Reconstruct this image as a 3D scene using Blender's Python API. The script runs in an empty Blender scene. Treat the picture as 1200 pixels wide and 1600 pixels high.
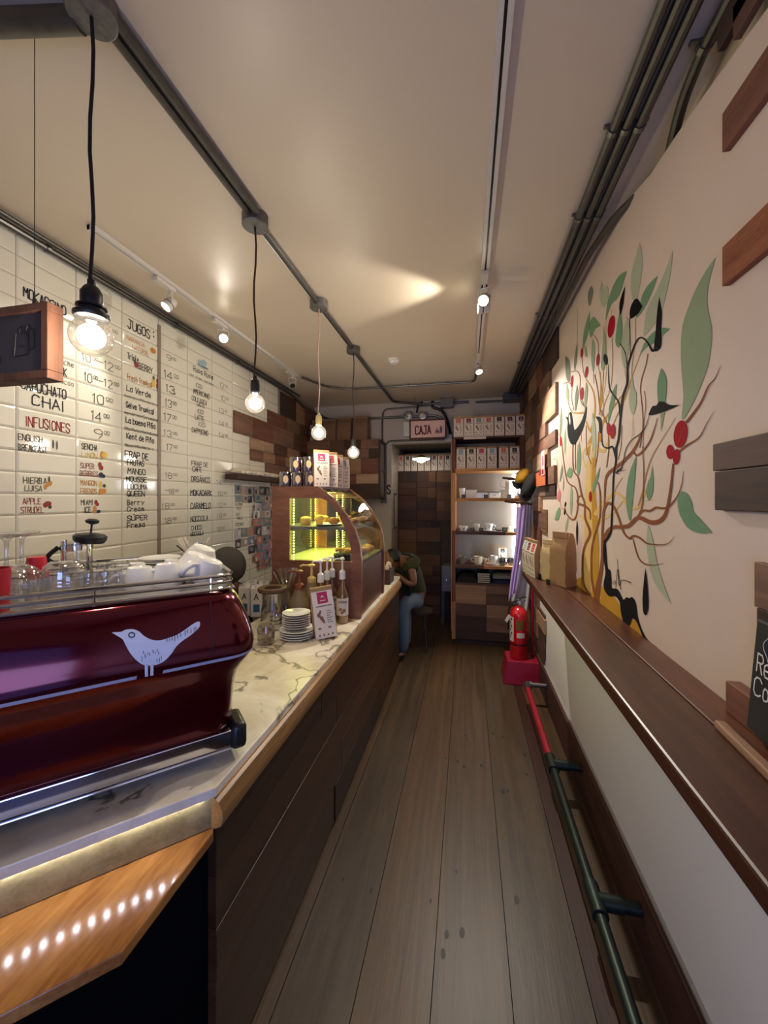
import bpy, math, random
from mathutils import Vector, Matrix
R = random.Random(7)
S = bpy.context.scene
COL = S.collection

# ------------------------------------------------------------------ camera, world, light, exposure
F, CX, CY, EYE = 605.0, 600.0, 780.0, 1.65
YAW = math.atan(130 / 605)
FW = Vector((-math.sin(YAW), math.cos(YAW), 0))
RT = Vector((math.cos(YAW), math.sin(YAW), 0))
UP = Vector((0, 0, 1))
EYEP = Vector((0, 0, EYE))
cam = bpy.data.cameras.new('camera')
cam.sensor_fit = 'HORIZONTAL'
cam.sensor_width = 36
cam.lens = 36 * F / 1200
cam.shift_y = -20 / 1200
cam.clip_start = 0.05
camo = bpy.data.objects.new('camera', cam)
COL.objects.link(camo)
camo.location = EYEP
camo.rotation_euler = (math.pi / 2, 0, YAW)
S.camera = camo

S.view_settings.view_transform = 'Standard'
S.view_settings.look = 'None'
S.view_settings.gamma = 1
S.view_settings.use_curve_mapping = False
S.view_settings.exposure = 0.45
S.cycles.use_denoising = True
S.cycles.max_bounces = 8
S.cycles.transparent_max_bounces = 24
S.cycles.sample_clamp_indirect = 4
S.cycles.caustics_reflective = False
S.cycles.caustics_refractive = False

W = bpy.data.worlds.new('dusk')
S.world = W
W.use_nodes = True
W.node_tree.nodes['Background'].inputs[0].default_value = (0.10, 0.20, 0.75, 1)
W.node_tree.nodes['Background'].inputs[1].default_value = 1.1


def lamp(name, kind, loc, power, color=(1, 1, 1), target=None, size=.05, size_y=None, spot=60, blend=.5, spread=None):
    d = bpy.data.lights.new(name, kind)
    d.energy = power
    d.color = color
    if kind == 'AREA':
        d.size = size
        if size_y:
            d.shape = 'RECTANGLE'
            d.size_y = size_y
        if spread:
            d.spread = math.radians(spread)
    else:
        d.shadow_soft_size = size
    if kind == 'SPOT':
        d.spot_size = math.radians(spot)
        d.spot_blend = blend
    o = bpy.data.objects.new(name, d)
    COL.objects.link(o)
    o.location = loc
    if target is not None:
        o.rotation_euler = (Vector(target) - Vector(loc)).to_track_quat('-Z', 'Y').to_euler()
    return o


WARM = (1.0, .86, .68)
NEUT = (1.0, .93, .82)
BULB_W = 9.5           # nearest globe bulb
SPOT_W = 28             # each track spot
# daylight coming in through the open shop front behind the camera
lamp('daylight', 'AREA', (.05, -.93, 1.25), 11, (.40, .52, 1.0), (.0, 3, .9), 1.0, .9)

# ------------------------------------------------------------------ pixel -> world helpers (1200 x 1600 frame)
def ray(px, py):
    return RT * ((px - CX) / F) + FW + UP * ((CY - py) / F)


def onX(px, py, x):
    d = ray(px, py)
    return EYEP + d * (x / d.x)


def onY(px, py, y):
    d = ray(px, py)
    return EYEP + d * (y / d.y)


def onZ(px, py, z):
    d = ray(px, py)
    return EYEP + d * ((z - EYE) / d.z)


NV = Vector((.70710678, -.70710678, 0))
UV = Vector((-.70710678, -.70710678, 0))


def onK(px, py, k):
    d = ray(px, py)
    return EYEP + d * (k / d.dot(NV))


# ------------------------------------------------------------------ materials
def lin(c):
    def f(v):
        v = v / 255
        return v / 12.92 if v <= .04045 else ((v + .055) / 1.055) ** 2.4
    return tuple(f(v) for v in c)


MATS = {}


def mat(name, rgb, rough=.5, metal=0., var=.08, scale=18., bump=0., coat=0., emit=0., ecol=None, spec=None, cior=1.5, trans=0.):
    if name in MATS:
        return MATS[name]
    m = bpy.data.materials.new(name)
    m.use_nodes = True
    nt = m.node_tree
    b = nt.nodes['Principled BSDF']
    c = lin(rgb)
    tc = nt.nodes.new('ShaderNodeTexCoord')
    n = nt.nodes.new('ShaderNodeTexNoise')
    n.inputs['Scale'].default_value = scale
    n.inputs['Detail'].default_value = 5
    nt.links.new(tc.outputs['Object'], n.inputs['Vector'])
    mx = nt.nodes.new('ShaderNodeMix')
    mx.data_type = 'RGBA'
    mx.inputs[6].default_value = tuple(max(0, v * (1 - var)) for v in c) + (1,)
    mx.inputs[7].default_value = tuple(min(1, v * (1 + var)) for v in c) + (1,)
    nt.links.new(n.outputs['Fac'], mx.inputs[0])
    nt.links.new(mx.outputs[2], b.inputs['Base Color'])
    b.inputs['Roughness'].default_value = rough
    b.inputs['Metallic'].default_value = metal
    if coat:
        b.inputs['Coat Weight'].default_value = coat
        b.inputs['Coat Roughness'].default_value = .08
        b.inputs['Coat IOR'].default_value = cior
    if spec is not None:
        b.inputs['Specular IOR Level'].default_value = spec
    if emit:
        e = lin(ecol or rgb)
        b.inputs['Emission Color'].default_value = e + (1,)
        b.inputs['Emission Strength'].default_value = emit
    if trans:
        b.inputs['Transmission Weight'].default_value = trans
    if bump:
        bp = nt.nodes.new('ShaderNodeBump')
        bp.inputs['Strength'].default_value = bump
        bp.inputs['Distance'].default_value = .01
        nt.links.new(n.outputs['Fac'], bp.inputs['Height'])
        nt.links.new(bp.outputs['Normal'], b.inputs['Normal'])
    MATS[name] = m
    return m


def wood(name, dark, light, axis='Y', rough=.68, across=16., along=1.3, bump=.15, coat=0.):
    if name in MATS:
        return MATS[name]
    m = bpy.data.materials.new(name)
    m.use_nodes = True
    nt = m.node_tree
    b = nt.nodes['Principled BSDF']
    tc = nt.nodes.new('ShaderNodeTexCoord')
    mp = nt.nodes.new('ShaderNodeMapping')
    sc = {'X': (along, across, across), 'Y': (across, along, across), 'Z': (across, across, along)}[axis]
    mp.inputs['Scale'].default_value = sc
    nt.links.new(tc.outputs['Object'], mp.inputs['Vector'])
    n = nt.nodes.new('ShaderNodeTexNoise')
    n.inputs['Scale'].default_value = 1.0
    n.inputs['Detail'].default_value = 7
    n.inputs['Distortion'].default_value = .7
    nt.links.new(mp.outputs['Vector'], n.inputs['Vector'])
    n2 = nt.nodes.new('ShaderNodeTexNoise')
    n2.inputs['Scale'].default_value = 7.0
    n2.inputs['Detail'].default_value = 4
    nt.links.new(mp.outputs['Vector'], n2.inputs['Vector'])
    ad = nt.nodes.new('ShaderNodeMath')
    ad.operation = 'MULTIPLY_ADD'
    ad.inputs[1].default_value = .35
    nt.links.new(n2.outputs['Fac'], ad.inputs[0])
    sb = nt.nodes.new('ShaderNodeMath')
    sb.operation = 'MULTIPLY'
    sb.inputs[1].default_value = .65
    nt.links.new(n.outputs['Fac'], sb.inputs[0])
    nt.links.new(sb.outputs[0], ad.inputs[2])
    rp = nt.nodes.new('ShaderNodeValToRGB')
    rp.color_ramp.elements[0].position = .33
    rp.color_ramp.elements[0].color = lin(dark) + (1,)
    rp.color_ramp.elements[1].position = .66
    rp.color_ramp.elements[1].color = lin(light) + (1,)
    nt.links.new(ad.outputs[0], rp.inputs['Fac'])
    nt.links.new(rp.outputs['Color'], b.inputs['Base Color'])
    b.inputs['Roughness'].default_value = rough
    if coat:
        b.inputs['Coat Weight'].default_value = coat
        b.inputs['Coat Roughness'].default_value = .12
    bp = nt.nodes.new('ShaderNodeBump')
    bp.inputs['Strength'].default_value = bump
    bp.inputs['Distance'].default_value = .004
    nt.links.new(ad.outputs[0], bp.inputs['Height'])
    nt.links.new(bp.outputs['Normal'], b.inputs['Normal'])
    MATS[name] = m
    return m


def glass(name, tint=(1, 1, 1), refl=.12, rough=.02, milk=0., mcol=(1, 1, 1), glowing=0.):
    if name in MATS:
        return MATS[name]
    m = bpy.data.materials.new(name)
    m.use_nodes = True
    nt = m.node_tree
    nt.nodes.remove(nt.nodes['Principled BSDF'])
    out = nt.nodes['Material Output']
    t = nt.nodes.new('ShaderNodeBsdfTransparent')
    t.inputs[0].default_value = tint + (1,)
    g = nt.nodes.new('ShaderNodeBsdfGlossy')
    g.inputs['Roughness'].default_value = rough
    lw = nt.nodes.new('ShaderNodeLayerWeight')
    lw.inputs['Blend'].default_value = .35
    nz = nt.nodes.new('ShaderNodeTexNoise')
    nz.inputs['Scale'].default_value = 9
    mr = nt.nodes.new('ShaderNodeMath')
    mr.operation = 'MULTIPLY_ADD'
    mr.inputs[1].default_value = .75
    mr.inputs[2].default_value = refl
    nt.links.new(lw.outputs['Facing'], mr.inputs[0])
    pw = nt.nodes.new('ShaderNodeMath')
    pw.operation = 'MULTIPLY'
    nt.links.new(mr.outputs[0], pw.inputs[0])
    ad = nt.nodes.new('ShaderNodeMath')
    ad.operation = 'MULTIPLY_ADD'
    ad.inputs[1].default_value = .2
    ad.inputs[2].default_value = .9
    nt.links.new(nz.outputs['Fac'], ad.inputs[0])
    nt.links.new(ad.outputs[0], pw.inputs[1])
    mx = nt.nodes.new('ShaderNodeMixShader')
    nt.links.new(pw.outputs[0], mx.inputs[0])
    nt.links.new(t.outputs[0], mx.inputs[1])
    nt.links.new(g.outputs[0], mx.inputs[2])
    last = mx
    if milk:
        d = nt.nodes.new('ShaderNodeBsdfDiffuse')
        d.inputs[0].default_value = lin(mcol) + (1,)
        m2 = nt.nodes.new('ShaderNodeMixShader')
        m2.inputs[0].default_value = milk
        nt.links.new(mx.outputs[0], m2.inputs[1])
        nt.links.new(d.outputs[0], m2.inputs[2])
        last = m2
    if glowing:                     # the envelope of a lit lamp
        e = nt.nodes.new('ShaderNodeEmission')
        e.inputs[0].default_value = (1, .88, .7, 1)
        e.inputs[1].default_value = glowing
        sm = nt.nodes.new('ShaderNodeAddShader')
        nt.links.new(last.outputs[0], sm.inputs[0])
        nt.links.new(e.outputs[0], sm.inputs[1])
        last = sm
    nt.links.new(last.outputs[0], out.inputs['Surface'])
    MATS[name] = m
    return m


def glow(name, rgb, strength):
    if name in MATS:
        return MATS[name]
    m = bpy.data.materials.new(name)
    m.use_nodes = True
    nt = m.node_tree
    nt.nodes.remove(nt.nodes['Principled BSDF'])
    e = nt.nodes.new('ShaderNodeEmission')
    e.inputs[0].default_value = lin(rgb) + (1,)
    e.inputs[1].default_value = strength
    nt.links.new(e.outputs[0], nt.nodes['Material Output'].inputs['Surface'])
    MATS[name] = m
    return m


def marble(name):
    m = bpy.data.materials.new(name)
    m.use_nodes = True
    nt = m.node_tree
    b = nt.nodes['Principled BSDF']
    tc = nt.nodes.new('ShaderNodeTexCoord')
    n = nt.nodes.new('ShaderNodeTexNoise')
    n.inputs['Scale'].default_value = 3.2
    n.inputs['Detail'].default_value = 8
    n.inputs['Roughness'].default_value = .65
    n.inputs['Distortion'].default_value = 1.2
    nt.links.new(tc.outputs['Object'], n.inputs['Vector'])
    r1 = nt.nodes.new('ShaderNodeValToRGB')
    r1.color_ramp.elements[0].position = .3
    r1.color_ramp.elements[0].color = lin((206, 188, 156)) + (1,)
    r1.color_ramp.elements[1].position = .62
    r1.color_ramp.elements[1].color = lin((240, 230, 208)) + (1,)
    nt.links.new(n.outputs['Fac'], r1.inputs['Fac'])
    wv = nt.nodes.new('ShaderNodeTexNoise')
    wv.inputs['Scale'].default_value = 2.1
    wv.inputs['Detail'].default_value = 5
    wv.inputs['Distortion'].default_value = .4
    nt.links.new(tc.outputs['Object'], wv.inputs['Vector'])
    sb = nt.nodes.new('ShaderNodeMath')
    sb.operation = 'SUBTRACT'
    sb.inputs[1].default_value = .5
    nt.links.new(wv.outputs['Fac'], sb.inputs[0])
    ab = nt.nodes.new('ShaderNodeMath')
    ab.operation = 'ABSOLUTE'
    nt.links.new(sb.outputs[0], ab.inputs[0])
    r2 = nt.nodes.new('ShaderNodeValToRGB')
    r2.color_ramp.elements[0].position = .0
    r2.color_ramp.elements[0].color = lin((88, 74, 58)) + (1,)
    r2.color_ramp.elements[1].position = .012
    r2.color_ramp.elements[1].color = (1, 1, 1, 1)
    nt.links.new(ab.outputs[0], r2.inputs['Fac'])
    mx = nt.nodes.new('ShaderNodeMix')
    mx.data_type = 'RGBA'
    mx.blend_type = 'MULTIPLY'
    mx.inputs[0].default_value = .85
    nt.links.new(r1.outputs['Color'], mx.inputs[6])
    nt.links.new(r2.outputs['Color'], mx.inputs[7])
    nt.links.new(mx.outputs[2], b.inputs['Base Color'])
    b.inputs['Roughness'].default_value = .28
    MATS[name] = m
    return m


# ------------------------------------------------------------------ mesh building
class MB:
    def __init__(s):
        s.v, s.f, s.m = [], [], []

    def add(s, vs, fs, mi=0):
        o = len(s.v)
        s.v += [tuple(p) for p in vs]
        for f in fs:
            s.f.append([i + o for i in f])
            s.m.append(mi)
        return s

    def box(s, x0, x1, y0, y1, z0, z1, mi=0):
        x0, x1 = min(x0, x1), max(x0, x1)
        y0, y1 = min(y0, y1), max(y0, y1)
        z0, z1 = min(z0, z1), max(z0, z1)
        vs = [(x0, y0, z0), (x1, y0, z0), (x1, y1, z0), (x0, y1, z0), (x0, y0, z1), (x1, y0, z1), (x1, y1, z1), (x0, y1, z1)]
        return s.add(vs, [(3, 2, 1, 0), (4, 5, 6, 7), (0, 1, 5, 4), (1, 2, 6, 5), (2, 3, 7, 6), (3, 0, 4, 7)], mi)

    def obox(s, o, a, b, c, mi=0):
        """box from corner o with edge vectors a, b, c"""
        o, a, b, c = Vector(o), Vector(a), Vector(b), Vector(c)
        if a.cross(b).dot(c) < 0:
            a, b = b, a
        vs = [o, o + a, o + a + b, o + b, o + c, o + a + c, o + a + b + c, o + b + c]
        return s.add(vs, [(3, 2, 1, 0), (4, 5, 6, 7), (0, 1, 5, 4), (1, 2, 6, 5), (2, 3, 7, 6), (3, 0, 4, 7)], mi)

    def prism(s, poly, d, mi=0):
        """closed solid: polygon (3-D points) swept by vector d"""
        poly = [Vector(p) for p in poly]
        d = Vector(d)
        n = len(poly)
        nrm = Vector((0, 0, 0))
        for i in range(n):
            nrm += (poly[i] - poly[0]).cross(poly[(i + 1) % n] - poly[0])
        if nrm.dot(d) < 0:
            poly.reverse()
        fs = [list(range(n))[::-1], list(range(n, 2 * n))]
        fs += [(i, (i + 1) % n, n + (i + 1) % n, n + i) for i in range(n)]
        return s.add(poly + [p + d for p in poly], fs, mi)

    def tube(s, path, r, n=10, mi=0, cap=True):
        path = [Vector(p) for p in path]
        k = len(path)
        rs = r if isinstance(r, (list, tuple)) else [r] * k
        t0 = (path[1] - path[0]).normalized()
        ref = Vector((0, 0, 1)) if abs(t0.z) < .9 else Vector((1, 0, 0))
        a = t0.cross(ref).normalized()
        vs = []
        for i, p in enumerate(path):
            if i == 0:
                t = t0
            elif i == k - 1:
                t = (path[i] - path[i - 1]).normalized()
            else:
                t = ((path[i + 1] - p).normalized() + (p - path[i - 1]).normalized())
                t = t.normalized() if t.length > 1e-6 else t0
            a = (a - t * a.dot(t))
            a = a.normalized() if a.length > 1e-6 else t.orthogonal().normalized()
            b = t.cross(a)
            for j in range(n):
                an = 2 * math.pi * j / n
                vs.append(p + (a * math.cos(an) + b * math.sin(an)) * rs[i])
        fs = []
        for i in range(k - 1):
            for j in range(n):
                fs.append((i * n + j, i * n + (j + 1) % n, (i + 1) * n + (j + 1) % n, (i + 1) * n + j))
        if cap:
            fs.append(list(range(n))[::-1])
            fs.append([(k - 1) * n + j for j in range(n)])
        return s.add(vs, fs, mi)

    def lathe(s, prof, c=(0, 0, 0), n=24, mi=0, axis=None, sx=1., sy=1.):
        """profile [(r, z)] turned round the z axis (or the given axis) through c"""
        c = Vector(c)
        M = Matrix.Identity(3)
        if axis is not None:
            M = Vector((0, 0, 1)).rotation_difference(Vector(axis)).to_matrix()
        vs, rows = [], []
        for r, z in prof:
            if r < 1e-6:
                rows.append([len(vs)])
                vs.append(c + M @ Vector((0, 0, z)))
            else:
                rows.append(list(range(len(vs), len(vs) + n)))
                for j in range(n):
                    an = 2 * math.pi * j / n
                    vs.append(c + M @ Vector((r * math.cos(an) * sx, r * math.sin(an) * sy, z)))
        fs = []
        for a, b in zip(rows[:-1], rows[1:]):
            if len(a) == 1 and len(b) == 1:
                continue
            for j in range(n):
                j2 = (j + 1) % n
                if len(a) == 1:
                    fs.append((a[0], b[j2], b[j]))
                elif len(b) == 1:
                    fs.append((a[j], a[j2], b[0]))
                else:
                    fs.append((a[j], a[j2], b[j2], b[j]))
        return s.add(vs, fs, mi)

    def ball(s, c, rx, ry=None, rz=None, n=14, mi=0, squish=0.):
        ry = ry or rx
        rz = rz or rx
        k = n // 2
        vs, fs = [], []
        c = Vector(c)
        for i in range(k + 1):
            th = math.pi * i / k
            for j in range(n):
                ph = 2 * math.pi * j / n
                q = 1 + (squish * (R.random() - .5) if squish else 0)
                vs.append(c + Vector((rx * math.sin(th) * math.cos(ph) * q, ry * math.sin(th) * math.sin(ph) * q, rz * math.cos(th))))
        for i in range(k):
            for j in range(n):
                fs.append((i * n + j, (i + 1) * n + j, (i + 1) * n + (j + 1) % n, i * n + (j + 1) % n))
        return s.add(vs, fs, mi)

    def flat(s, poly, mi=0):
        return s.add(poly, [list(range(len(poly)))], mi)

    def move(s, M):
        s.v = [tuple(M @ Vector(p)) for p in s.v]
        return s

    def build(s, name, mats, parent=None, smooth=True, bevel=0., local=False, angle=35):
        me = bpy.data.meshes.new(name)
        vs = s.v
        off = Vector((0, 0, 0))
        if parent is not None and not local:
            q = parent
            while q is not None:
                off += q.location
                q = q.parent
        me.from_pydata([tuple(Vector(p) - off) for p in vs], [], s.f)
        if not isinstance(mats, (list, tuple)):
            mats = [mats]
        for m in mats:
            me.materials.append(m)
        me.polygons.foreach_set('material_index', s.m)
        me.polygons.foreach_set('use_smooth', [smooth] * len(s.f))
        me.update()
        if smooth:
            me.set_sharp_from_angle(angle=math.radians(angle))
        o = bpy.data.objects.new(name, me)
        COL.objects.link(o)
        if parent is not None:
            o.parent = parent
        if bevel:
            b = o.modifiers.new('bevel', 'BEVEL')
            b.width = bevel
            b.segments = 2
            b.limit_method = 'ANGLE'
            b.angle_limit = math.radians(40)
        return o


def thing(name, label, cat, loc=(0, 0, 0), rotz=0., group=None):
    o = bpy.data.objects.new(name, None)
    COL.objects.link(o)
    o.empty_display_size = .05
    o.location = loc
    o.rotation_euler = (0, 0, rotz)
    return tag(o, label, cat, group)


def tag(o, label, cat, group=None):
    o['label'] = label
    o['category'] = cat
    if group:
        o['group'] = group
    return o


def struct(o):
    o['kind'] = 'structure'
    return o


def dup(root, loc, rotz=0., label=None, group=None, scale=None):
    r = root.copy()
    COL.objects.link(r)
    r.location = loc
    r.rotation_euler = (0, 0, rotz)
    if scale:
        r.scale = scale
    if label:
        r['label'] = label
    if group:
        r['group'] = group
    for ch in list(root.children):
        c = ch.copy()
        COL.objects.link(c)
        c.parent = r
        for g in ch.children:
            d = g.copy()
            COL.objects.link(d)
            d.parent = c
    return r


def spline(pts, closed=False, sub=6):
    n = len(pts)
    out = []
    rng = range(n) if closed else range(n - 1)
    for i in rng:
        p0 = pts[(i - 1) % n] if closed or i > 0 else pts[0]
        p1 = pts[i]
        p2 = pts[(i + 1) % n]
        p3 = pts[(i + 2) % n] if closed or i + 2 < n else pts[-1]
        for k in range(sub):
            t = k / sub
            out.append(tuple(.5 * ((2 * b) + (-a + c) * t + (2 * a - 5 * b + 4 * c - d) * t * t + (-a + 3 * b - 3 * c + d) * t ** 3)
                             for a, b, c, d in zip(p0, p1, p2, p3)))
    if not closed:
        out.append(tuple(pts[-1]))
    return out


# ------------------------------------------------------------------ handwriting
GL = {'A': '002640|1232', 'B': '00062635342303|2332312000', 'C': '4536160501103041', 'D': '00062644422000', 'E': '40000646|0333',
      'F': '000646|0333', 'G': '45361605011030414323', 'H': '0006|4046|0343', 'I': '2026', 'J': '0110203136|1646', 'K': '0006|460340',
      'L': '060040', 'M': '0006234640', 'N': '00064046', 'O': '160501103041453616', 'P': '00063645443303', 'Q': '160501103041453616|2240',
      'R': '00063645443303|2340', 'S': '45361605044241301001', 'T': '0646|2620', 'U': '060110304146', 'V': '062046', 'W': '0610233046',
      'X': '0046|0640', 'Y': '062346|2320', 'Z': '06460040', 'a': '341403011030|3430', 'b': '06003041433404', 'c': '341403011030',
      'd': '36301001031434', 'e': '023233241403011030', 'f': '36261510|0434', 'g': '341403011030|3430', 'h': '0600|03243330',
      'i': '1014|1516', 'k': '0600|340230', 'l': '1610', 'm': '0004|03142320|23344340', 'n': '0004|03243330', 'o': '140301102031332414',
      'p': '00042433322101', 'r': '0004|031434', 's': '34140332311000', 't': '16112030|0434', 'u': '04011030|3430', 'v': '042044',
      'y': '0421|4410', 'z': '04340030', '0': '160501103041453616', '1': '152620', '2': '05163645440040', '3': '05163645443323|334241301001',
      '4': '360242|3630', '5': '460603334241301001', '6': '3615020110304142331302', '7': '064610', '8': '13040516364544331302011030414233',
      '9': '4433130405163645444220', '.': '1011', ':': '1112|1415', '-': '0343', '+': '0343|2125', '/': '0046'}
ACC = {'Á': 'A', 'É': 'E', 'Í': 'I', 'Ó': 'O', 'Ú': 'U', 'Ñ': 'N', 'ñ': 'n'}


def glyph(ch):
    extra = []
    base = ch
    if ch in ACC:
        base = ACC[ch]
        extra = [[(1, 7), (2, 8), (3, 7), (4, 8)]] if ch in 'Ññ' else [[(2, 7), (3, 8.2)]]
        if ch == 'ñ':
            extra = [[(0, 5.2), (1, 6), (2, 5.2), (3, 6)]]
    st = []
    for part in GL.get(base, '').split('|'):
        pts = [(int(part[i]), int(part[i + 1])) for i in range(0, len(part) - 1, 2)]
        if len(pts) > 1:
            st.append(pts)
    return st + extra


def write(mb, s, o, u, v, width, height, weight=.08, mi=0, jit=.25):
    """marker lettering: text s from corner o, running along u, up along v"""
    o, u, v = Vector(o), Vector(u), Vector(v)
    adv = [2.6 if c in 'Iil1.: ' else 5.2 for c in s]
    tot = sum(adv) - 1.2
    kx, ky = width / tot, height / 6
    w = height * weight
    x = 0
    for c, a in zip(s, adv):
        sx = -1.5 if c in 'Iil1.:' else 0
        for st in glyph(c):
            pts = [((x + sx + px + R.uniform(-jit, jit)) * kx, (py + R.uniform(-jit, jit)) * ky) for px, py in st]
            for (ax, ay), (bx, by) in zip(pts[:-1], pts[1:]):
                dx, dy = bx - ax, by - ay
                L = math.hypot(dx, dy) or 1e-6
                ex, ey = dx / L * w * .4, dy / L * w * .4
                nx, ny = -dy / L * w / 2, dx / L * w / 2
                q = [(ax - ex + nx, ay - ey + ny), (bx + ex + nx, by + ey + ny), (bx + ex - nx, by + ey - ny), (ax - ex - nx, ay - ey - ny)]
                P = [o + u * a_ + v * b_ for a_, b_ in q]
                mb.flat(P[::-1], mi)
        x += a


# ------------------------------------------------------------------ shared materials
M_steel = mat('galvanised_steel', (120, 118, 114), .38, .9, .25, 25, .05)
M_dsteel = mat('weathered_conduit', (96, 93, 89), .42, .85, .3, 30, .05)
M_chrome = mat('chrome', (225, 225, 228), .08, 1., .03)
M_black = mat('black_plastic', (18, 18, 19), .4, 0, .15)
M_dark = mat('near_black_cloth', (20, 19, 20), .85, 0, .2, 60, .1)
M_white = mat('white_enamel', (236, 233, 226), .3, 0, .03)
M_cer = mat('white_glazed_ceramic', (238, 235, 226), .15, 0, .02, coat=.4)
M_glass = glass('clear_glass', (.97, .97, .97), .2, .04)
M_pane = glass('flat_pane', (.97, .98, .97), .04)
M_paper = mat('white_label_paper', (226, 216, 198), .7, 0, .05)
M_kraft = mat('brown_kraft_paper', (176, 136, 92), .75, 0, .12, 20, .25)
M_ink = mat('dark_ink', (58, 44, 36), .7)
M_inkb = mat('black_marker', (20, 18, 18), .5)
W1 = wood('wood_walnut', (70, 47, 38), (106, 75, 60))
W2 = wood('wood_brown', (98, 69, 54), (140, 103, 82))
W3 = wood('wood_honey', (134, 98, 72), (170, 132, 100))
W4 = wood('wood_dark', (48, 30, 22), (74, 50, 38))
W5 = wood('wood_red', (94, 55, 41), (130, 83, 63))
W6 = wood('wood_pale', (150, 120, 94), (184, 152, 122))
WS = [W1, W2, W3, W4, W5, W6]
WX = [wood('plank_walnut', (70, 47, 38), (106, 75, 60), 'X'), wood('plank_brown', (98, 69, 54), (140, 103, 82), 'X'),
      wood('plank_honey', (134, 98, 72), (170, 132, 100), 'X'), wood('plank_dark', (48, 30, 22), (74, 50, 38), 'X'),
      wood('plank_red', (94, 55, 41), (130, 83, 63), 'X'), wood('plank_pale', (150, 120, 94), (184, 152, 122), 'X')]
WD = [wood('shaded_plank_walnut', (43, 24, 17), (66, 39, 26), 'X'), wood('shaded_plank_brown', (61, 36, 24), (87, 54, 36), 'X'),  # darker copies of the planks above; the passage's shade is put into the colour
      wood('shaded_plank_honey', (84, 51, 31), (105, 69, 44), 'X'), wood('shaded_plank_dark', (27, 17, 12), (43, 28, 19), 'X'),
      wood('shaded_plank_red', (58, 29, 18), (81, 43, 28), 'X'), wood('shaded_plank_pale', (93, 62, 42), (115, 79, 54), 'X')]
WZ = [wood('post_walnut', (70, 38, 22), (112, 66, 40), 'Z'), wood('post_honey', (150, 96, 54), (196, 140, 84), 'Z')]

# ================================================================== SETTING
XL, XR, YB, YF, ZC = -2.03, .64, 4.95, -.85, 2.9

# floor: long boards laid along the room
FLM = [wood('floor_board_worn', (59, 43, 28), (94, 71, 47), 'Y', .42, 22, 1.0, .2), wood('floor_board_grey', (56, 42, 28), (86, 68, 47), 'Y', .42, 20, 1.2, .2),
       wood('floor_board_warm', (65, 45, 27), (99, 72, 45), 'Y', .42, 24, .9, .2), wood('floor_board_red', (47, 22, 16), (68, 35, 25), 'Y', .45, 18, 1.0, .2),
       mat('floor_stain', (32, 25, 19), .5, 0, .2), mat('floor_gap', (10, 7, 5), .9)]
fl = MB()
fl.box(-2.1, .8, -.95, 6.2, -.06, -.012, 5)
edges = [-2.1, -1.86, -1.61, -1.36, -1.11, -.86, -.61, -.362, -.115, .144, .40, .47, .66, .8]
for i, (a, b) in enumerate(zip(edges[:-1], edges[1:])):
    fl.box(a + .0015, b - .0015, -.95, 6.2, -.03, 0, 3 if abs(a - .40) < 1e-6 else (i * 7 + 1) % 3)
for px, py in [(727, 1149), (729, 1155), (770, 1146), (784, 1152), (786, 1152), (715, 1190), (725, 1198), (752, 1196), (713, 1362), (673, 1408), (722, 1457), (580, 1392),
               (536, 1374), (505, 1378), (460, 1390), (786, 1237), (794, 1236), (820, 1180), (823, 1210), (807, 1406), (698, 1460), (692, 1490), (697, 1185)]:
    p = onZ(px, py, 0)
    if -.6 < p.x < .38:
        rr = R.uniform(.005, .011)
        fl.flat([(p.x + rr * math.cos(t) * R.uniform(.8, 1.1), p.y + rr * 1.8 * math.sin(t), .0006) for t in [i * math.pi / 5 for i in range(10)]], 4)
struct(fl.build('floor', FLM, smooth=False))

# ceiling
mc = mat('ceiling_paint', (212, 196, 172), .36, 0, .02, 3, .01, spec=.35)
struct(MB().box(XL - .1, .9, YF - .1, YB + .02, ZC, ZC + .08).build('ceiling', mc))

# left wall: bevelled white tiles
M_tile = mat('white_wall_tile', (234, 228, 208), .09, 0, .015, 4, .0, spec=.55)
M_grout = mat('tile_grout', (150, 138, 122), .8)
wl = MB()
wl.box(XL - .12, XL, YF - .1, YB + .1, 0, ZC + .02, 1)
TY0, TW, TZ0, TH = 1.385, .28, 1.676, .1
ny0, ny1 = -8, 9
for k in range(ny0, ny1):
    for r in range(-9, 13):
        a, b = TY0 + k * TW + .0015, TY0 + (k + 1) * TW - .0015
        c, d = TZ0 + r * TH + .0012, min(TZ0 + (r + 1) * TH - .0012, ZC)
        if d - c < .03 or a < YF:
            continue
        e = .009
        t = [R.uniform(-.0006, .0006) for _ in range(3)]
        x0, x1 = XL + .0005, XL + .0045
        vs = [(x0, a, c), (x0, b, c), (x0, b, d), (x0, a, d),
              (x1 + t[0], a + e, c + e), (x1 + t[1], b - e, c + e), (x1 + t[1] + t[2], b - e, d - e), (x1 + t[0] + t[2], a + e, d - e)]
        wl.add(vs, [(4, 5, 6, 7), (0, 1, 5, 4), (1, 2, 6, 5), (2, 3, 7, 6), (3, 0, 4, 7)], 0)
wall_left = struct(wl.build('wall_left', [M_tile, M_grout], smooth=False))

# greyish strip running down a tile joint
y_strip = onX(249, 640, XL + .01).y
struct(MB().box(XL, XL + .012, y_strip - .011, y_strip + .011, .9, 2.82).build('trim_1', mat('greyish_joint_strip', (150, 136, 124), .4, 0, .25, 8)))

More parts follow.
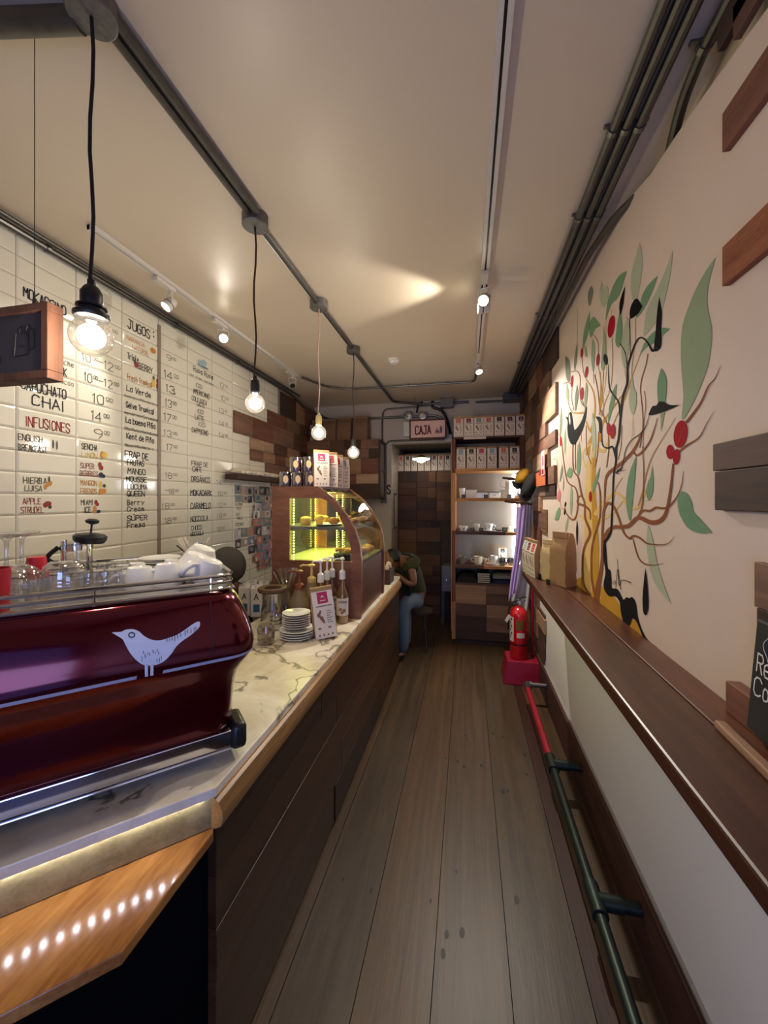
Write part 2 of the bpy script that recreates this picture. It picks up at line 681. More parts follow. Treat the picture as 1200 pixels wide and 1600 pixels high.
# right wall: plaster with an uneven upper edge, white paint below the ledge
M_plaster = mat('cream_plaster', (218, 198, 182), .75, 0, .05, 5, .08)
M_lower = mat('white_wall_paint', (240, 236, 234), .5, 0, .02, 6)
wr = MB()
prof = [(6.2, ZC), (2.2, ZC), (1.95, 2.895), (1.72, 2.86), (1.55, 2.81), (1.38, 2.79), (1.22, 2.765), (1.0, 2.72), (YF - .1, 2.68)]
wr.prism([(XR, 6.2, 1.12)] + [(XR, y, z) for y, z in prof] + [(XR, YF - .1, 1.12)], (.06, 0, 0), 0)
wr.box(XR, XR + .06, YF - .1, 6.2, 0, 1.12, 1)
wr.box(XR + .06, XR + .16, YF - .1, 6.2, 0, ZC + .02, 2)
wall_right = struct(wr.build('wall_right', [M_plaster, M_lower, mc], smooth=False))
struct(MB().box(XR - .022, XR + .001, YF, 4.4, 0, .235).build('baseboard_right', wood('baseboard_wood', (52, 28, 19), (84, 48, 32), 'Y'), bevel=.003))
struct(MB().box(XR - .01, XR + .001, YF, 3.75, .236, .25).build('trim_2', mat('pale_bead_trim', (150, 144, 136), .5), bevel=.002))

# back wall with the passage doorway
M_back = mat('grey_white_paint', (196, 186, 174), .6, 0, .03, 6)
DX0, DX1, DZ = -.965, -.2, 2.37
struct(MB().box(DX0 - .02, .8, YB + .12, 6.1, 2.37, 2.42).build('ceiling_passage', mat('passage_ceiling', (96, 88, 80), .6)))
wb = MB()
wb.box(XL - .1, DX0, YB, YB + .12, 0, ZC + .02).box(DX1, .8, YB, YB + .12, 0, ZC + .02).box(DX0, DX1, YB, YB + .12, DZ, ZC + .02)
wall_back = struct(wb.build('wall_back', M_back, smooth=False))
s_ = MB()
write(s_, 'S', (-1.02, YB - .001, 1.72), (1, 0, 0), (0, 0, 1), .038, .11, .16, 0, 0)
s_.build('door_marking', M_inkb, wall_back, smooth=False)
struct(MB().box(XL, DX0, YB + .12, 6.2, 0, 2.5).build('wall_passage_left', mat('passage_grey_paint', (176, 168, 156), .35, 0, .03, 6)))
struct(MB().box(XL, .8, 6.1, 6.2, 0, 2.5).build('wall_passage_end', M_back))
# shop front behind the camera with its open doorway
wf = MB()
wf.box(XL - .1, -.55, YF - .1, YF, 0, ZC).box(.6, .8, YF - .1, YF, 0, ZC).box(-.55, .6, YF - .1, YF, 2.3, ZC)
struct(wf.build('wall_front', M_back, smooth=False))
df = MB()
df.box(-.55, -.5, YF - .11, YF + .01, 0, 2.3).box(.55, .6, YF - .11, YF + .01, 0, 2.3).box(-.5, .55, YF - .11, YF + .01, 2.25, 2.3)
struct(df.build('door_1', W4, smooth=False, bevel=.003))


# ------------------------------------------------------------------ wood cladding helper: one mesh of planks
def cladding(rows, place, thick=.016, lmin=.18, lmax=.5, gap=.0015):
    """rows: (a0, a1, z0, z1); place(a, z, t) -> point; a along the wall, t out of the wall"""
    mb = MB()
    for a0, a1, z0, z1 in rows:
        a = a0
        while a < a1 - 1e-4:
            L = R.uniform(lmin, lmax)
            b = a + L if a1 - (a + L) > .09 else a1
            t = thick * R.uniform(.55, 1.)
            o = place(a + gap, z0 + gap, 0)
            mb.obox(o, place(b - gap, z0 + gap, 0) - o, place(a + gap, z1 - gap, 0) - o, place(a + gap, z0 + gap, t) - o, R.choice([0, 0, 1, 1, 1, 2, 2, 3, 4, 4, 5]))
            a = b
    return mb


def zrows(z0, z1, hmin=.09, hmax=.2):
    z, out = z0, []
    while z < z1 - 1e-4:
        h = R.uniform(hmin, hmax)
        n = z + h if z1 - (z + h) > .07 else z1
        out.append((z, n))
        z = n
    return out


# right wall: reclaimed-wood cladding at the far end, ragged towards the mural
def rw(px, py):
    p = onX(px, py, XR - .012)
    return p.y, p.z


ends = [(871, 540, 559), (859.6, 580, 600), (869.6, 606, 649), (854.5, 656, 679), (869, 673, 695), (858, 700, 721), (867.6, 736, 756), (867.2, 756, 775), (846, 776, 796)]
rows = []
zt = ZC - .02
for i, (px, p0, p1) in enumerate(ends):
    ya, za = rw(px, p0)
    yb, zb = rw(px, p1)
    rows.append([ya, 4.9, zb, min(za, zt) if i else zt])
for i in range(len(rows) - 1):
    rows[i][2] = rows[i + 1][3] = (rows[i][2] + rows[i + 1][3]) / 2
rows[-1][2] -= .02
z = rows[-1][2]
while z > 1.18:
    n = max(1.16, z - R.uniform(.1, .16))
    rows.append([R.uniform(3.35, 3.7), 4.9, n, z])
    z = n
z = 1.08
while z > .3:
    n = max(.26, z - R.uniform(.12, .2))
    rows.append([R.uniform(3.3, 3.75), 4.4, n, z])
    z = n
cl = cladding(rows, lambda a, z, t: Vector((XR - t, a, z)), .026, .22, .6)
tag(cl.build('wood_cladding', WS, smooth=False, bevel=.002), 'ragged-edged patchwork of reclaimed wood planks on the right wall beyond the mural', 'wood cladding')

# left wall: cladding behind the display case, ragged towards the tiles
def lw(px, py):
    p = onX(px, py, XL + .012)
    return p.y, p.z


rows = []
zz = [2.82, 2.70, 2.58]
rows.append([3.95, 4.94, 2.58, 2.84])
rows.append([3.66, 4.94, 2.44, 2.58])
seq = [(365, 2.24, 2.44), (391, 2.13, 2.24), (391, 2.02, 2.13), (415, 1.92, 2.02), (423, 1.78, 1.92), (440, 1.6, 1.78), (440, 1.4, 1.6), (440, 1.2, 1.4), (440, .95, 1.2)]
for px, z0, z1 in seq:
    rows.append([lw(px, 700)[0], 4.94, z0, z1])
cl = cladding(rows, lambda a, z, t: Vector((XL + .006 + t, a, z)), .022, .16, .42)
tag(cl.build('wood_cladding', WS, smooth=False, bevel=.002), 'patchwork of reclaimed wood planks on the tiled wall above the small shelf', 'wood cladding')

# lone planks on the cream wall near the camera
def plank(px0, py0, px1, py1, depth, m, label, tilt=0):
    a = onX(px0, py0, XR)
    b = onX(px0, py1, XR)
    yl = a.y
    o = Vector((XR, yl, b.z))
    tag(MB().obox(o, Vector((0, -depth, tilt)), Vector((0, 0, a.z - b.z)), Vector((-.018, 0, 0))).build('wooden_plank', m, smooth=False, bevel=.002), label, 'plank', 'wooden planks on the cream wall')


plank(1141, 176, 0, 237, .34, W5, 'reddish wooden plank high on the cream wall, second from the ceiling')
plank(1141, 385, 0, 447, .30, wood('plank_rough', (120, 66, 40), (164, 100, 66), 'Y', .8, 30, 6, .6), 'rough-sawn brown plank on the cream wall above and right of the mural')
plank(1126, 694, 0, 736, .40, W1, 'greyish brown plank resting over a darker one right of the mural')
plank(1129, 737, 0, 797, .40, W4, 'dark brown plank directly under the greyish brown one right of the mural')
plank(1193, 878, 0, 948, .30, W2, 'small brown plank at the right edge of the photo above the black chalkboard')
plank(1197, 950, 0, 1010, .30, W4, 'dark strip of wood behind the top of the black chalkboard')
plank(1133, -20, 0, 80, .30, W4, 'dark wooden plank touching the ceiling at the top right corner of the photo')
plank(1158, 10, 0, 62, .30, W1, 'brown plank overlapping the dark one under the ceiling at top right')

# ================================================================== MURAL
def mA(x, y):
    return (860 + x / 4.2857, 380 + y / 4.2857)


def mBp(x, y):
    return (860 + x / 4.2857, 660 + y / 4.2857)


class Mural:
    def __init__(s):
        s.mb = MB()
        s.lay = 0

    def P(s, px, py):
        p = onX(px, py, XR)
        return Vector((XR - .0008 - s.lay * .00001, p.y, p.z))

    def fill(s, pts, mi, conv, sub=5):
        s.lay += 1
        q = spline([conv(*p) for p in pts], True, sub)
        s.mb.flat([s.P(*p) for p in q], mi)

    def leaf(s, pts, mi, conv):
        # keep the sharp tip (first point)
        s.lay += 1
        c = [conv(*p) for p in pts]
        q = spline(c + [c[0]], False, 5)[:-1]
        s.mb.flat([s.P(*p) for p in q], mi)

    def oval(s, cx, cy, rx, ry, tilt, mi, conv):
        s.lay += 1
        t = math.radians(tilt)
        q = []
        for i in range(24):
            a = i * math.pi / 12
            x, y = rx * math.cos(a), ry * math.sin(a)
            q.append(conv(cx + x * math.cos(t) - y * math.sin(t), cy + x * math.sin(t) + y * math.cos(t)))
        s.mb.flat([s.P(*p) for p in q], mi)

    def line(s, pts, w, mi, conv):
        s.lay += 1
        n = len(pts)
        if not isinstance(w, (list, tuple)):
            w = [w, w]
        ws = [w[0] + (w[1] - w[0]) * i / (n - 1) for i in range(n)] if len(w) == 2 else list(w)
        q = spline([(p[0], p[1], ww) for p, ww in zip(pts, ws)], False, 6)
        L, Rr = [], []
        for i, (x, y, ww) in enumerate(q):
            a = q[max(0, i - 1)]
            b = q[min(len(q) - 1, i + 1)]
            dx, dy = b[0] - a[0], b[1] - a[1]
            l = math.hypot(dx, dy) or 1
            nx, ny = -dy / l * ww / 2, dx / l * ww / 2
            L.append(s.P(*conv(x + nx, y + ny)))
            Rr.append(s.P(*conv(x - nx, y - ny)))
        n = len(q)
        s.mb.add(L + Rr, [(i, i + 1, n + i + 1, n + i) for i in range(n - 1)], mi)


GD, GM, GP, GY, RED, PINK, BLK, BRN, GOLD, PGOLD, LBRN, WHT = range(12)
mu = Mural()
A, B = mA, mBp
# gold ground and golden trunk
mu.fill([(110, 1055), (130, 1032), (165, 1057), (210, 1035), (245, 1055), (330, 1085), (420, 1160), (470, 1230), (490, 1300), (540, 1315), (590, 1345), (628, 1445), (590, 1420), (520, 1372), (420, 1300), (300, 1214), (200, 1125)], GOLD, B, 3)
mu.line([(262, 250), (255, 420), (262, 620), (268, 820), (270, 1000), (285, 1190)], [26, 40, 60, 80, 92, 110], PGOLD, B)
mu.line([(285, 20), (292, 200), (290, 420), (298, 650), (306, 850), (300, 1050), (290, 1180)], [14, 22, 26, 36, 42, 40, 30], GOLD, B)
mu.line([A(0, 0) and (240, 910), (285, 985), (300, 1080), (292, 1180), (270, 1260)], [6, 14], GOLD, A)
mu.line([(150, 1136), (190, 1138), (225, 1135)], [8, 14], GOLD, A)
mu.line([(240, 1190), (262, 1250), (285, 1280), (262, 1340), (250, 1420)], [8, 26], GOLD, A)
mu.line([(495, 1000), (440, 1075), (380, 1160), (345, 1220), (330, 1330)], [6, 22], GOLD, A)
mu.line([(630, 670), (590, 780), (545, 900), (500, 1040), (440, 1170), (390, 1300)], [4, 8], GOLD, A)
mu.line([(335, 860), (338, 960), (335, 1050), (330, 1150)], [5, 10], GOLD, A)
mu.line([(358, 860), (350, 980), (340, 1100)], [4, 8], GOLD, A)
mu.line([(270, 250), (310, 180), (360, 190), (400, 90), (420, 20)], [16, 26, 20, 12, 8], PGOLD, B)
mu.line([(300, 620), (370, 520), (440, 475), (480, 500), (520, 560), (580, 575), (620, 520), (640, 440)], [26, 20, 16, 14, 14, 14, 12, 8], PGOLD, B)
mu.line([(320, 660), (400, 620), (460, 560), (520, 480)], [24, 16, 10, 6], PGOLD, B)
mu.line([(250, 700), (220, 640), (185, 625), (150, 640)], [20, 16, 12, 8], PGOLD, B)
mu.line([(240, 300), (215, 220), (260, 150), (290, 160)], [12, 10, 10, 8], PGOLD, B)
# thin pale stems
for pts, w, mi in [([(372, 515), (378, 700), (372, 900), (345, 1080)], 3, PGOLD), ([(408, 440), (410, 480)], 3, LBRN), ([(415, 635), (418, 800), (405, 960), (370, 1060), (340, 1160)], 5, LBRN),
                   ([(570, 500), (572, 640), (550, 800), (545, 900)], 4, LBRN), ([(290, 610), (318, 660), (322, 740)], 4, BRN), ([(320, 820), (335, 900), (355, 1060), (360, 1180), (385, 1210)], 4, LBRN),
                   ([(212, 768), (222, 860), (240, 910)], 4, BRN), ([(215, 1048), (225, 1090), (240, 1110)], 4, BRN), ([(146, 965), (145, 1050), (160, 1120)], 4, BRN), ([(140, 862), (180, 858), (200, 900), (198, 1000), (210, 1070), (240, 1100)], 5, BRN),
                   ([(90, 945), (115, 930), (140, 945)], 4, BRN), ([(118, 1060), (135, 1110), (150, 1136)], 4, BRN), ([(290, 860), (292, 940)], 3, LBRN), ([(355, 855), (352, 940)], 3, LBRN),
                   ([(555, 1145), (550, 1250), (540, 1371)], 2, PGOLD), ([(500, 850), (510, 960), (480, 1120)], 3, LBRN), ([(55, 1270), (68, 1300)], 3, BRN), ([(298, 880), (318, 980), (335, 1110), (370, 1180), (388, 1230)], 6, BRN),
                   ([(655, 740), (640, 820), (615, 900), (605, 980), (618, 1120), (620, 1240), (600, 1371)], 6, BRN), ([(630, 990), (640, 1080), (628, 1200), (622, 1371)], 4, BRN), ([(182, 440), (182, 560), (180, 655)], 3, GP)]:
    mu.line(pts, w, mi, A)
for pts, w, mi in [([(155, 140), (150, 230), (155, 320)], 5, BRN), ([(170, 140), (168, 240), (172, 320)], 4, BLK), ([(185, 150), (178, 300)], 3, LBRN), ([(240, 20), (245, 180), (275, 280)], 5, BRN),
                   ([(208, 40), (208, 130)], 3, LBRN), ([(325, 60), (318, 200), (300, 300)], 6, BRN), ([(390, 90), (392, 180), (378, 300)], 7, BRN), ([(480, 20), (475, 150), (455, 250)], 4, BRN),
                   ([(20, 245), (45, 260), (50, 380), (60, 450)], 4, LBRN), ([(65, 520), (75, 570), (95, 585)], 4, PINK), ([(635, 520), (690, 515)], 5, PGOLD), ([(485, 370), (440, 440), (425, 520)], 4, LBRN),
                   ([(840, -30), (790, 50), (740, 130), (685, 225), (645, 340), (620, 460), (590, 560)], [3, 10], LBRN), ([(540, 250), (560, 100), (556, -20)], 2, PGOLD)]:
    mu.line(pts, w, mi, B)
# leaves
for pts, mi in [([(1110, 92), (1060, 285), (1055, 425), (1079, 540), (1083, 640), (1062, 800), (1020, 930), (960, 1065), (885, 1182), (893, 1020), (880, 850), (876, 680), (890, 540), (930, 420), (985, 290), (1050, 175)], GM),
                ([(822, 42), (806, 200), (760, 410), (720, 505), (632, 620), (632, 545), (648, 445), (700, 340), (748, 240), (790, 135)], GP),
                ([(598, -5), (618, 105), (610, 230), (585, 360), (560, 392), (541, 310), (546, 195), (575, 85)], GP),
                ([(515, 183), (462, 345), (415, 405), (395, 450), (372, 515), (384, 400), (420, 290), (462, 218)], GD),
                ([(722, 216), (690, 310), (640, 420), (578, 502), (598, 420), (620, 340), (665, 270)], GD),
                ([(803, 572), (750, 622), (700, 665), (640, 702), (603, 742), (640, 655), (690, 597), (742, 566)], GD),
                ([(345, 248), (360, 312), (374, 286), (388, 300), (386, 390), (365, 427), (340, 400), (332, 330)], GP),
                ([(266, 455), (262, 560), (237, 660), (218, 707), (222, 620), (240, 530)], GD), ([(338, 552), (300, 578), (275, 630), (262, 600), (268, 530), (290, 493), (315, 520)], GD),
                ([(470, 430), (483, 540), (478, 650), (458, 698), (437, 660), (447, 560)], GD), ([(515, 488), (530, 560), (530, 660), (505, 842), (478, 760), (478, 660), (495, 560)], GP),
                ([(358, 545), (372, 640), (372, 780), (355, 857), (340, 810), (350, 700)], GM), ([(288, 638), (300, 700), (296, 800), (288, 862), (275, 780), (278, 680)], GM),
                ([(250, 762), (235, 755), (228, 690), (242, 700)], GM), ([(100, 752), (130, 790), (135, 900), (125, 930), (105, 890)], GY), ([(181, 652), (181, 760), (164, 852), (160, 780)], GY),
                ([(110, 932), (125, 1000), (122, 1062), (105, 1020)], GM), ([(445, 940), (440, 1020), (415, 1120), (388, 1205), (395, 1100), (420, 990)], GD),
                ([(550, 865), (560, 960), (578, 1010), (575, 1090), (555, 1147), (532, 1090), (532, 990), (542, 930)], GP), ([(745, 836), (778, 900), (779, 1000), (765, 1090), (742, 1120), (722, 1050), (720, 930)], GD),
                ([(743, 1265), (740, 1150), (742, 1110), (768, 1115), (755, 1200)], GM), ([(241, 926), (252, 980), (245, 1060), (232, 1112), (228, 1040)], GM), ([(282, 1130), (302, 1220), (308, 1371), (296, 1440), (280, 1300)], GP),
                ([(180, 946), (189, 1020), (170, 1125), (165, 1040)], GY), ([(75, 1085), (80, 1200), (66, 1295), (64, 1180)], GY), ([(100, 1235), (106, 1320), (98, 1420), (92, 1320)], GM),
                ([(278, 285), (288, 330), (265, 420), (252, 370), (260, 310)], GY)]:
    mu.leaf(pts, mi, A)
for pts, mi in [([(578, 218), (572, 330), (556, 500), (538, 658), (515, 590), (510, 480), (530, 345)], GD), ([(685, 282), (692, 400), (685, 480), (660, 522), (645, 470), (655, 400), (672, 365)], GD),
                ([(1088, 738), (1010, 742), (930, 712), (880, 640), (857, 565), (856, 490), (882, 462), (922, 480), (950, 540), (962, 598), (1012, 652)], GD),
                ([(657, 678), (690, 790), (720, 950), (760, 1080), (805, 1207), (730, 1120), (680, 1020), (652, 880), (648, 780)], GP), ([(195, 125), (207, 220), (200, 320), (185, 358), (182, 260)], GD),
                ([(130, 298), (150, 320), (140, 370), (108, 352)], GD), ([(336, 296), (320, 380), (288, 474), (285, 420), (310, 355)], GD), ([(140, 408), (152, 500), (140, 622), (132, 540)], GM),
                ([(30, 652), (42, 600), (62, 568), (70, 600), (55, 650)], GD), ([(122, 626), (118, 690), (104, 742), (102, 690)], GM), ([(80, 278), (86, 330), (64, 402), (68, 340)], GY), ([(90, 345), (93, 420), (85, 455)], GY)]:
    mu.leaf(pts, mi, B)
# brown branches
for pts, w in [([(825, 275), (810, 430), (782, 590), (742, 655), (680, 670), (615, 642), (580, 642), (530, 690), (480, 700), (420, 703), (378, 745), (355, 835)], [12, 16, 22, 28, 30, 26, 26, 26, 24, 24, 26, 20]),
               ([(895, 325), (882, 420), (850, 500), (800, 560), (760, 575), (710, 570), (670, 592), (620, 592), (580, 640)], [3, 6, 9, 12, 14, 14, 14, 14, 12]),
               ([(832, 762), (800, 805), (760, 818), (700, 818), (650, 810), (600, 772), (560, 760), (530, 775), (492, 732), (460, 640), (430, 570), (395, 540), (365, 570), (355, 650), (350, 750), (350, 900), (340, 1000), (322, 1100), (308, 1210)],
                [2, 5, 7, 9, 11, 13, 14, 14, 14, 14, 16, 18, 18, 16, 16, 20, 26, 34, 44]),
               ([(555, 780), (590, 900), (632, 945), (690, 957), (762, 946)], [7, 9, 9, 7, 3]), ([(615, 60), (598, 110), (560, 185), (500, 252), (440, 302), (392, 340), (370, 400), (365, 560)], [6, 12, 18, 20, 22, 20, 14, 10]),
               ([(720, -30), (680, 100), (640, 170), (600, 212), (575, 218), (555, 190)], [4, 9, 11, 12, 12, 10]), ([(620, 160), (628, 350), (620, 540), (600, 605)], [5, 7, 8, 8]),
               ([(75, 100), (88, 240), (108, 370), (130, 412), (170, 440), (186, 520), (176, 620), (150, 652), (110, 612), (95, 570)], [4, 6, 7, 8, 8, 9, 9, 9, 8, 6]),
               ([(152, 130), (155, 310), (188, 370), (210, 480), (232, 545), (235, 640), (268, 740), (232, 830), (218, 920), (225, 1080), (268, 1160)], [5, 8, 10, 12, 12, 14, 18, 16, 14, 14, 22]),
               ([(215, 490), (190, 500), (186, 540), (230, 558), (265, 592), (270, 650)], [6, 10, 12, 14, 12, 8]), ([(322, 400), (335, 480), (335, 620), (310, 720), (282, 830), (276, 950), (280, 1060), (302, 1150)], [6, 10, 11, 12, 13, 13, 14, 18])]:
    mu.line(pts, w, BRN, B)
mu.line([(1143, 818), (1110, 900), (1060, 960), (1010, 1070), (915, 1200)], [2, 6, 9, 13, 18], BRN, A)
mu.line([(1102, 1122), (1050, 1210), (1000, 1300), (920, 1352), (860, 1400)], [2, 5, 8, 12, 12], BRN, A)
# cherries
for c in [(410, 558, 22, 76, 8), (320, 780, 11, 42, 5), (212, 735, 8, 33, 4), (244, 862, 10, 38, 6), (146, 925, 9, 40, 4), (213, 1007, 12, 43, 3), (392, 1245, 14, 44, -4), (420, 1260, 18, 50, 3), (70, 1325, 6, 35, 0), (875, 1278, 45, 93, 8)]:
    mu.oval(*c, RED, A)
for c in [(805, 197, 25, 48, 0), (848, 230, 23, 53, 6), (270, 497, 10, 37, 0)]:
    mu.oval(*c, RED, B)
mu.oval(60, 490, 12, 40, 4, PINK, B)
mu.line([(905, 1215), (880, 1280), (862, 1340)], 4, BRN, A)
# black bird, leaves, vine and root
mu.line([(700, 712), (684, 718), (655, 665), (614, 632), (580, 655), (546, 740), (520, 830), (518, 930), (490, 1020), (475, 1130), (460, 1300), (442, 1371)], [22, 14, 10, 10, 10, 11, 12, 13, 14, 14, 13, 13], BLK, A)
mu.line([(442, 165), (441, 260), (425, 360), (420, 500), (413, 650), (405, 740), (366, 800)], [13, 12, 11, 11, 12, 13, 18], BLK, B)
mu.line([(390, 812), (396, 960), (430, 1022), (460, 1070), (468, 1160)], [3, 7, 9, 9, 8], BLK, A)
mu.line([(532, 500), (537, 650), (537, 780)], 4, BLK, A)
mu.line([(468, 670), (503, 730), (515, 810)], 5, BLK, A)
mu.line([(345, 60), (352, 150), (385, 172), (420, 165), (440, 240)], [3, 7, 10, 12, 10], BLK, B)
mu.line([(665, -50), (640, 30), (600, 80), (545, 120), (505, 190), (485, 290), (442, 335)], [3, 5, 6, 5, 5, 6, 10], BLK, B)
mu.line([(440, 335), (470, 325), (508, 318)], [8, 2], BLK, B)
mu.line([(450, 320), (480, 310), (488, 300)], [6, 2], BLK, B)
mu.line([(440, 340), (470, 345)], [6, 2], BLK, B)
mu.fill([(360, 795), (374, 815), (385, 968), (404, 990), (412, 1060), (415, 1108), (455, 1118), (490, 1185), (512, 1170), (532, 1178), (552, 1170), (575, 1210), (590, 1310), (622, 1400), (662, 1462), (720, 1508), (688, 1508), (640, 1472), (608, 1400), (580, 1335), (552, 1312), (542, 1340), (520, 1372), (495, 1350), (475, 1270), (468, 1208), (440, 1165), (400, 1165), (368, 1130), (358, 1080), (372, 1000), (356, 900)], BLK, B, 3)
mu.oval(372, 778, 14, 37, -8, BLK, A)
for pts in [[(503, 285), (492, 400), (472, 480), (466, 400)], [(620, 420), (600, 460), (572, 488), (537, 502), (540, 430), (578, 370)], [(733, 356), (750, 460), (746, 560), (748, 660), (735, 708), (698, 718), (708, 600), (718, 470)],
            [(870, 1083), (820, 1105), (760, 1130), (668, 1153), (672, 1120), (690, 1090), (712, 1087), (732, 1062), (765, 1062), (800, 1082)], [(303, 1160), (335, 1165), (348, 1210), (345, 1270), (330, 1260), (325, 1200)],
            [(98, 1155), (116, 1166), (128, 1135), (142, 1135), (150, 1180), (160, 1245), (182, 1235), (215, 1180), (243, 1092), (240, 1160), (220, 1240), (192, 1300), (165, 1345), (140, 1342), (122, 1300), (115, 1240), (117, 1190)]]:
    mu.leaf(pts, BLK, A)
mu.oval(131, 1180, 5, 35, -4, WHT, A)
for pts in [[(640, 972), (655, 1100), (660, 1230), (645, 1288), (626, 1270), (621, 1180), (630, 1060)], [(180, 648), (187, 720), (180, 822), (174, 730)]]:
    mu.leaf(pts, BLK, B)
mu.oval(102, 548, 5, 18, 10, BLK, B)
mu.oval(98, 598, 5, 20, 10, BLK, B)
for pts, w in [([(450, 912), (460, 1020), (474, 1120)], [2, 4]), ([(440, 1120), (448, 1020), (455, 985), (462, 1090), (478, 1060)], [3, 4]), ([(420, 1082), (432, 1060), (440, 1078), (425, 1085)], [3, 3]), ([(470, 1062), (500, 1056), (546, 1075)], [3, 6])]:
    mu.line(pts, w, BLK, B)
mm = [mat('mural_green', (118, 152, 118), .9, 0, .12, 9, spec=.1), mat('mural_sage', (150, 166, 134), .9, 0, .12, 9, spec=.1), mat('mural_pale_sage', (176, 184, 158), .9, 0, .1, 9, spec=.1), mat('mural_grey_green', (128, 134, 116), .9, 0, .1, 9, spec=.1),
      mat('mural_red', (168, 22, 38), .9, 0, .15, 12, spec=.1), mat('mural_pink', (214, 120, 124), .9, spec=.1), mat('mural_black', (22, 20, 22), .9, spec=.1), mat('mural_brown', (138, 84, 54), .9, 0, .15, 12, spec=.1), mat('mural_gold', (196, 146, 52), .9, 0, .18, 9, spec=.1),
      mat('mural_pale_gold', (224, 190, 120), .9, 0, .14, 9, spec=.1), mat('mural_tan', (180, 140, 96), .9, spec=.1), mat('mural_white', (235, 228, 215), .9, spec=.1)]
mo = mu.mb.build('painted_mural', mm, wall_right, smooth=False)
mo['label'] = 'painted tree with green leaves, red cherries, golden trunk and a black vine with a bird'

# ================================================================== MENU HANDWRITING ON THE TILES
XT = XL + .0056
tx = MB()
K_, G_, RD_, OR_, GR_, YL_, BL_ = range(7)


def menu(s, x0, yb0, x1, h, mi=K_, w=.10, yb1=None):
    """text from pixel column x0 to x1, left end of its base line at yb0, capitals h px tall"""
    if h <= 11:
        h *= .86
    a = onX(x0, yb0, XT)
    b = onX(x1, yb0, XT)
    dep = (a - EYEP).dot(FW)
    m = s.endswith('.00') and '-' not in s[1:]
    if m:                           # price: figure, then small raised underlined noughts
        wd, hh = b.y - a.y, h * dep / F
        write(tx, s[:-3], (XT, a.y, a.z), (0, 1, 0), (0, 0, 1), wd * .52, hh, w * 1.15, mi, .32)
        write(tx, '00', (XT, a.y + wd * .66, a.z + hh * .62), (0, 1, 0), (0, 0, 1), wd * .34, hh * .36, w * 2.0, mi, .3)
        tx.flat([(XT, a.y + wd * .64, a.z + hh * .5), (XT, a.y + wd * 1.02, a.z + hh * .5), (XT, a.y + wd * 1.02, a.z + hh * .54), (XT, a.y + wd * .64, a.z + hh * .54)], mi)
        return
    write(tx, s, (XT, a.y, a.z), (0, 1, 0), (0, 0, 1), b.y - a.y, h * dep / F, w * 1.28, mi, .32)


def blob(x, y, rx, ry, mi):
    c = onX(x, y, XT)
    dep = (c - EYEP).dot(FW)
    ex = onX(x + rx, y, XT).y - c.y
    tx.flat([(XT + .0003 * (1 + R.random()), c.y + ex * math.cos(t), c.z + ry * dep / F * math.sin(t)) for t in [i * math.pi / 7 for i in range(14)]], mi)


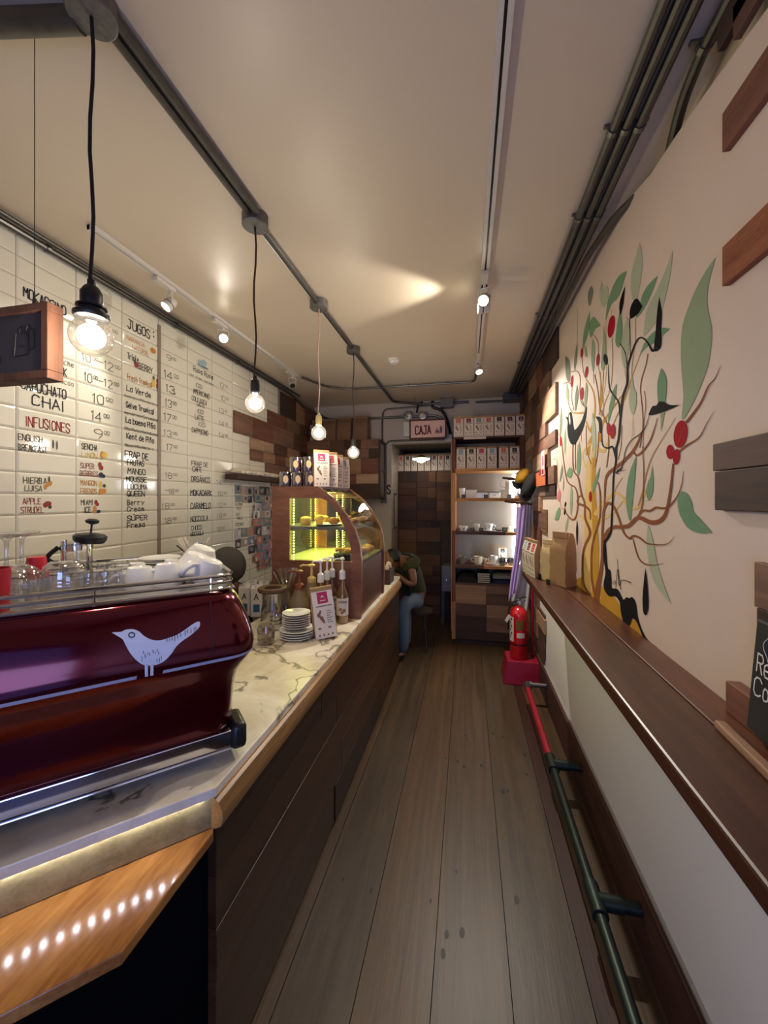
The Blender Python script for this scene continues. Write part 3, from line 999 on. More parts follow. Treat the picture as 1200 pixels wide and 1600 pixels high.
for a in [('MOKACCINO', 37, 463, 103, 15), ('LATTE', 66, 504, 95, 13), ('LATTE', 68, 522, 95, 13), ('Largo', 70, 541, 99, 13), ('con Leche', 66, 558, 116, 10, G_, .09), ('MOKADARK', 60, 575, 104, 13), ('con cacao', 66, 590, 116, 9, G_, .09),
          ('CAPUCHATO', 33, 606, 103, 15), ('CHAI', 50, 632, 100, 16), ('INFUSIONES', 40, 665, 109, 15, RD_, .09), ('ENGLISH', 29, 687, 66, 11, G_), ('BREAKFAST', 29, 703, 73, 11, G_), ('HIERBA', 37, 755, 73, 11, GR_, .09), ('LUISA', 39, 767, 66, 10, GR_, .09),
          ('APPLE', 36, 788, 64, 11, RD_, .09), ('STRUDEL', 33, 802, 68, 11, RD_, .09), ('14.00', 160, 516, 184, 11, G_, .09), ('10.00', 129, 563, 153, 12, G_, .08), ('-', 154, 570, 161, 12, G_, .08), ('12.00', 164, 576, 188, 12, G_, .08), ('10.00', 133, 595, 153, 13, G_, .08), ('-', 154, 600, 161, 12, G_, .08), ('12.00', 164, 604, 186, 12, G_, .08), ('10.00', 146, 629, 176, 14, G_, .09), ('14.00', 144, 656, 171, 14, G_, .09),
          ('9.00', 147, 684, 171, 14, G_, .08), ('SENCHA', 128, 701, 152, 10, GR_), ('LIMÓN', 128, 714, 152, 9, YL_, .09), ('SUPER', 126, 731, 147, 9, RD_), ('BERRIES', 125, 743, 153, 9, RD_), ('MANGON', 126, 758, 151, 9, OR_), ('FRIENDS', 126, 771, 151, 9, OR_),
          ('MIAMI', 127, 789, 145, 9), ('ICE', 132, 801, 142, 10),
          ('JUGOS', 200, 512, 234, 14), ('NARANJA', 198, 530, 226, 8, OR_, .09), ('NATURAL', 207, 545, 233, 8, OR_, .09), ('Triple', 199, 560, 217, 11), ('BERRY', 217, 576, 238, 11), ('Fresh Tropical', 199, 592, 238, 10, OR_, .1), ('La Verde', 198, 610, 236, 10, K_, .13),
          ('Espinaca+Piña+Naranja', 195, 619, 247, 4, G_, .13), ('Selva Tropical', 197, 636, 241, 10, K_, .13), ('mandarina+Carambola', 195, 646, 246, 5, G_, .12), ('La buena Piña', 197, 660, 243, 10, K_, .13), ('Piña+Pepino+Hierbabuena', 195, 671, 246, 5, G_, .12),
          ('Kent de Piña', 198, 685, 241, 10, K_, .13), ('Mango+Piña+Naranja', 196, 697, 240, 5, G_, .12), ('FRAP DE', 196, 714, 232, 11, K_, .13), ('FRUTAS', 199, 726, 225, 10, K_, .13), ('MANGO', 200, 740, 227, 10, K_, .13), ('MOUSSE', 198, 752, 229, 9, K_, .13),
          ('LÚCUMA', 199, 764, 230, 9, K_, .13), ('QUEEN', 199, 775, 226, 9, K_, .13), ('Berry', 199, 789, 225, 9, K_, .14), ('Cream', 199, 799, 225, 8, K_, .14), ('SÚPER', 199, 814, 230, 9, K_, .13), ('Fresa', 199, 825, 227, 9, K_, .14),
          ('9.00', 260, 562, 275, 10, G_, .09), ('14.00', 257, 590, 279, 12, G_, .09), ('13.', 260, 612, 277, 12, G_, .09), ('13.00', 259, 635, 276, 12, G_, .09), ('17.00', 257, 657, 276, 12, G_, .09), ('13.00', 257, 681, 277, 11, G_, .09), ('17.00', 261, 703, 277, 11, G_, .09),
          ('18.00', 259, 747, 277, 10, G_, .09), ('-', 258, 770, 263, 9, G_, .09), ('18.00', 264, 772, 279, 9, G_, .09), ('18.00', 254, 795, 273, 10, G_, .09), ('18.00', 258, 818, 276, 10, G_, .09),
          ('Rupa Rupa', 302, 579, 333, 9, K_, .11), ('Café frappé con leche', 297, 586, 334, 3.5, G_, .14), ('ICED', 306, 604, 316, 7, G_), ('AMERICANO', 302, 614, 327, 9, G_), ('COLD BREW', 300, 625, 323, 8, G_), ('LATTE', 308, 634, 320, 8, G_), ('ICED', 309, 645, 318, 7, G_),
          ('LATTE', 305, 655, 319, 9, G_), ('ICED', 310, 665, 321, 7, G_), ('CAPPUCINO', 300, 675, 325, 9, G_), ('FRAP DE', 299, 727, 325, 8, K_, .12), ('CAFÉ', 301, 736, 315, 8, K_, .12), ('ORGÁNICO', 299, 752, 328, 9, K_, .12), ('MOKADARK', 298, 774, 331, 10, K_, .12),
          ('CARAMELO', 298, 795, 329, 10, K_, .12), ('NOCCIOLA', 298, 815, 325, 9, K_, .12), ('CHOCO', 299, 829, 315, 8, K_, .12), ('NOCCIOLA', 298, 838, 318, 7, K_, .12),
          ('12.00', 344, 605, 356, 9, G_, .08), ('10.00', 345, 625, 357, 9, G_, .08), ('13.00', 343, 645, 355, 9, G_, .08), ('14.00', 343, 665, 356, 9, G_, .08), ('14.00', 343, 684, 356, 9, G_, .08), ('14.00', 339, 757, 352, 8, G_, .08), ('15.00', 341, 775, 354, 8, G_, .08),
          ('15.00', 340, 793, 353, 8, G_, .08), ('18.00', 340, 810, 353, 8, G_, .08), ('18.00', 339, 831, 351, 8, G_, .08),
          ('ALMOND', 368, 790, 379, 4.5), ('MILK', 370, 796, 377, 4.5), ('OAT', 369, 806, 375, 5), ('MILK', 371, 812, 379, 5), ('COCONUT', 368, 822, 381, 5), ('MILK', 372, 829, 378, 4.5), ('EXTRA', 368, 840, 377, 5), ('SHOT', 371, 846, 377, 4.5)]:
    menu(*a)
# little fruit drawings beside the words
for x, y, rx, ry, mi in [(240, 519, 1.1, 1.4, K_), (240, 526, 1.1, 1.4, K_), (160, 711, 3.6, 6, OR_), (164, 711, 4, 5, YL_), (156, 726, 3, 4, RD_), (158, 731, 3.5, 4, RD_), (158, 742, 4, 4, BL_), (162, 744, 2.6, 3, BL_), (157, 757, 2.6, 5, YL_), (158, 768, 4, 5, OR_), (163, 767, 3, 4, OR_), (163, 759, 2.5, 3, GR_), (150, 785, 2.8, 4, RD_), (152, 788, 2.6, 3, RD_),
                         (148, 796, 3, 6, OR_), (154, 799, 3.2, 2.5, BL_), (75, 787, 5.5, 4, RD_), (71, 789, 4, 4, RD_), (78, 792, 3, 3, GR_), (74, 757, 3, 4, OR_), (79, 755, 2.6, 4, OR_), (77, 749, 1.4, 5, GR_), (71, 761, 2.4, 4, OR_), (239, 548, 4.5, 4.5, OR_), (213, 570, 3.2, 4.5, RD_), (211, 567, 2, 4, GR_),
                         (240, 599, 2.6, 7, YL_), (240, 591, 1.6, 4, GR_), (247, 604, 3, 6, RD_), (247, 596, 3, 5, RD_), (313, 567, 4, 4.5, 7), (319, 567, 4.5, 4.5, 7), (317, 573, 9, 2, 8), (83, 694, 1.6, 7, G_), (89, 696, 1.4, 7, G_)]:
    blob(x, y, rx, ry, mi)
tx.build('menu_lettering', [M_inkb, mat('grey_marker', (88, 82, 74), .6), mat('red_marker', (150, 52, 48), .6), mat('orange_marker', (206, 140, 62), .6), mat('olive_marker', (72, 78, 48), .6), mat('yellow_marker', (222, 190, 84), .6), mat('navy_marker', (38, 42, 74), .6),
                            mat('ice_marker', (166, 190, 196), .6), mat('teal_marker', (104, 140, 146), .6)], wall_left, smooth=False)

# ================================================================== COUNTER
CT = .89                        # marble top
cc = Vector((-.648, .905, 0))   # outer corner
def chf(u, k=0.):               # point on the chamfer line, u to the left, k outwards
    return cc + UV * u + NV * k


counter = thing('counter', 'long wood-fronted bar counter with a marble top running down the left side', 'counter', (-.95, 2.2, 0))
mtop = MB()
top = [Vector((-.648, .905, 0)), Vector((-.648, 3.78, 0)), Vector((-1.3, 3.78, 0)), Vector((-1.3, 1.42, 0)), Vector((-2.0, .70, 0)), Vector((-2.0, .30, 0)), chf(1.38)]
mtop.prism([(p.x, p.y, CT - .026) for p in top], (0, 0, .026))
mtop.build('marble_top', marble('veined_marble'), counter, smooth=False, bevel=.003)
M_cw = [wood('counter_board', (40, 23, 13), (67, 41, 24), 'Y', .38, 14, 1.2, .25), wood('counter_board_light', (50, 30, 17), (78, 50, 30), 'Y', .38, 14, 1.2, .25), wood('counter_board_deep', (32, 19, 11), (55, 33, 20), 'Y', .4, 14, 1.2, .25), mat('black_stain', (5, 5, 5), .85, 0, .2, spec=.08)]
cb = MB()
inner = [Vector((-.68, .95, 0)), Vector((-.68, 3.76, 0)), Vector((-1.26, 3.76, 0)), Vector((-1.26, 1.42, 0)), Vector((-1.98, .72, 0)), Vector((-1.98, .33, 0)), chf(1.36, -.05)]
cb.prism([(p.x, p.y, .0) for p in inner], (0, 0, CT - .027), 3)
cb.build('body', M_cw, counter, smooth=False)
fp = MB()
zs = [.02, .2, .36, .5, .64, .775]
for i, (a, b) in enumerate(zip(zs[:-1], zs[1:])):
    y = .915
    while y < 3.74:
        y2 = min(y + R.uniform(.7, 1.3), 3.76)
        if 3.76 - y2 < .3:
            y2 = 3.76
        fp.box(-.68, -.655 + R.uniform(-.003, .003), y + .001, y2 - .001, a + .001, b - .001, R.choice([0, 1, 2]))
        y = y2
fp.build('front_panel', M_cw, counter, smooth=False, bevel=.0012)
ml = MB()
pr = [(-.68, .855), (-.664, .858), (-.645, .845), (-.634, .822), (-.632, .80), (-.638, .782), (-.655, .774), (-.68, .774)]
ml.prism([(x, .912, z) for x, z in pr], (0, 2.86, 0))
ml.build('edge_moulding', wood('moulding_wood', (104, 72, 38), (158, 116, 66), 'Y', .36, 20, 1.2, .3), counter, smooth=True, angle=25)
rb = MB()
rb.obox(chf(.004, -.03) + Vector((0, 0, .772)), UV * 1.35, NV * .012, (0, 0, .084))
rb.build('chamfer_board', wood('chamfer_wood', (112, 96, 62), (150, 132, 92), 'X', .4, 20, 4, .25), counter, smooth=False, bevel=.004)
# lower shelf that fills the corner under the chamfer
M_sh = wood('shelf_oak', (150, 96, 44), (206, 146, 80), 'X', .24, 13, 13, .08)
sh = MB()
s0 = [Vector((-.655, .905, 0)), Vector((-.655, .628, 0)), Vector((-.655, .628, 0)) + UV * 1.2, chf(1.36, -.03), chf(.0, -.03)]
sh.prism([(p.x, p.y, .745) for p in s0], (0, 0, .027))
sh.build('corner_shelf', [wood('shelf_oak_b', (128, 76, 34), (184, 126, 64), 'Y', .16, 15, 2.5, .03)], counter, smooth=False, bevel=.003)
# light strip under the marble edge: strip with its diodes
M_led = glow('led_white', (235, 240, 255), 110)
M_ledw = glow('led_warm', (255, 230, 140), 4.2)
ls = thing('led_strip', 'strip of small white lights under the angled marble edge beside the corner shelf', 'light strip', chf(.6, -.012) + Vector((0, 0, .86)))
st = MB()
st.obox(chf(.02, -.014) + Vector((0, 0, .8630)), UV * 1.32, NV * .010, (0, 0, .0009))
st.build('tape', M_white, ls, smooth=False)
dd = MB()
for i in range(46):
    p = chf(.035 + i * .028, -.0135) + Vector((0, 0, .8612))
    dd.obox(p, UV * .007, NV * .006, (0, 0, .0017))
dd.build('diode', M_led, ls, smooth=False)
ls = thing('led_strip', 'warm light strip under the long marble edge above the wooden counter front', 'light strip', (-.656, 2.3, .862))
MB().box(-.668, -.659, .93, 3.74, .8600, .8635).build('tape', M_ledw, ls, smooth=False)

# ================================================================== RIGHT-HAND LEDGE, FOOT RAIL
lg = thing('wall_ledge', 'long dark reddish wooden bar ledge along the right wall under the mural', 'ledge', (.51, 1.2, 1.1))
M_lg = wood('ledge_wood', (52, 26, 17), (92, 50, 33), 'Y', .36, 12, 1.1, .1)
MB().box(.386, .545, YF + .02, 2.92, 1.098, 1.14).build('front_board', M_lg, lg, smooth=False, bevel=.006)
MB().box(.5465, XR - .001, YF + .02, 2.92, 1.1, 1.1405).build('rear_board', wood('ledge_wood_rear', (70, 38, 25), (112, 66, 44), 'Y', .3, 12, 1.3, .12), lg, smooth=False, bevel=.003)
fr = thing('foot_rail', 'dark green iron pipe foot rail with a red far end along the right wall', 'foot rail', (.47, 1.6, .18))
M_pipe = mat('dark_green_pipe', (44, 54, 48), .4, .6, .35, 30, .1)
M_red = mat('red_paint', (158, 26, 44), .4, 0, .1, 14)
zr = .16
xr = .465
MB().tube([(xr, YF + .05, zr), (xr, 2.32, zr)], .021, 14).build('pipe', M_pipe, fr)
MB().tube([(xr, 2.3, zr), (xr, 3.25, zr)], .021, 14).build('red_pipe', M_red, fr)
for y in (1.57, 2.33):
    t = MB()
    t.tube([(xr, y - .06, zr), (xr, y + .06, zr)], .029, 14)
    t.tube([(xr, y, zr), (xr + .09, y, zr)], .027, 14)
    t.tube([(xr + .09, y, zr), (XR - .024, y, zr)], .021, 14)
    t.build('bracket', M_pipe, fr)
t = MB()
t.tube([(xr, 3.2, zr), (xr, 3.27, zr), (xr + .01, 3.285, zr), (xr + .04, 3.29, zr)], .027, 12)
t.tube([(xr + .04, 3.29, zr), (XR - .024, 3.29, zr)], .018, 12)
t.build('bracket', M_steel, fr)

# black chalkboard on the ledge with its wooden rest
cbk = thing('chalkboard', 'black chalkboard with white chalk writing leaning on the ledge at right', 'chalkboard', (.57, .9, 1.142))
ctop = onX(1176, 1008, .585)
b0 = Vector((.60, .985, 1.158))
d1 = Vector((-.03, -.36, 0))
upv = Vector((.02, 0, .235))
bd = MB()
bd.obox(b0, d1, upv, Vector((-.010, 0, 0)))
bd.build('board', mat('chalkboard_black', (14, 14, 15), .6, 0, .2, 30), cbk, smooth=False, bevel=.004)
ck = MB()
fo = b0 + Vector((-.0125, 0, 0))
u_ = d1.normalized()
v_ = upv.normalized()
def cpos(a, b):
    return fo + u_ * a + v_ * b - Vector((.0006 + .03 * 0, 0, 0))


write(ck, 'Red', cpos(.022, .13), u_, v_, .065, .038, .09)
write(ck, 'Velvet', cpos(.1, .13), u_, v_, .12, .036, .09)
write(ck, 'Cookie', cpos(.02, .082), u_, v_, .15, .036, .09)
for i in range(26):
    a0, a1 = i * math.pi * 2 / 26, (i + 1) * math.pi * 2 / 26
    f = lambda a: cpos(.075 + (.033 + .007 * abs(math.sin(2.5 * a))) * math.cos(a), .19 + (.028 + .006 * abs(math.sin(2.5 * a))) * math.sin(a))
    ck.tube([f(a0), f(a1)], .0007, 4)
write(ck, 'V', cpos(.06, .178), u_, v_, .02, .025, .09)
ck.build('chalk_writing', mat('white_chalk', (225, 225, 220), .9), cbk, smooth=False)
tag(MB().obox((.538, 1.0, 1.1405), (-.02, -.40, 0), (.022, 0, 0), (0, 0, .018)).build('wooden_rest', W3, smooth=False, bevel=.004), 'pale wooden batten on the ledge in front of the chalkboard foot', 'batten')
o = onX(1147, 1064, .62)
tag(MB().box(.606, .638, .74, 1.082, 1.1405, 1.1405 + .075).build('wooden_block', W5, smooth=False, bevel=.003), 'low reddish wooden block on the ledge against the wall behind the chalkboard', 'block')

# ================================================================== CONDUITS AND CEILING FITTINGS
def bend(pts, r=.08, n=6):
    """polyline with rounded corners"""
    pts = [Vector(p) for p in pts]
    out = [pts[0]]
    for a, b, c in zip(pts[:-2], pts[1:-1], pts[2:]):
        d0 = (a - b)
        d1 = (c - b)
        q = min(r, d0.length * .45, d1.length * .45)
        p0, p1 = b + d0.normalized() * q, b + d1.normalized() * q
        for i in range(n + 1):
            t = i / n
            out.append(p0 * (1 - t) ** 2 + b * 2 * t * (1 - t) + p1 * t * t)
    out.append(pts[-1])
    return out


def conduit(label, runs, r=.012, m=None, clips=()):
    t = thing('conduit', label, 'conduit', Vector(runs[0][0]))
    mb = MB()
    for q in runs:
        mb.tube(bend(q), r, 10)
    mb.build('pipe', m or M_dsteel, t)
    for c, ax, wdt in clips:
        c = Vector(c)
        ax = Vector(ax)
        k = MB()
        k.tube([c - ax * .009, c + ax * .009], r * 1.25, 10)
        k.box(c.x - wdt * abs(ax.y) - .006, c.x + wdt * abs(ax.y) + .006, c.y - wdt * abs(ax.x) - .006, c.y + wdt * abs(ax.x) + .006, c.z + r * .7, c.z + r * 1.2)
        k.build('clip', M_steel, t)
    return t


PXX = -.915
zc1 = ZC - .021
conduit('steel conduit on the ceiling joining the boxes of the hanging bulbs', [[(PXX, YF, zc1), (PXX, 4.55, zc1), (PXX, 4.8, zc1), (PXX + .35, 4.925, zc1 - .02), (.02, 4.925, zc1 - .02)], [(PXX + .035, YF, zc1), (PXX + .035, 1.5, zc1)]], .015)
tag(MB().tube([(PXX - .05, .80, zc1 - .01), (-2.0, .61, zc1 - .01)], .028, 14).build('conduit', M_dsteel), 'thick steel conduit crossing the ceiling at the top left corner', 'conduit')
yq = onZ(600, 605, ZC - .02).y
conduit('thin steel conduit crossing the ceiling in front of the back wall', [[(-1.62, 3.62, ZC - .03), (-1.5, 4.02, zc1), (-1.3, yq, zc1), (.075, yq, zc1), (.085, yq - .18, zc1), (.085, yq - .30, zc1)]], .011, M_steel, [((-.62, yq, zc1), (1, 0, 0), .02), ((-.2, yq, zc1), (1, 0, 0), .02)])
wy = XL + .03
conduit('steel conduit along the top of the tiled wall', [[(wy, YF, ZC - .03), (wy, 4.2, ZC - .03), (wy + .02, 4.55, ZC - .12), (wy + .2, 4.92, ZC - .19), (-1.2, YB - .02, ZC - .19), (-.36, YB - .02, ZC - .19), (-.215, YB - .02, ZC - .32), (-.215, YB - .02, 2.45)]], .016, M_steel,
        [((wy, y, ZC - .03), (0, 1, 0), .02) for y in (1.5, 2.35, 3.1)])
conduit('second steel conduit under the ceiling beside the tiled wall', [[(wy + .045, YF, ZC - .02), (wy + .045, 4.3, ZC - .02)]], .011)
xv = onY(597, 720, YB - .03).x
conduit('vertical steel conduit down the back wall beside the wall cabinet', [[(-.45, YB - .016, ZC - .06), (xv + .01, YB - .016, ZC - .08), (xv, YB - .016, ZC - .25), (xv, YB - .016, 1.60)]], .011)
conduit('steel conduit bent round the top of the passage doorway', [[(xv + .045, YB - .016, 1.60), (xv + .045, YB - .016, DZ + .035), (-.24, YB - .016, DZ + .035)]], .011)
q = [onY(676, 627, YB - .02), onY(676, 636, YB - .03), onY(690, 642, YB - .04), onY(699, 658, YB - .04), onY(705, 684, YB - .03)]
tag(MB().tube(spline([tuple(p) for p in q], False, 6), .017, 10).build('cable_conduit', M_black), 'black flexible conduit curling down beside the sign over the passage', 'conduit')
q = [onY(660, 628, YB - .02), onY(654, 633, YB - .03), onY(651, 645, YB - .03)]
tag(MB().tube(spline([tuple(p) for p in q], False, 6), .012, 10).build('cable_conduit', M_black), 'short black flexible conduit above the emergency light', 'conduit')
jb = onY(698, 618, YB - .06)
tag(MB().box(jb.x - .075, jb.x + .085, YB - .12, YB - .001, 2.79, 2.895).build('junction_box', M_steel, smooth=False, bevel=.004), 'square grey metal junction box under the ceiling on the back wall', 'junction box')
jb = onY(700, 689, YB - .03)
tag(MB().box(jb.x - .04, jb.x + .05, YB - .07, YB - .001, 2.36, 2.46).build('junction_box', mat('pale_metal_box', (170, 166, 158), .4, .5), smooth=False, bevel=.004), 'small pale metal box at the top right corner of the passage doorway', 'junction box')
# bundle of conduits along the right side of the ceiling
for i, (x, lab) in enumerate([(.475, 'leftmost pipe of the conduit bundle along the right side of the ceiling'), (.513, 'middle pipe of the conduit bundle along the right side of the ceiling'), (.553, 'rightmost pipe of the conduit bundle along the right side of the ceiling')]):
    runs = [[(x, YF, ZC - .022), (x, 4.72, ZC - .022)]]
    cl_ = [((x, y, ZC - .022), (0, 1, 0), .022) for y in (1.42, 1.83, 2.75, 3.7)]
    if i == 2:
        runs = [[(x, YF, ZC - .022), (x, 4.72, ZC - .022)]]
    conduit(lab, runs, .016, M_dsteel, cl_)
conduit('conduit leaving the bundle and dropping behind the top of the mural wall', [[(.575, 4.7, ZC - .05), (.585, 2.1, ZC - .045), (.612, 1.82, ZC - .05), (.655, 1.7, ZC - .055), (.68, 1.55, ZC - .06)]], .015, M_dsteel)
conduit('conduit lying along the ceiling edge at the top right corner', [[(.62, YF, ZC - .03), (.625, 1.2, ZC - .03), (.632, 1.32, ZC - .05), (.66, 1.46, ZC - .09), (.69, 1.55, ZC - .12)]], .016, M_dsteel, [((.625, 1.2, ZC - .03), (0, 1, 0), .03)])
tag(MB().box(.42, .62, 4.7, 4.9, ZC - .09, ZC - .001).build('junction_box', M_dsteel, smooth=False, bevel=.004), 'dark metal box where the ceiling conduit bundle ends at the back', 'junction box')
conduit('steel conduit from the square box to the end of the bundle along the back wall', [[(.1, 4.925, ZC - .05), (.45, 4.925, ZC - .05)]], .013)
p = onZ(615, 562, ZC)
sd = MB()
sd.lathe([(0, -.035), (.03, -.035), (.034, -.02), (.05, -.016), (.053, 0), (0, 0)], (p.x, p.y, ZC), 24)
tag(sd.build('smoke_detector', M_white), 'small white round smoke detector on the ceiling near the back', 'smoke detector')

# hanging globe bulbs
def pendant(y, zb, r, label, mcord, msock, mglass, mfil, style, pw=1.):
    t = thing('pendant_light', label, 'pendant lamp', (PXX, y, ZC))
    bx = MB()
    bx.lathe([(0, -.05), (.052, -.05), (.056, -.046), (.056, -.003), (0, -.003)], (PXX, y, ZC), 28)
    bx.build('ceiling_box', mat('mottled_galvanised', (112, 110, 106), .5, .6, .5, 60, .1), t)
    ztop = zb + r + .085
    n = 9
    pth = [(PXX + .006 * math.sin(i * 1.3), y, ZC - .05 + (ztop - ZC + .05) * i / (n - 1)) for i in range(n)]
    MB().tube(pth, .0042, 8).build('cord', mcord, t)
    sk = MB()
    z0 = zb + r * .93
    if style == 0:
        sk.lathe([(.017, -.012), (.036, -.012), (.039, -.006), (.039, .0), (.028, .003), (.027, .012), (.033, .014), (.033, .018), (.022, .02), (.024, .03), (.024, .052), (.016, .066), (.009, .072), (.009, .084), (0, .084)], (PXX, y, z0 + .012), 24)
    else:
        sk.lathe([(.013, -.008), (.019, -.008), (.020, .03), (.018, .05), (.011, .056), (.007, .072), (0, .074)], (PXX, y, z0 + .012), 20)
    soc = sk.build('socket', msock, t)
    if style == 2:
        MB().lathe([(.012, 0), (.025, .002), (.026, .01), (.014, .016)], (PXX, y, z0), 20).build('collar', M_glass, soc)
    g = MB()
    prof = []
    for i in range(17):
        a = math.pi * (i / 16) * .885
        prof.append((r * math.sin(a), -r * math.cos(a)))
    prof[0] = (0, -r)
    prof.append((r * .30, r * .99))
    prof.append((r * .28, r * 1.12))
    g.lathe(prof, (PXX, y, zb), 32)
    bulb = g.build('bulb', mglass, t, angle=80)
    f = MB()
    f.lathe([(0, -r * .62), (r * .34, -r * .5), (r * .50, -r * .08), (r * .42, r * .34), (r * .18, r * .62), (0, r * .66)], (PXX, y, zb), 20)
    f.build('filament', mfil, bulb)
    lamp('bulb_light', 'POINT', (PXX, y, zb), BULB_W * pw, (1, .92, .80), size=r * .8)
    return t


M_fil = glow('bulb_filament', (255, 246, 228), 26)
M_fil2 = glow('bulb_core', (255, 244, 222), 30)
M_bg = glass('bulb_clear_glass', (.99, .94, .88), .08, .04, glowing=.10)
M_bg2 = glass('bulb_lit_glass', (1, .97, .9), .05, .03, glowing=.22)
M_cordb = mat('black_cord', (24, 18, 18), .8)
pendant(.79, 2.055, .0475, 'nearest hanging clear globe bulb on a black cord and ribbed black socket', M_cordb, M_black, M_bg, M_fil, 0, 1.2)
pendant(1.55, 2.072, .042, 'second hanging globe bulb, on a dark red cord with a plain black socket', mat('dark_red_cord', (52, 26, 28), .8), M_black, M_bg2, M_fil2, 2, 1.)
pendant(2.3, 2.068, .047, 'third hanging globe bulb, on a pink-beige cord with a cream socket', mat('beige_cord', (190, 150, 132), .8), mat('cream_socket', (196, 176, 120), .5), M_bg2, M_fil2, 1, .8)
pendant(3.06, 2.032, .049, 'farthest hanging globe bulb, on a thin dark cord', mat('brown_cord', (62, 48, 44), .8), M_dsteel, M_bg2, M_fil2, 2, 1.)

# track lights
M_trk = mat('track_white', (206, 200, 190), .4, 0, .03)
M_lens = glow('spot_lens', (255, 246, 214), 22)


def track(label, x, y0, y1):
    t = thing('light_track', label, 'light track', (x, (y0 + y1) / 2, ZC))
    b = MB()
    b.box(x - .02, x - .0045, y0, y1, ZC - .022, ZC - .001).box(x + .0045, x + .02, y0, y1, ZC - .022, ZC - .001).box(x - .019, x + .019, y0, y0 + .02, ZC - .024, ZC - .001).box(x - .019, x + .019, y1 - .02, y1, ZC - .024, ZC - .001)
    b.build('rail', M_trk, t, smooth=False)
    MB().box(x - .0044, x + .0044, y0 + .02, y1 - .02, ZC - .014, ZC - .001).build('slot', M_black, t, smooth=False)


def spot(label, x, y, target, lit=True, power=SPOT_W, ang=70, adapter=.11, drop=.075, mbody=None):
    t = thing('track_spotlight', label, 'spotlight', (x, y, ZC - .024), 0, 'spotlights on the ceiling tracks')
    MB().box(x - .018, x + .018, y - adapter, y + .03, ZC - .047, ZC - .0245).build('adapter', M_trk, t, smooth=False, bevel=.002)
    c = Vector((x, y, ZC - .05 - drop))
    d = (Vector(target) - c).normalized()
    y_ = MB()
    y_.tube([(x, y, ZC - .047), (x, y, ZC - .065)], .008, 10)
    s_ = d.cross(Vector((0, 0, 1))).normalized() * .034
    y_.tube([Vector((x, y, ZC - .065)) + s_, Vector((x, y, ZC - .065)) - s_], .004, 8)
    y_.tube([Vector((x, y, ZC - .065)) + s_, c + s_], .004, 8)
    y_.tube([Vector((x, y, ZC - .065)) - s_, c - s_], .004, 8)
    y_.build('yoke', M_trk, t)
    hb = MB()
    hb.lathe([(0, -.034), (.022, -.034), (.028, -.024), (.031, -.004), (.0315, .03), (.028, .034), (.0265, .026), (0, .026)], c, 24, axis=d)
    hd = hb.build('head', mbody or M_trk, t)
    rg = MB()
    rg.lathe([(.0318, .004), (.0326, .004), (.0326, .009), (.0318, .009)], c, 24, axis=d)
    rg.build('ring', M_dsteel, hd)
    ln = MB()
    ln.lathe([(0, .029), (.0262, .0285), (.0262, .0262), (0, .0262)], c, 24, axis=d)
    ln.build('lens', M_lens if lit else M_black, hd)
    if lit:
        lamp('spot_light', 'SPOT', c + d * .04, power, NEUT, c + d, .02, spot=ang, blend=.55)
    return t


track('white light track along the right half of the ceiling', .095, YF, 4.02)
track('white light track near the tiled wall', -1.675, 1.44, 3.62)
spot('lit spotlight nearest the camera on the right ceiling track', .095, onX(757, 250, .095).y, (-.5, .35, 1.2), power=20)
spot('lit spotlight on the right ceiling track turned left towards the counter', .095, 2.35, (-1.2, 2.2, 2.72), power=22)
spot('lit spotlight at the far end of the right ceiling track', .095, 3.45, (.5, 2.6, 1.0), power=95, ang=104)
spot('lit spotlight on the left track turned down to the tiled menu', -1.675, 1.92, (-2.03, 1.35, 1.95), power=16)
spot('lit spotlight in the middle of the left track facing into the room', -1.675, 2.42, (-1.0, 1.6, 2.5), power=8)
spot('unlit white spotlight with a dark face at the far end of the left track', -1.675, 3.52, (-1.4, 3.1, 2.3), lit=False)
# emergency light, hanging signs
el = thing('emergency_light', 'white emergency light with two round lamp heads above the sign', 'emergency light', onY(648, 672, YB - .02))
c = onY(634, 672, YB - .03)
MB().box(c.x - .025, c.x + .30, YB - .07, YB - .001, c.z - .09, c.z + .10).build('case', M_white, el, smooth=False, bevel=.01)
for px in (638, 660):
    c = onY(px, 650, YB - .09)
    h = MB()
    h.lathe([(0, -.05), (.03, -.05), (.055, -.01), (.058, .006), (.05, .008), (0, .004)], c, 24, axis=(0, -1, .1))
    hd = h.build('lamp_head', M_steel, el)
    MB().lathe([(0, .012), (.03, .011), (.046, .0085), (.046, .005), (0, .005)], c, 24, axis=(0, -1, .1)).build('lens', M_chrome, hd)


def framed_sign(label, x0, x1, y, z0, z1, mface, mframe, depth=.035, fw=.018):
    t = thing('hanging_sign', label, 'sign', ((x0 + x1) / 2, y + depth / 2, z0))
    f = MB()
    f.box(x0, x1, y, y + depth, z0, z0 + fw).box(x0, x1, y, y + depth, z1 - fw, z1).box(x0, x0 + fw, y, y + depth, z0 + fw, z1 - fw).box(x1 - fw, x1, y, y + depth, z0 + fw, z1 - fw)
    f.build('frame', mframe, t, smooth=False, bevel=.002)
    fa = MB().box(x0 + fw, x1 - fw, y + .008, y + depth - .004, z0 + fw, z1 - fw).build('face', mface, t, smooth=False)
    return t, fa


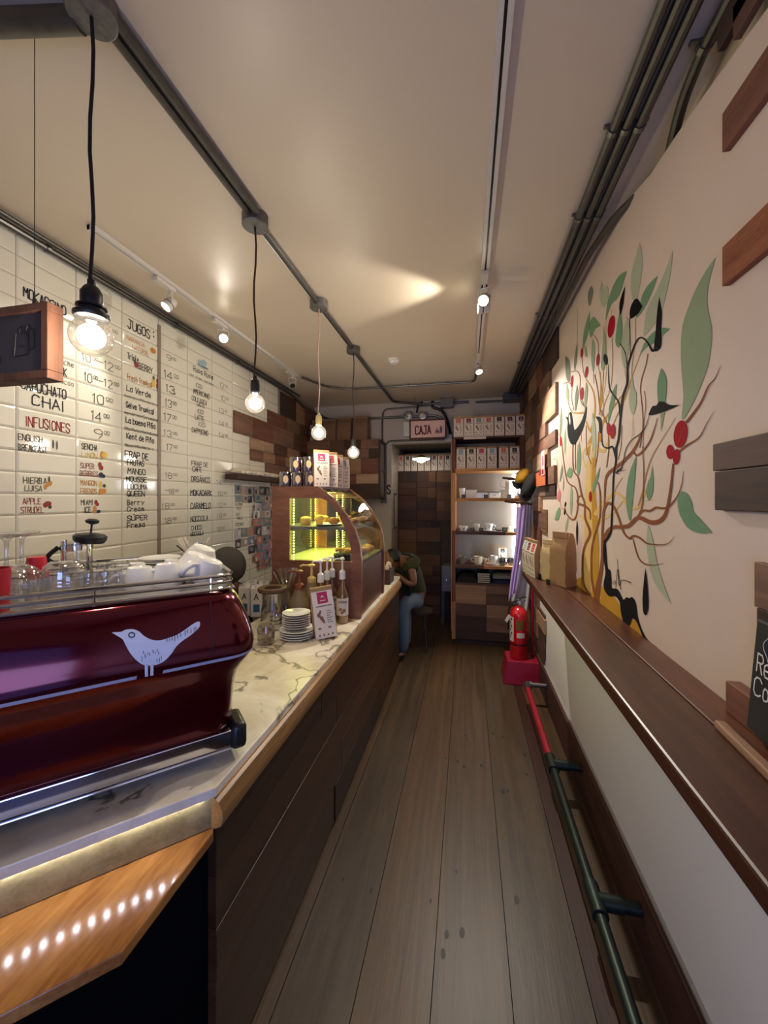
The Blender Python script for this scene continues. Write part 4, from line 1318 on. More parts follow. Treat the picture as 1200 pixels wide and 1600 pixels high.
a, b = onY(639.5, 656, 4.7), onY(697.5, 684, 4.7)
M_pink = mat('pale_pink_board', (232, 190, 184), .6, 0, .03)
t, fa = framed_sign('framed pale pink sign reading CAJA over the passage doorway', a.x, b.x, 4.7, b.z - .005, a.z, M_pink, wood('sign_frame_wood', (70, 34, 24), (104, 54, 38), 'X'))
k = MB()
write(k, 'CAJA', (a.x + .075, 4.7075, b.z + .055), (1, 0, 0), (0, 0, 1), .185, .10, .15, 0, .15)
k.build('lettering', mat('dark_red_paint', (96, 22, 30), .6), fa, smooth=False)
k = MB()
ox, oz = a.x + .31, b.z + .06
for (x, z, w_, h_) in [(0, .0, .09, .008), (.004, .012, .05, .018), (.06, .012, .03, .055), (.056, .066, .038, .006), (.012, .034, .03, .012), (.066, .075, .014, .016), (.02, .05, .008, .02)]:
    k.box(ox + x, ox + x + w_, 4.7065, 4.7079, oz + z, oz + z + h_)
k.build('drawing', mat('brown_print', (120, 84, 80), .7), fa, smooth=False)
wr_ = MB()
wr_.tube([(a.x + .06, 4.715, a.z), (a.x + .06, 4.715, ZC)], .0015, 6).tube([(b.x - .06, 4.715, a.z), (b.x - .06, 4.715, ZC)], .0015, 6)
wr_.build('hanging_wire', M_dsteel, t)

ys = .80
a, b = onY(74, 470, ys), onY(76, 590, ys)
xr_ = a.x
t, fa = framed_sign('dark framed hanging sign with a drawing of carrier bags at the left edge', xr_ - .50, xr_, ys, b.z, a.z, mat('slate_grey_board', (58, 55, 60), .6, 0, .04), wood('sign_frame_light', (64, 38, 26), (116, 74, 50), 'Z'), .042, .022)
k = MB()
def sg(px, py):
    p = onY(px, py, ys + .007)
    return p


for pl in [[(25, 521), (43, 520), (45, 553), (22, 557), (25, 521)], [(43, 516), (53, 514), (54, 543), (45, 548)], [(30, 521), (31, 513), (35, 510), (39, 513), (40, 520)], [(41, 516), (43, 508), (46, 507), (49, 514)], [(46, 517), (47, 547)], [(0, 557), (0, 568)]]:
    for p0, p1 in zip(pl[:-1], pl[1:]):
        k.tube([sg(*p0), sg(*p1)], .0011, 5)
k.flat([sg(30, 537), sg(33, 541), sg(37, 538), sg(34, 544), sg(31, 541)][::-1])
k.build('drawing', M_inkb, fa, smooth=False)
wr_ = MB()
zt_ = a.z
for x in (onY(54, 466, ys + .02).x, xr_ - .44):
    wr_.tube([(x, ys + .02, zt_), (x, ys + .02, ZC)], .0012, 6)
    wr_.tube([(x, ys + .02, zt_), (x, ys + .02, zt_ + .02)], .005, 8)
wr_.build('hanging_wire', M_dsteel, t)

# ================================================================== ESPRESSO MACHINE
BM = Vector((-.667, 1.03, 0))
ML, MD = 1.02, .55


def mp(u, v, z):
    return BM + UV * u + NV * v + UP * z


LEV = [(.974, -.004), (.985, 0), (1.04, .001), (1.09, .005), (1.12, .011), (1.15, .023), (1.175, .037), (1.195, .047), (1.212, .0525), (1.235, .0525), (1.265, .047), (1.295, .039), (1.325, .028), (1.35, .017), (1.37, .006), (1.381, -.008), (1.384, -.022)]


def eo(z):
    if z <= LEV[0][0]:
        return LEV[0][1]
    for (a, ea), (b, eb) in zip(LEV[:-1], LEV[1:]):
        if z <= b:
            return ea + (eb - ea) * (z - a) / (b - a)
    return LEV[-1][1]


def loop(e, z, r=.075, n=7):
    u0, u1, v0, v1 = -e, ML + e, -MD - e, e
    out = []
    for cu, cv, a0 in [(u1 - r, v1 - r, 0), (u0 + r, v1 - r, 90), (u0 + r, v0 + r, 180), (u1 - r, v0 + r, 270)]:
        for i in range(n):
            a = math.radians(a0 + 90 * i / (n - 1))
            out.append((cu + r * math.cos(a), cv + r * math.sin(a), z))
    return out


em = thing('espresso_machine', 'large glossy dark red espresso machine with a white bird on its back panel', 'espresso machine', mp(.5, -.27, CT))
M_mred = mat('candy_red_lacquer', (88, 2, 20), .16, .75, .05, 40, coat=.4, cior=1.6)
M_groove = mat('dark_groove', (30, 6, 12), .6)
bd = MB()
rows_ = [[mp(*p) for p in loop(e, z)] for z, e in LEV]
n = len(rows_[0])
vs = [p for r_ in rows_ for p in r_]
fs = []
for i in range(len(rows_) - 1):
    for j in range(n):
        fs.append((i * n + j, i * n + (j + 1) % n, (i + 1) * n + (j + 1) % n, (i + 1) * n + j))
fs += [list(range(n))[::-1], list(range((len(rows_) - 1) * n, len(rows_) * n))]
bd.add(vs, fs, 0)
for u in (.075, ML - .075):
    for k in range(9):
        z0_, z1_ = 1.205 + k * .0195, 1.205 + (k + 1) * .0195
        bd.flat([mp(u - .0012, eo(z0_) + .0007, z0_), mp(u - .0012, eo(z1_) + .0007, z1_), mp(u + .0012, eo(z1_) + .0007, z1_), mp(u + .0012, eo(z0_) + .0007, z0_)], 1)
body = bd.build('body', [M_mred, M_groove], em, angle=50)


def msurf(px, py, off=.0026):
    e = .03
    p = None
    for _ in range(12):
        p = onK(px, py, -1.2 + e + off)
        e = eo(p.z)
    return p


import bmesh
def decal(name, polys, m, off=.0022, step=.35):
    """fill pixel outlines with thin strips that hug the curved panel"""
    mb = MB()
    for pl in polys:
        y0, y1 = min(p[1] for p in pl), max(p[1] for p in pl)
        n = max(2, int((y1 - y0) / step))
        dy = (y1 - y0) / n
        for i in range(n):
            ym = y0 + (i + .5) * dy
            xs = []
            for a, b in zip(pl, pl[1:] + pl[:1]):
                if (a[1] <= ym) != (b[1] <= ym):
                    xs.append(a[0] + (b[0] - a[0]) * (ym - a[1]) / (b[1] - a[1]))
            xs.sort()
            for x0, x1 in zip(xs[::2], xs[1::2]):
                ya, yb = ym - dy * .52, ym + dy * .52
                mb.flat([msurf(x0, yb, off), msurf(x1, yb, off), msurf(x1, ya, off), msurf(x0, ya, off)])
    return mb.build(name, m, body, smooth=False)


def zz_(x, y):
    return (x / 2.857, 780 + y / 2.857)


M_deco = mat('silver_white_print', (214, 216, 226), .4, 0, .02)
out = [(498, 595), (540, 592), (560, 583), (590, 580), (620, 590), (645, 612), (680, 628), (715, 630), (750, 620), (790, 605), (830, 580), (865, 555), (886, 546), (893, 553), (887, 575), (850, 608), (810, 636), (785, 660), (765, 690), (730, 725), (690, 741), (645, 741), (610, 720), (580, 685), (560, 650), (547, 625), (522, 609)]
q = spline([zz_(*p) for p in out] + [zz_(*out[0])], False, 3)[:-1]
decal('bird_emblem', [q, [zz_(646, 738), zz_(660, 738), zz_(661, 791), zz_(647, 793)], [zz_(671, 738), zz_(685, 736), zz_(685, 786), zz_(671, 789)]], M_deco)
ring = []
for i in range(16):
    a, b = i * math.pi / 8, (i + 1) * math.pi / 8
    c, s_ = lambda t: 588 + 16 * math.cos(t), lambda t: 606 + 13 * math.sin(t)
    c2, s2 = lambda t: 588 + 11 * math.cos(t), lambda t: 606 + 8 * math.sin(t)
    ring.append([zz_(c(a), s_(a)), zz_(c(b), s_(b)), zz_(c2(b), s2(b)), zz_(c2(a), s2(a))])
for x, y, h, sl in [(745, 615, 22, 2), (757, 618, 18, 1), (768, 612, 20, 2), (780, 602, 34, 1), (792, 600, 22, 2), (806, 598, 18, 1), (826, 585, 26, 2), (838, 580, 20, 1), (852, 575, 26, 2), (866, 572, 22, 1), (874, 568, 20, 2), (640, 676, 16, 2), (634, 700, 28, 1), (660, 684, 14, 2), (668, 684, 18, 1), (683, 672, 18, 2), (692, 680, 12, 1), (702, 668, 14, 2), (708, 680, 14, 1), (700, 712, 16, 2), (712, 708, 22, 1), (720, 698, 18, 2), (648, 690, 20, 2)]:
    ring.append([zz_(x - 1.3, y), zz_(x + 1.3, y + 2), zz_(x + sl, y + h), zz_(x - 1, y + h - 4)])
decal('bird_markings', ring, M_black, .0032, .3)
# pale stripe round the belly, broken at the bird's feet
uL, uR = (msurf(213, 1058) - BM).dot(UV), (msurf(254, 1049) - BM).dot(UV)
stp = MB()
la, lb = loop(eo(1.1995) + .0012, 1.1995, n=12), loop(eo(1.2085) + .0012, 1.2085, n=12)
for j in range(len(la)):
    p, q_, a, b = la[j], la[(j + 1) % len(la)], lb[j], lb[(j + 1) % len(la)]
    if p[1] > 0 and q_[1] > 0 and p[0] > .3 and q_[0] < .3:
        f0, f1 = (p[0] - uL) / (p[0] - q_[0]), (p[0] - uR) / (p[0] - q_[0])
        mixp = lambda A_, B_, t: tuple(x * (1 - t) + y * t for x, y in zip(A_, B_))
        stp.flat([mp(*p), mp(*mixp(p, q_, f0)), mp(*mixp(a, b, f0)), mp(*a)][::-1])
        stp.flat([mp(*mixp(p, q_, f1)), mp(*q_), mp(*b), mp(*mixp(a, b, f1))][::-1])
    else:
        stp.flat([mp(*p), mp(*q_), mp(*b), mp(*a)][::-1])
stp.build('belly_stripe', mat('silver_blue_stripe', (176, 180, 200), .35, .2), body, smooth=True)
ch = MB()
ch.obox(mp(.015, .004, .926), UV * (ML - .03), NV * -(MD + .01), UP * .047)
ch.obox(mp(.012, .010, .919), UV * (ML - .024), NV * -(MD + .02), UP * .0065)
ch.build('chrome_base', M_chrome, em, smooth=False, bevel=.003)
MB().obox(mp(-.028, .012, .912), UV * .045, NV * -.11, UP * .075).build('end_cap', M_black, em, smooth=True, bevel=.014)
for u, v in ((.1, -.07), (.92, -.07), (.1, -.48), (.92, -.48)):
    MB().lathe([(0, 0), (.03, 0), (.028, .012), (.02, .0285), (0, .0285)], mp(u, v, CT), 16).build('foot', M_black, em)
rl = MB()
for z in (1.388, 1.407, 1.426):
    pth = [mp(*p) for p in loop(-.006, z, .05, 5)]
    rl.tube(pth + [pth[0]], .0055, 8, cap=False)
rl.build('cup_rail', M_chrome, em)
for u in (.0, .34, .68, 1.0):
    for v in (-.004, -MD + .004):
        MB().tube([mp(min(max(u, .07), ML - .07), v - .002, 1.383), mp(min(max(u, .07), ML - .07), v - .002, 1.428)], .0045, 8).build('rail_post', M_chrome, em)
MB().obox(mp(.0, -.02, 1.3842), UV * ML, NV * -(MD - .04), UP * .003).build('cup_tray', mat('brushed_steel', (170, 168, 164), .3, .9), em, smooth=False)
TRAY = 1.3875


def on(px, k):
    p = onK(px, 780, k)
    return Vector((p.x, p.y, TRAY)), (p - EYEP).dot(FW) / F


def single(name, mb, m, label, cat, group=None, **kw):
    return tag(mb.build(name, m, **kw), label, cat, group)


# glassware and crockery on the machine
for px, k, lab in [(34, -1.36, 'upside-down stemmed wine glass on the espresso machine, nearest the red tumbler'), (10, -1.31, 'upside-down stemmed wine glass on the espresso machine at the left edge of the photo')]:
    c, s = on(px, k)
    t = thing('wine_glass', lab, 'wine glass', c, 0, 'upside-down wine glasses on the machine')
    g = MB()
    g.lathe([(.036, .0), (.040, .02), (.043, .045), (.040, .068), (.026, .084), (.009, .093)], c, 28)
    g.build('bowl', M_glass, t, angle=80)
    MB().lathe([(.009, .093), (.0048, .10), (.0042, .13), (.0052, .158), (.012, .166)], c, 16).build('stem', M_glass, t, angle=80)
    MB().lathe([(.012, .166), (.036, .174), (.038, .176), (.036, .178), (0, .179)], c, 28).build('base', M_glass, t, angle=80)
c, s = on(-13, -1.26)
single('red_tumbler', MB().lathe([(0, 0), (.030, 0), (.034, .1), (.032, .1), (.028, .004), (0, .004)], c, 24), mat('red_glaze', (176, 28, 40), .3, 0, .1), 'red tumbler cut by the left edge of the photo, standing on the espresso machine', 'tumbler')
c, s = on(57, -1.52)
single('red_cup', MB().lathe([(0, .062), (.022, .062), (.030, 0), (.0285, 0), (.021, .059), (0, .059)], (c.x, c.y, c.z + .03), 28), mat('red_plastic', (196, 30, 48), .35, 0, .04), 'upside-down red plastic cup standing on a glass behind the wine glasses', 'cup')
single('drinking_glass', MB().lathe([(0, .03), (.028, .03), (.033, .0)], c, 24), M_glass, 'low clear glass under the upside-down red cup', 'glass', angle=80)
c, s = on(100, -1.36)
jr = MB()
jr.lathe([(.042, 0), (.046, .012), (.0475, .03), (.0475, .07), (.044, .084), (.034, .09), (.030, .094), (0, .094)], c, 32)
single('glass_jar', jr, glass('thick_glass', (.93, .93, .92), .2, .04), 'large upside-down clear glass jar on the espresso machine in front of the coffee plunger', 'jar', angle=80)
c, s = on(120, -1.62)
t = thing('french_press', 'glass coffee plunger with a black lid behind the large upside-down jar', 'coffee plunger', c)
MB().lathe([(0, .002), (.040, .002), (.042, .01), (.042, .125)], c, 28).build('beaker', M_glass, t, angle=80)
f = MB()
f.lathe([(.0425, .098), (.0440, .098), (.0440, .112), (.0425, .112)], c, 28)
for a in (0, 90, 180, 270):
    x, y = c.x + .044 * math.cos(math.radians(a)), c.y + .044 * math.sin(math.radians(a))
    f.tube([(x, y, c.z), (x, y, c.z + .128)], .0028, 6)
f.build('frame', M_chrome, t)
ax = Vector((.10, .05, 1)).normalized()
lc = c + Vector((.03, .02, .13))
MB().lathe([(0, -.012), (.040, -.012), (.046, -.002), (.047, .010), (.040, .016), (.02, .02), (0, .022)], lc, 28, axis=ax).build('lid', M_black, t)
MB().lathe([(0, -.0), (.003, 0), (.003, .028), (.018, .034), (.02, .042), (.012, .047), (0, .047)], lc + ax * .02, 20, axis=ax).build('plunger_knob', M_black, t)
MB().tube([lc, lc - ax * .1], .0025, 8).build('rod', M_chrome, t)
single('jar_handle', MB().tube(spline([tuple(c + Vector((-.042, -.03, .06))), tuple(c + Vector((-.075, -.05, .085))), tuple(c + Vector((-.045, -.035, .112)))], False, 6), .008, 8), M_black, 'dark curved handle at the left side of the coffee plunger', 'handle') if False else None
MB().tube(spline([tuple(c + Vector((-.03, -.035, .05))), tuple(c + Vector((-.05, -.055, .075))), tuple(c + Vector((-.03, -.035, .108)))], False, 6), .007, 8).build('handle', M_black, t)
labs = ['leftmost of the low ribbed glasses upside down on the espresso machine', 'ribbed glass upside down just left of the handleless white cups', 'ribbed glass in the second row behind the other ribbed glasses', 'ribbed glass at the back right of the small group of ribbed glasses']
for (px, k), lab in zip([(150, -1.34), (176, -1.34), (166, -1.48), (188, -1.5)], labs):
    c, s = on(px, k)
    g = MB()
    pr_ = [(.027, 0), (.0265, .015), (.0255, .045), (.0245, .06), (.022, .064), (0, .064)]
    g.lathe(pr_, c, 14)
    single('drinking_glass', g, M_glass, lab, 'glass', 'ribbed glasses on the machine', angle=10)


def cup(name, label, c, r, h, rotz, group=None, cat='cup', m=None, upside=True, ax=None, handle=True, foot=.62):
    t = thing(name, label, cat, c, 0, group)
    M_ = Matrix.Identity(4)
    if ax is not None:
        M_ = Vector((0, 0, 1)).rotation_difference(Vector(ax)).to_matrix().to_4x4()
    pr_ = [(0, .004), (r * foot * .9, .004), (r * foot, 0), (r * foot * 1.04, h * .05), (r * (foot + .18), h * .35), (r * .93, h * .7), (r, h), (r * .95, h), (r * .86, h * .68), (r * foot * .9, h * .12), (0, h * .08)]
    if upside:
        pr_ = [(a, h - b) for a, b in pr_][::-1]
    b = MB().lathe(pr_, (0, 0, 0), 30)
    b.move(Matrix.Translation(c) @ M_)
    b.build('bowl', m or M_cer, t, angle=50)
    if handle:
        d = Vector((math.cos(rotz), math.sin(rotz), 0))
        zt_, zb_ = (h * .22, h * .72) if upside else (h * .78, h * .28)
        ra, rb_ = (r * .93, r * .8) if not upside else (r * .93, r * .80)
        hp = [d * (ra * .95) + UP * zt_, d * (r * 1.45) + UP * (zt_ * .95 + zb_ * .05), d * (r * 1.5) + UP * (zt_ * .5 + zb_ * .5), d * (r * 1.15) + UP * (zb_), d * (rb_ * .92) + UP * zb_]
        hb = MB().tube(spline([tuple(p) for p in hp], False, 5), r * .12, 8)
        hb.move(Matrix.Translation(c) @ M_)
        hb.build('handle', m or M_cer, t)
    return t


left = math.radians(215)
c, s = on(218, -1.38)
cup('espresso_cup', 'small white cup upside down on the machine, the left one of the front pair', c, 26 * s, 30 * s, left + .4, 'small white cups on the machine')
c, s = on(262, -1.38)
cup('espresso_cup', 'small white cup upside down on the machine, the right one of the front pair', c, 25 * s, 31 * s, left + .5, 'small white cups on the machine')
c, s = on(214, -1.52)
cup('espresso_cup', 'small white cup upside down behind the left cup of the front pair', c, .034, .052, left + .2, 'small white cups on the machine')
c, s = on(268, -1.52)
cup('espresso_cup', 'small white cup upside down behind the right cup of the front pair', c, .034, .054, left, 'small white cups on the machine')
c, s = on(250, -1.66)
for i in range(4):
    single('saucer', MB().lathe([(0, 0), (.035, 0), (.07, .009), (.069, .011), (.034, .003), (0, .003)], (c.x, c.y, c.z + i * .0125), 30), M_cer, ['bottom saucer', 'second saucer from the bottom', 'third saucer from the bottom', 'top saucer'][i] + ' of the stack behind the small white cups on the machine', 'saucer', 'saucers stacked on the machine')
wide = 'wide white cups heaped on the machine'
axs = Vector((.40, .10, 1)).normalized()
c, s = on(323, -1.36)
cup('cappuccino_cup', 'frontmost wide white cup of the tipped heap at the right end of the machine', c + Vector((-.008, -.012, .010)), .062, .064, left + .9, wide, ax=Vector((.42, .14, 1)).normalized())
c, s = on(300, -1.43)
cup('cappuccino_cup', 'wide white cup tipped behind the frontmost one, its handle ring showing', c + Vector((0, 0, .016)), .062, .064, left + 1.2, wide, ax=axs)
c, s = on(309, -1.56)
cup('cappuccino_cup', 'rearmost wide white cup lying on top of the heap next to the straws', c + Vector((0, 0, .026)), .062, .064, left + 1.0, wide, ax=axs)
c, s = on(306, -1.74)
t = thing('straw_holder', 'glass of pale straws and dark stirrers behind the heap of wide white cups', 'straw holder', c)
MB().lathe([(0, 0), (.032, 0), (.036, .085)], c, 20).build('cup', M_glass, t, angle=80)
for i, (x0, px1, py1) in enumerate([(-.01, 278, 842), (-.006, 282, 841), (.0, 288, 839), (.012, 327, 840), (.004, 316, 853), (.008, 292, 850), (-.012, 276, 852)]):
    e = onK(px1, py1, -1.74 - .004 * i)
    MB().tube([c + Vector((x0, .004 * i - .012, .01)), e], .0042 if i < 4 else .003, 8).build('straw' if i < 4 else 'stirrer', mat('cream_straw', (226, 212, 184), .6) if i < 4 else M_dsteel, t)

# ================================================================== THINGS ON THE MARBLE BESIDE THE CASE
def onC(px, py):
    return onZ(px, py, CT) + Vector((0, 0, .0006))


def depth(p):
    return (p - EYEP).dot(FW) / F


c = onC(453, 1003)
c = Vector((-.915, 1.985, CT + .0006))
def saucer_mesh(r):
    return MB().lathe([(0, 0), (r * .55, 0), (r * .58, .002), (r * .98, .012), (r, .0135), (r * .97, .0145), (r * .56, .0045), (0, .004)], (0, 0, 0), 40)


nm = ['lowest', 'second', 'third', 'fourth', 'fifth', 'sixth', 'topmost']
sm = saucer_mesh(.097).build('saucer', M_cer)
for i in range(4):
    o = sm if i == 0 else sm.copy()
    if i:
        COL.objects.link(o)
    o.location = (c.x + R.uniform(-.003, .003), c.y, c.z + i * .0125)
    tag(o, '%s of four large white saucers under the small ones beside the coffee bag' % nm[i].replace('fourth', 'uppermost'), 'saucer', 'large saucers in the counter stack')
sm = saucer_mesh(.077).build('saucer', M_cer)
for i in range(7):
    o = sm if i == 0 else sm.copy()
    if i:
        COL.objects.link(o)
    o.location = (c.x - .008 + R.uniform(-.0015, .0015), c.y + .005, c.z + 4 * .0125 + .003 + i * .0118)
    tag(o, '%s of seven small white saucers piled on large ones beside the coffee bag' % nm[i], 'saucer', 'small saucers in the counter stack')


# coffee bags -------------------------------------------------------
PERU = [(.0, .62), (.12, .78), (.3, .82), (.42, 1.0), (.62, .95), (.55, .78), (.42, .66), (.52, .52), (.75, .5), (.82, .3), (.95, .12), (.9, -.08), (.72, .0), (.45, .22), (.28, .42), (.1, .5)]
LABC = {'coral': (214, 96, 88), 'crimson': (142, 28, 64), 'grey-green': (124, 150, 146), 'black': (38, 26, 30), 'magenta': (178, 36, 92), 'light blue': (140, 176, 184), 'orange': (226, 98, 54), 'plum': (108, 26, 56), 'red': (196, 62, 62)}
M_map = mat('map_brown', (134, 96, 80), .8, 0, .1)
M_print = mat('small_print', (128, 108, 96), .8)
M_lab = mat('bag_label_paper', (230, 216, 200), .65, 0, .03, 10)
BAGS = {}


def bag_parts(col, w, h, d, bulge, kraft):
    key = (col, w, h, d, bulge)
    if key in BAGS:
        return BAGS[key]
    yf = lambda z: -d / 2 - bulge * math.sin(math.pi * min(1, z / h)) + (0 if z < .66 * h else (z - .66 * h) / (.34 * h) * d * .36)
    b = MB()
    N = 8
    vs, fs = [], []
    for i in range(N + 1):
        z = h * .94 * i / N
        dd_ = d * (1 if z < .6 * h else 1 - .82 * (z - .6 * h) / (.34 * h)) + bulge
        y0 = yf(z)
        ww = w * (1 + .03 * math.sin(3 * z / h * 2)) / 2
        vs += [(-ww, y0, z), (ww, y0, z), (ww * .98, y0 + dd_, z), (-ww * .98, y0 + dd_, z)]
    for i in range(N):
        for j in range(4):
            fs.append((i * 4 + j, i * 4 + (j + 1) % 4, (i + 1) * 4 + (j + 1) % 4, (i + 1) * 4 + j))
    fs += [(3, 2, 1, 0), (N * 4, N * 4 + 1, N * 4 + 2, N * 4 + 3)]
    b.add(vs, fs)
    y0 = yf(h * .93)
    b.box(-w * .5, w * .5, y0 - .003, y0 + .012, h * .93, h)
    body_ = b.build('bag', M_kraft, local=True, smooth=True, angle=30)
    l = MB()
    L = lambda x, z, o: (x * w, yf(z * h) - .0012 - o, z * h)
    zs_ = [0, .12, .25, .4, .55, .66, .78, .92]
    for a, c_ in zip(zs_[:-1], zs_[1:]):
        l.flat([L(-.485, a, 0), L(.485, a, 0), L(.485, c_, 0), L(-.485, c_, 0)], 0)
    for a, c_ in ((.69, .78), (.78, .90)):
        l.flat([L(-.24, a, .0005), L(.24, a, .0005), L(.24, c_, .0005), L(-.24, c_, .0005)], 1)
    l.flat([L(-.1, .79, .0009), L(0, .845, .0009), L(.1, .79, .0009), L(0, .81, .0009)], 0)
    l.flat([L(-.13, .735, .0009), L(.13, .735, .0009), L(.13, .75, .0009), L(-.13, .75, .0009)], 0)
    l.flat([L(-.34 + x * .36, .31 + z * .26, .0007) for x, z in PERU][::-1], 2)
    for i, (x0, x1) in enumerate([(.1, .36), (.1, .3), (.1, .38), (.1, .28), (.1, .36), (.1, .32)]):
        z = .30 + i * .045
        l.flat([L(x0, z, .0005), L(x1, z, .0005), L(x1, z + .014, .0005), L(x0, z + .014, .0005)], 3)
    l.flat([L(-.36, .63, .0005), L(.38, .63, .0005), L(.38, .65, .0005), L(-.36, .65, .0005)], 3)
    for x in (-.3, -.1, .1, .3):
        l.flat([L(x - .035, .05, .0005), L(x + .035, .05, .0005), L(x + .035, .09, .0005), L(x - .035, .09, .0005)], 3)
    for x in (-.26, .2):
        l.flat([L(x - .08, .19, .0005), L(x + .06, .19, .0005), L(x + .06, .225, .0005), L(x - .08, .225, .0005)], 2)
    lab_ = l.build('label', [M_lab, mat('label_' + col.replace(' ', '_').replace('-', '_'), LABC[col], .6, 0, .06), M_map, M_print], local=True, smooth=False)
    BAGS[key] = (body_, lab_)
    return None


def coffee_bag(loc, rotz, col, label, group, w=.105, h=.235, d=.065, bulge=.0, tilt=0):
    t = thing('coffee_bag', label, 'coffee bag', loc, rotz, group)
    got = bag_parts(col, w, h, d, bulge, M_kraft)
    if got is None:
        b, l = BAGS[(col, w, h, d, bulge)]
    else:
        b, l = got[0].copy(), got[1].copy()
        COL.objects.link(b)
        COL.objects.link(l)
    b.parent = t
    l.parent = t
    if tilt:
        t.rotation_euler = (tilt, 0, rotz)
    return t


counter_bag = coffee_bag((-.765, 2.02, CT + .0065), math.radians(32), 'magenta', 'coffee bag with a magenta square standing on the marble beside the white saucers', 'bags of coffee on the counter', .118, .275, .075, .004, -.03)
counter_bag.rotation_euler.y = -.10
# sauce pumps
def pump_head(mb, c, z, ang, m=0, s=1.):
    mb.lathe([(0, 0), (.022 * s, 0), (.024 * s, .004), (.023 * s, .028), (.016 * s, .034), (.008 * s, .04), (.0065 * s, .075), (.0065 * s, .098), (.018 * s, .10), (.019 * s, .108), (.012 * s, .114), (0, .115)], (c.x, c.y, z), 18)
    d = Vector((math.cos(ang), math.sin(ang), 0))
    mb.tube([Vector((c.x, c.y, z + .106)), Vector((c.x, c.y, z + .106)) + d * .05 * s, Vector((c.x, c.y, z + .098)) + d * .062 * s], .0055 * s, 8)


for px, Y, h, lab, mp_, mb_ in [(468, 2.14, .225, 'large caramel sauce bottle with a brown pump, behind the stack of saucers', mat('brown_pump', (126, 62, 38), .4), mat('caramel_sauce', (124, 104, 72), .45, 0, .25, 6)),
                                (487, 2.27, .24, 'large grey-brown sauce bottle with a cream pump, behind the caramel sauce', mat('cream_pump', (222, 186, 120), .4), mat('white_chocolate_sauce', (132, 110, 76), .45, 0, .2, 6))]:
    p = onY(px, 900, Y)
    c = Vector((p.x, p.y, CT + .0006))
    t = thing('sauce_bottle', lab, 'sauce bottle', c)
    bt = MB()
    bt.lathe([(0, 0), (.06, 0), (.064, .006), (.064, h * .34), (.061, h * .36), (.061, h * .52), (.064, h * .55), (.063, h * .62), (.05, h * .76), (.034, h * .9), (.029, h), (0, h)], c, 28)
    bt.build('bottle', mb_, t, angle=50)
    lb = MB()
    lb.lathe([(.0617, h * .37), (.0620, h * .38), (.0620, h * .51), (.0617, h * .515)], c, 28)
    lb.build('sleeve', mat('amber_sleeve', (150, 78, 36), .5, 0, .2, 8), t)
    pm = MB()
    pump_head(pm, c, c.z + h, math.radians(188), 0, 1.15)
    pm.build('pump', mp_, t)
M_syr = glass('syrup_glass', (.86, .8, .7), .12, .03, .25, (150, 110, 60))
labs = ['clear syrup bottle with white pump nearest the display case corner, its label showing', 'syrup bottle with white pump, leftmost of the row behind the coffee bag', 'syrup bottle with white pump, second from the left behind the coffee bag', 'syrup bottle with white pump, third from the left and hidden behind the other two']
for (px, Y), lab in zip([(535, 2.28), (501, 2.165), (511, 2.243), (519, 2.321)], labs):
    p = onY(px, 960, Y)
    c = Vector((p.x, p.y, CT + .0006))
    t = thing('syrup_bottle', lab, 'syrup bottle', c, 0, 'syrup bottles with pumps')
    b = MB()
    b.lathe([(0, .0), (.034, .0), (.037, .005), (.037, .165), (.033, .185), (.018, .22), (.0145, .24), (.0145, .285), (.016, .288)], c, 24)
    b.build('bottle', M_syr, t, angle=80)
    s2 = MB()
    s2.lathe([(0, .002), (.033, .002), (.035, .006), (.035, .14), (0, .14)], c, 20)
    s2.build('syrup', mat('amber_syrup', (168, 124, 66), .3, 0, .1), t)
    lb = MB()
    lb.lathe([(.0375, .05), (.0378, .05), (.0378, .155), (.0375, .155)], c, 24)
    lo = lb.build('label', mat('syrup_label', (224, 214, 196), .6, 0, .06, 30), t)
    k = MB()
    f = Vector((c.x, c.y, 0)).normalized() * -1
    sd_ = Vector((-f.y, f.x, 0)).normalized()
    write(k, 'MONIN', Vector((c.x, c.y, c.z + .128)) + f * .0385 - sd_ * .024, sd_, (0, 0, 1), .048, .013, .16, 0, .05)
    k.build('lettering', M_ink, lo, smooth=False)
    k = MB()
    for (a, z, r_) in [(-.012, .09, .010), (.010, .082, .011), (-.002, .07, .009)]:
        q0 = Vector((c.x, c.y, c.z + z)) + f * .0384 + sd_ * a
        k.flat([q0 + sd_ * r_ * math.cos(i * .785) + UP * r_ * math.sin(i * .785) for i in range(8)])
    k.build('print', mat('nut_brown_print', (150, 104, 62), .7), lo, smooth=False)
    pm = MB()
    pump_head(pm, c, c.z + .286, math.radians(200), 0, .8)
    pm.lathe([(.0165, -.02), (.019, -.02), (.019, .0), (.0165, .0)], (c.x, c.y, c.z + .288), 18)
    pm.build('pump', M_white, t)
    tb = MB().tube([(c.x, c.y, c.z + .012), (c.x, c.y, c.z + .284)], .004, 8).build('dip_tube', M_white, t)

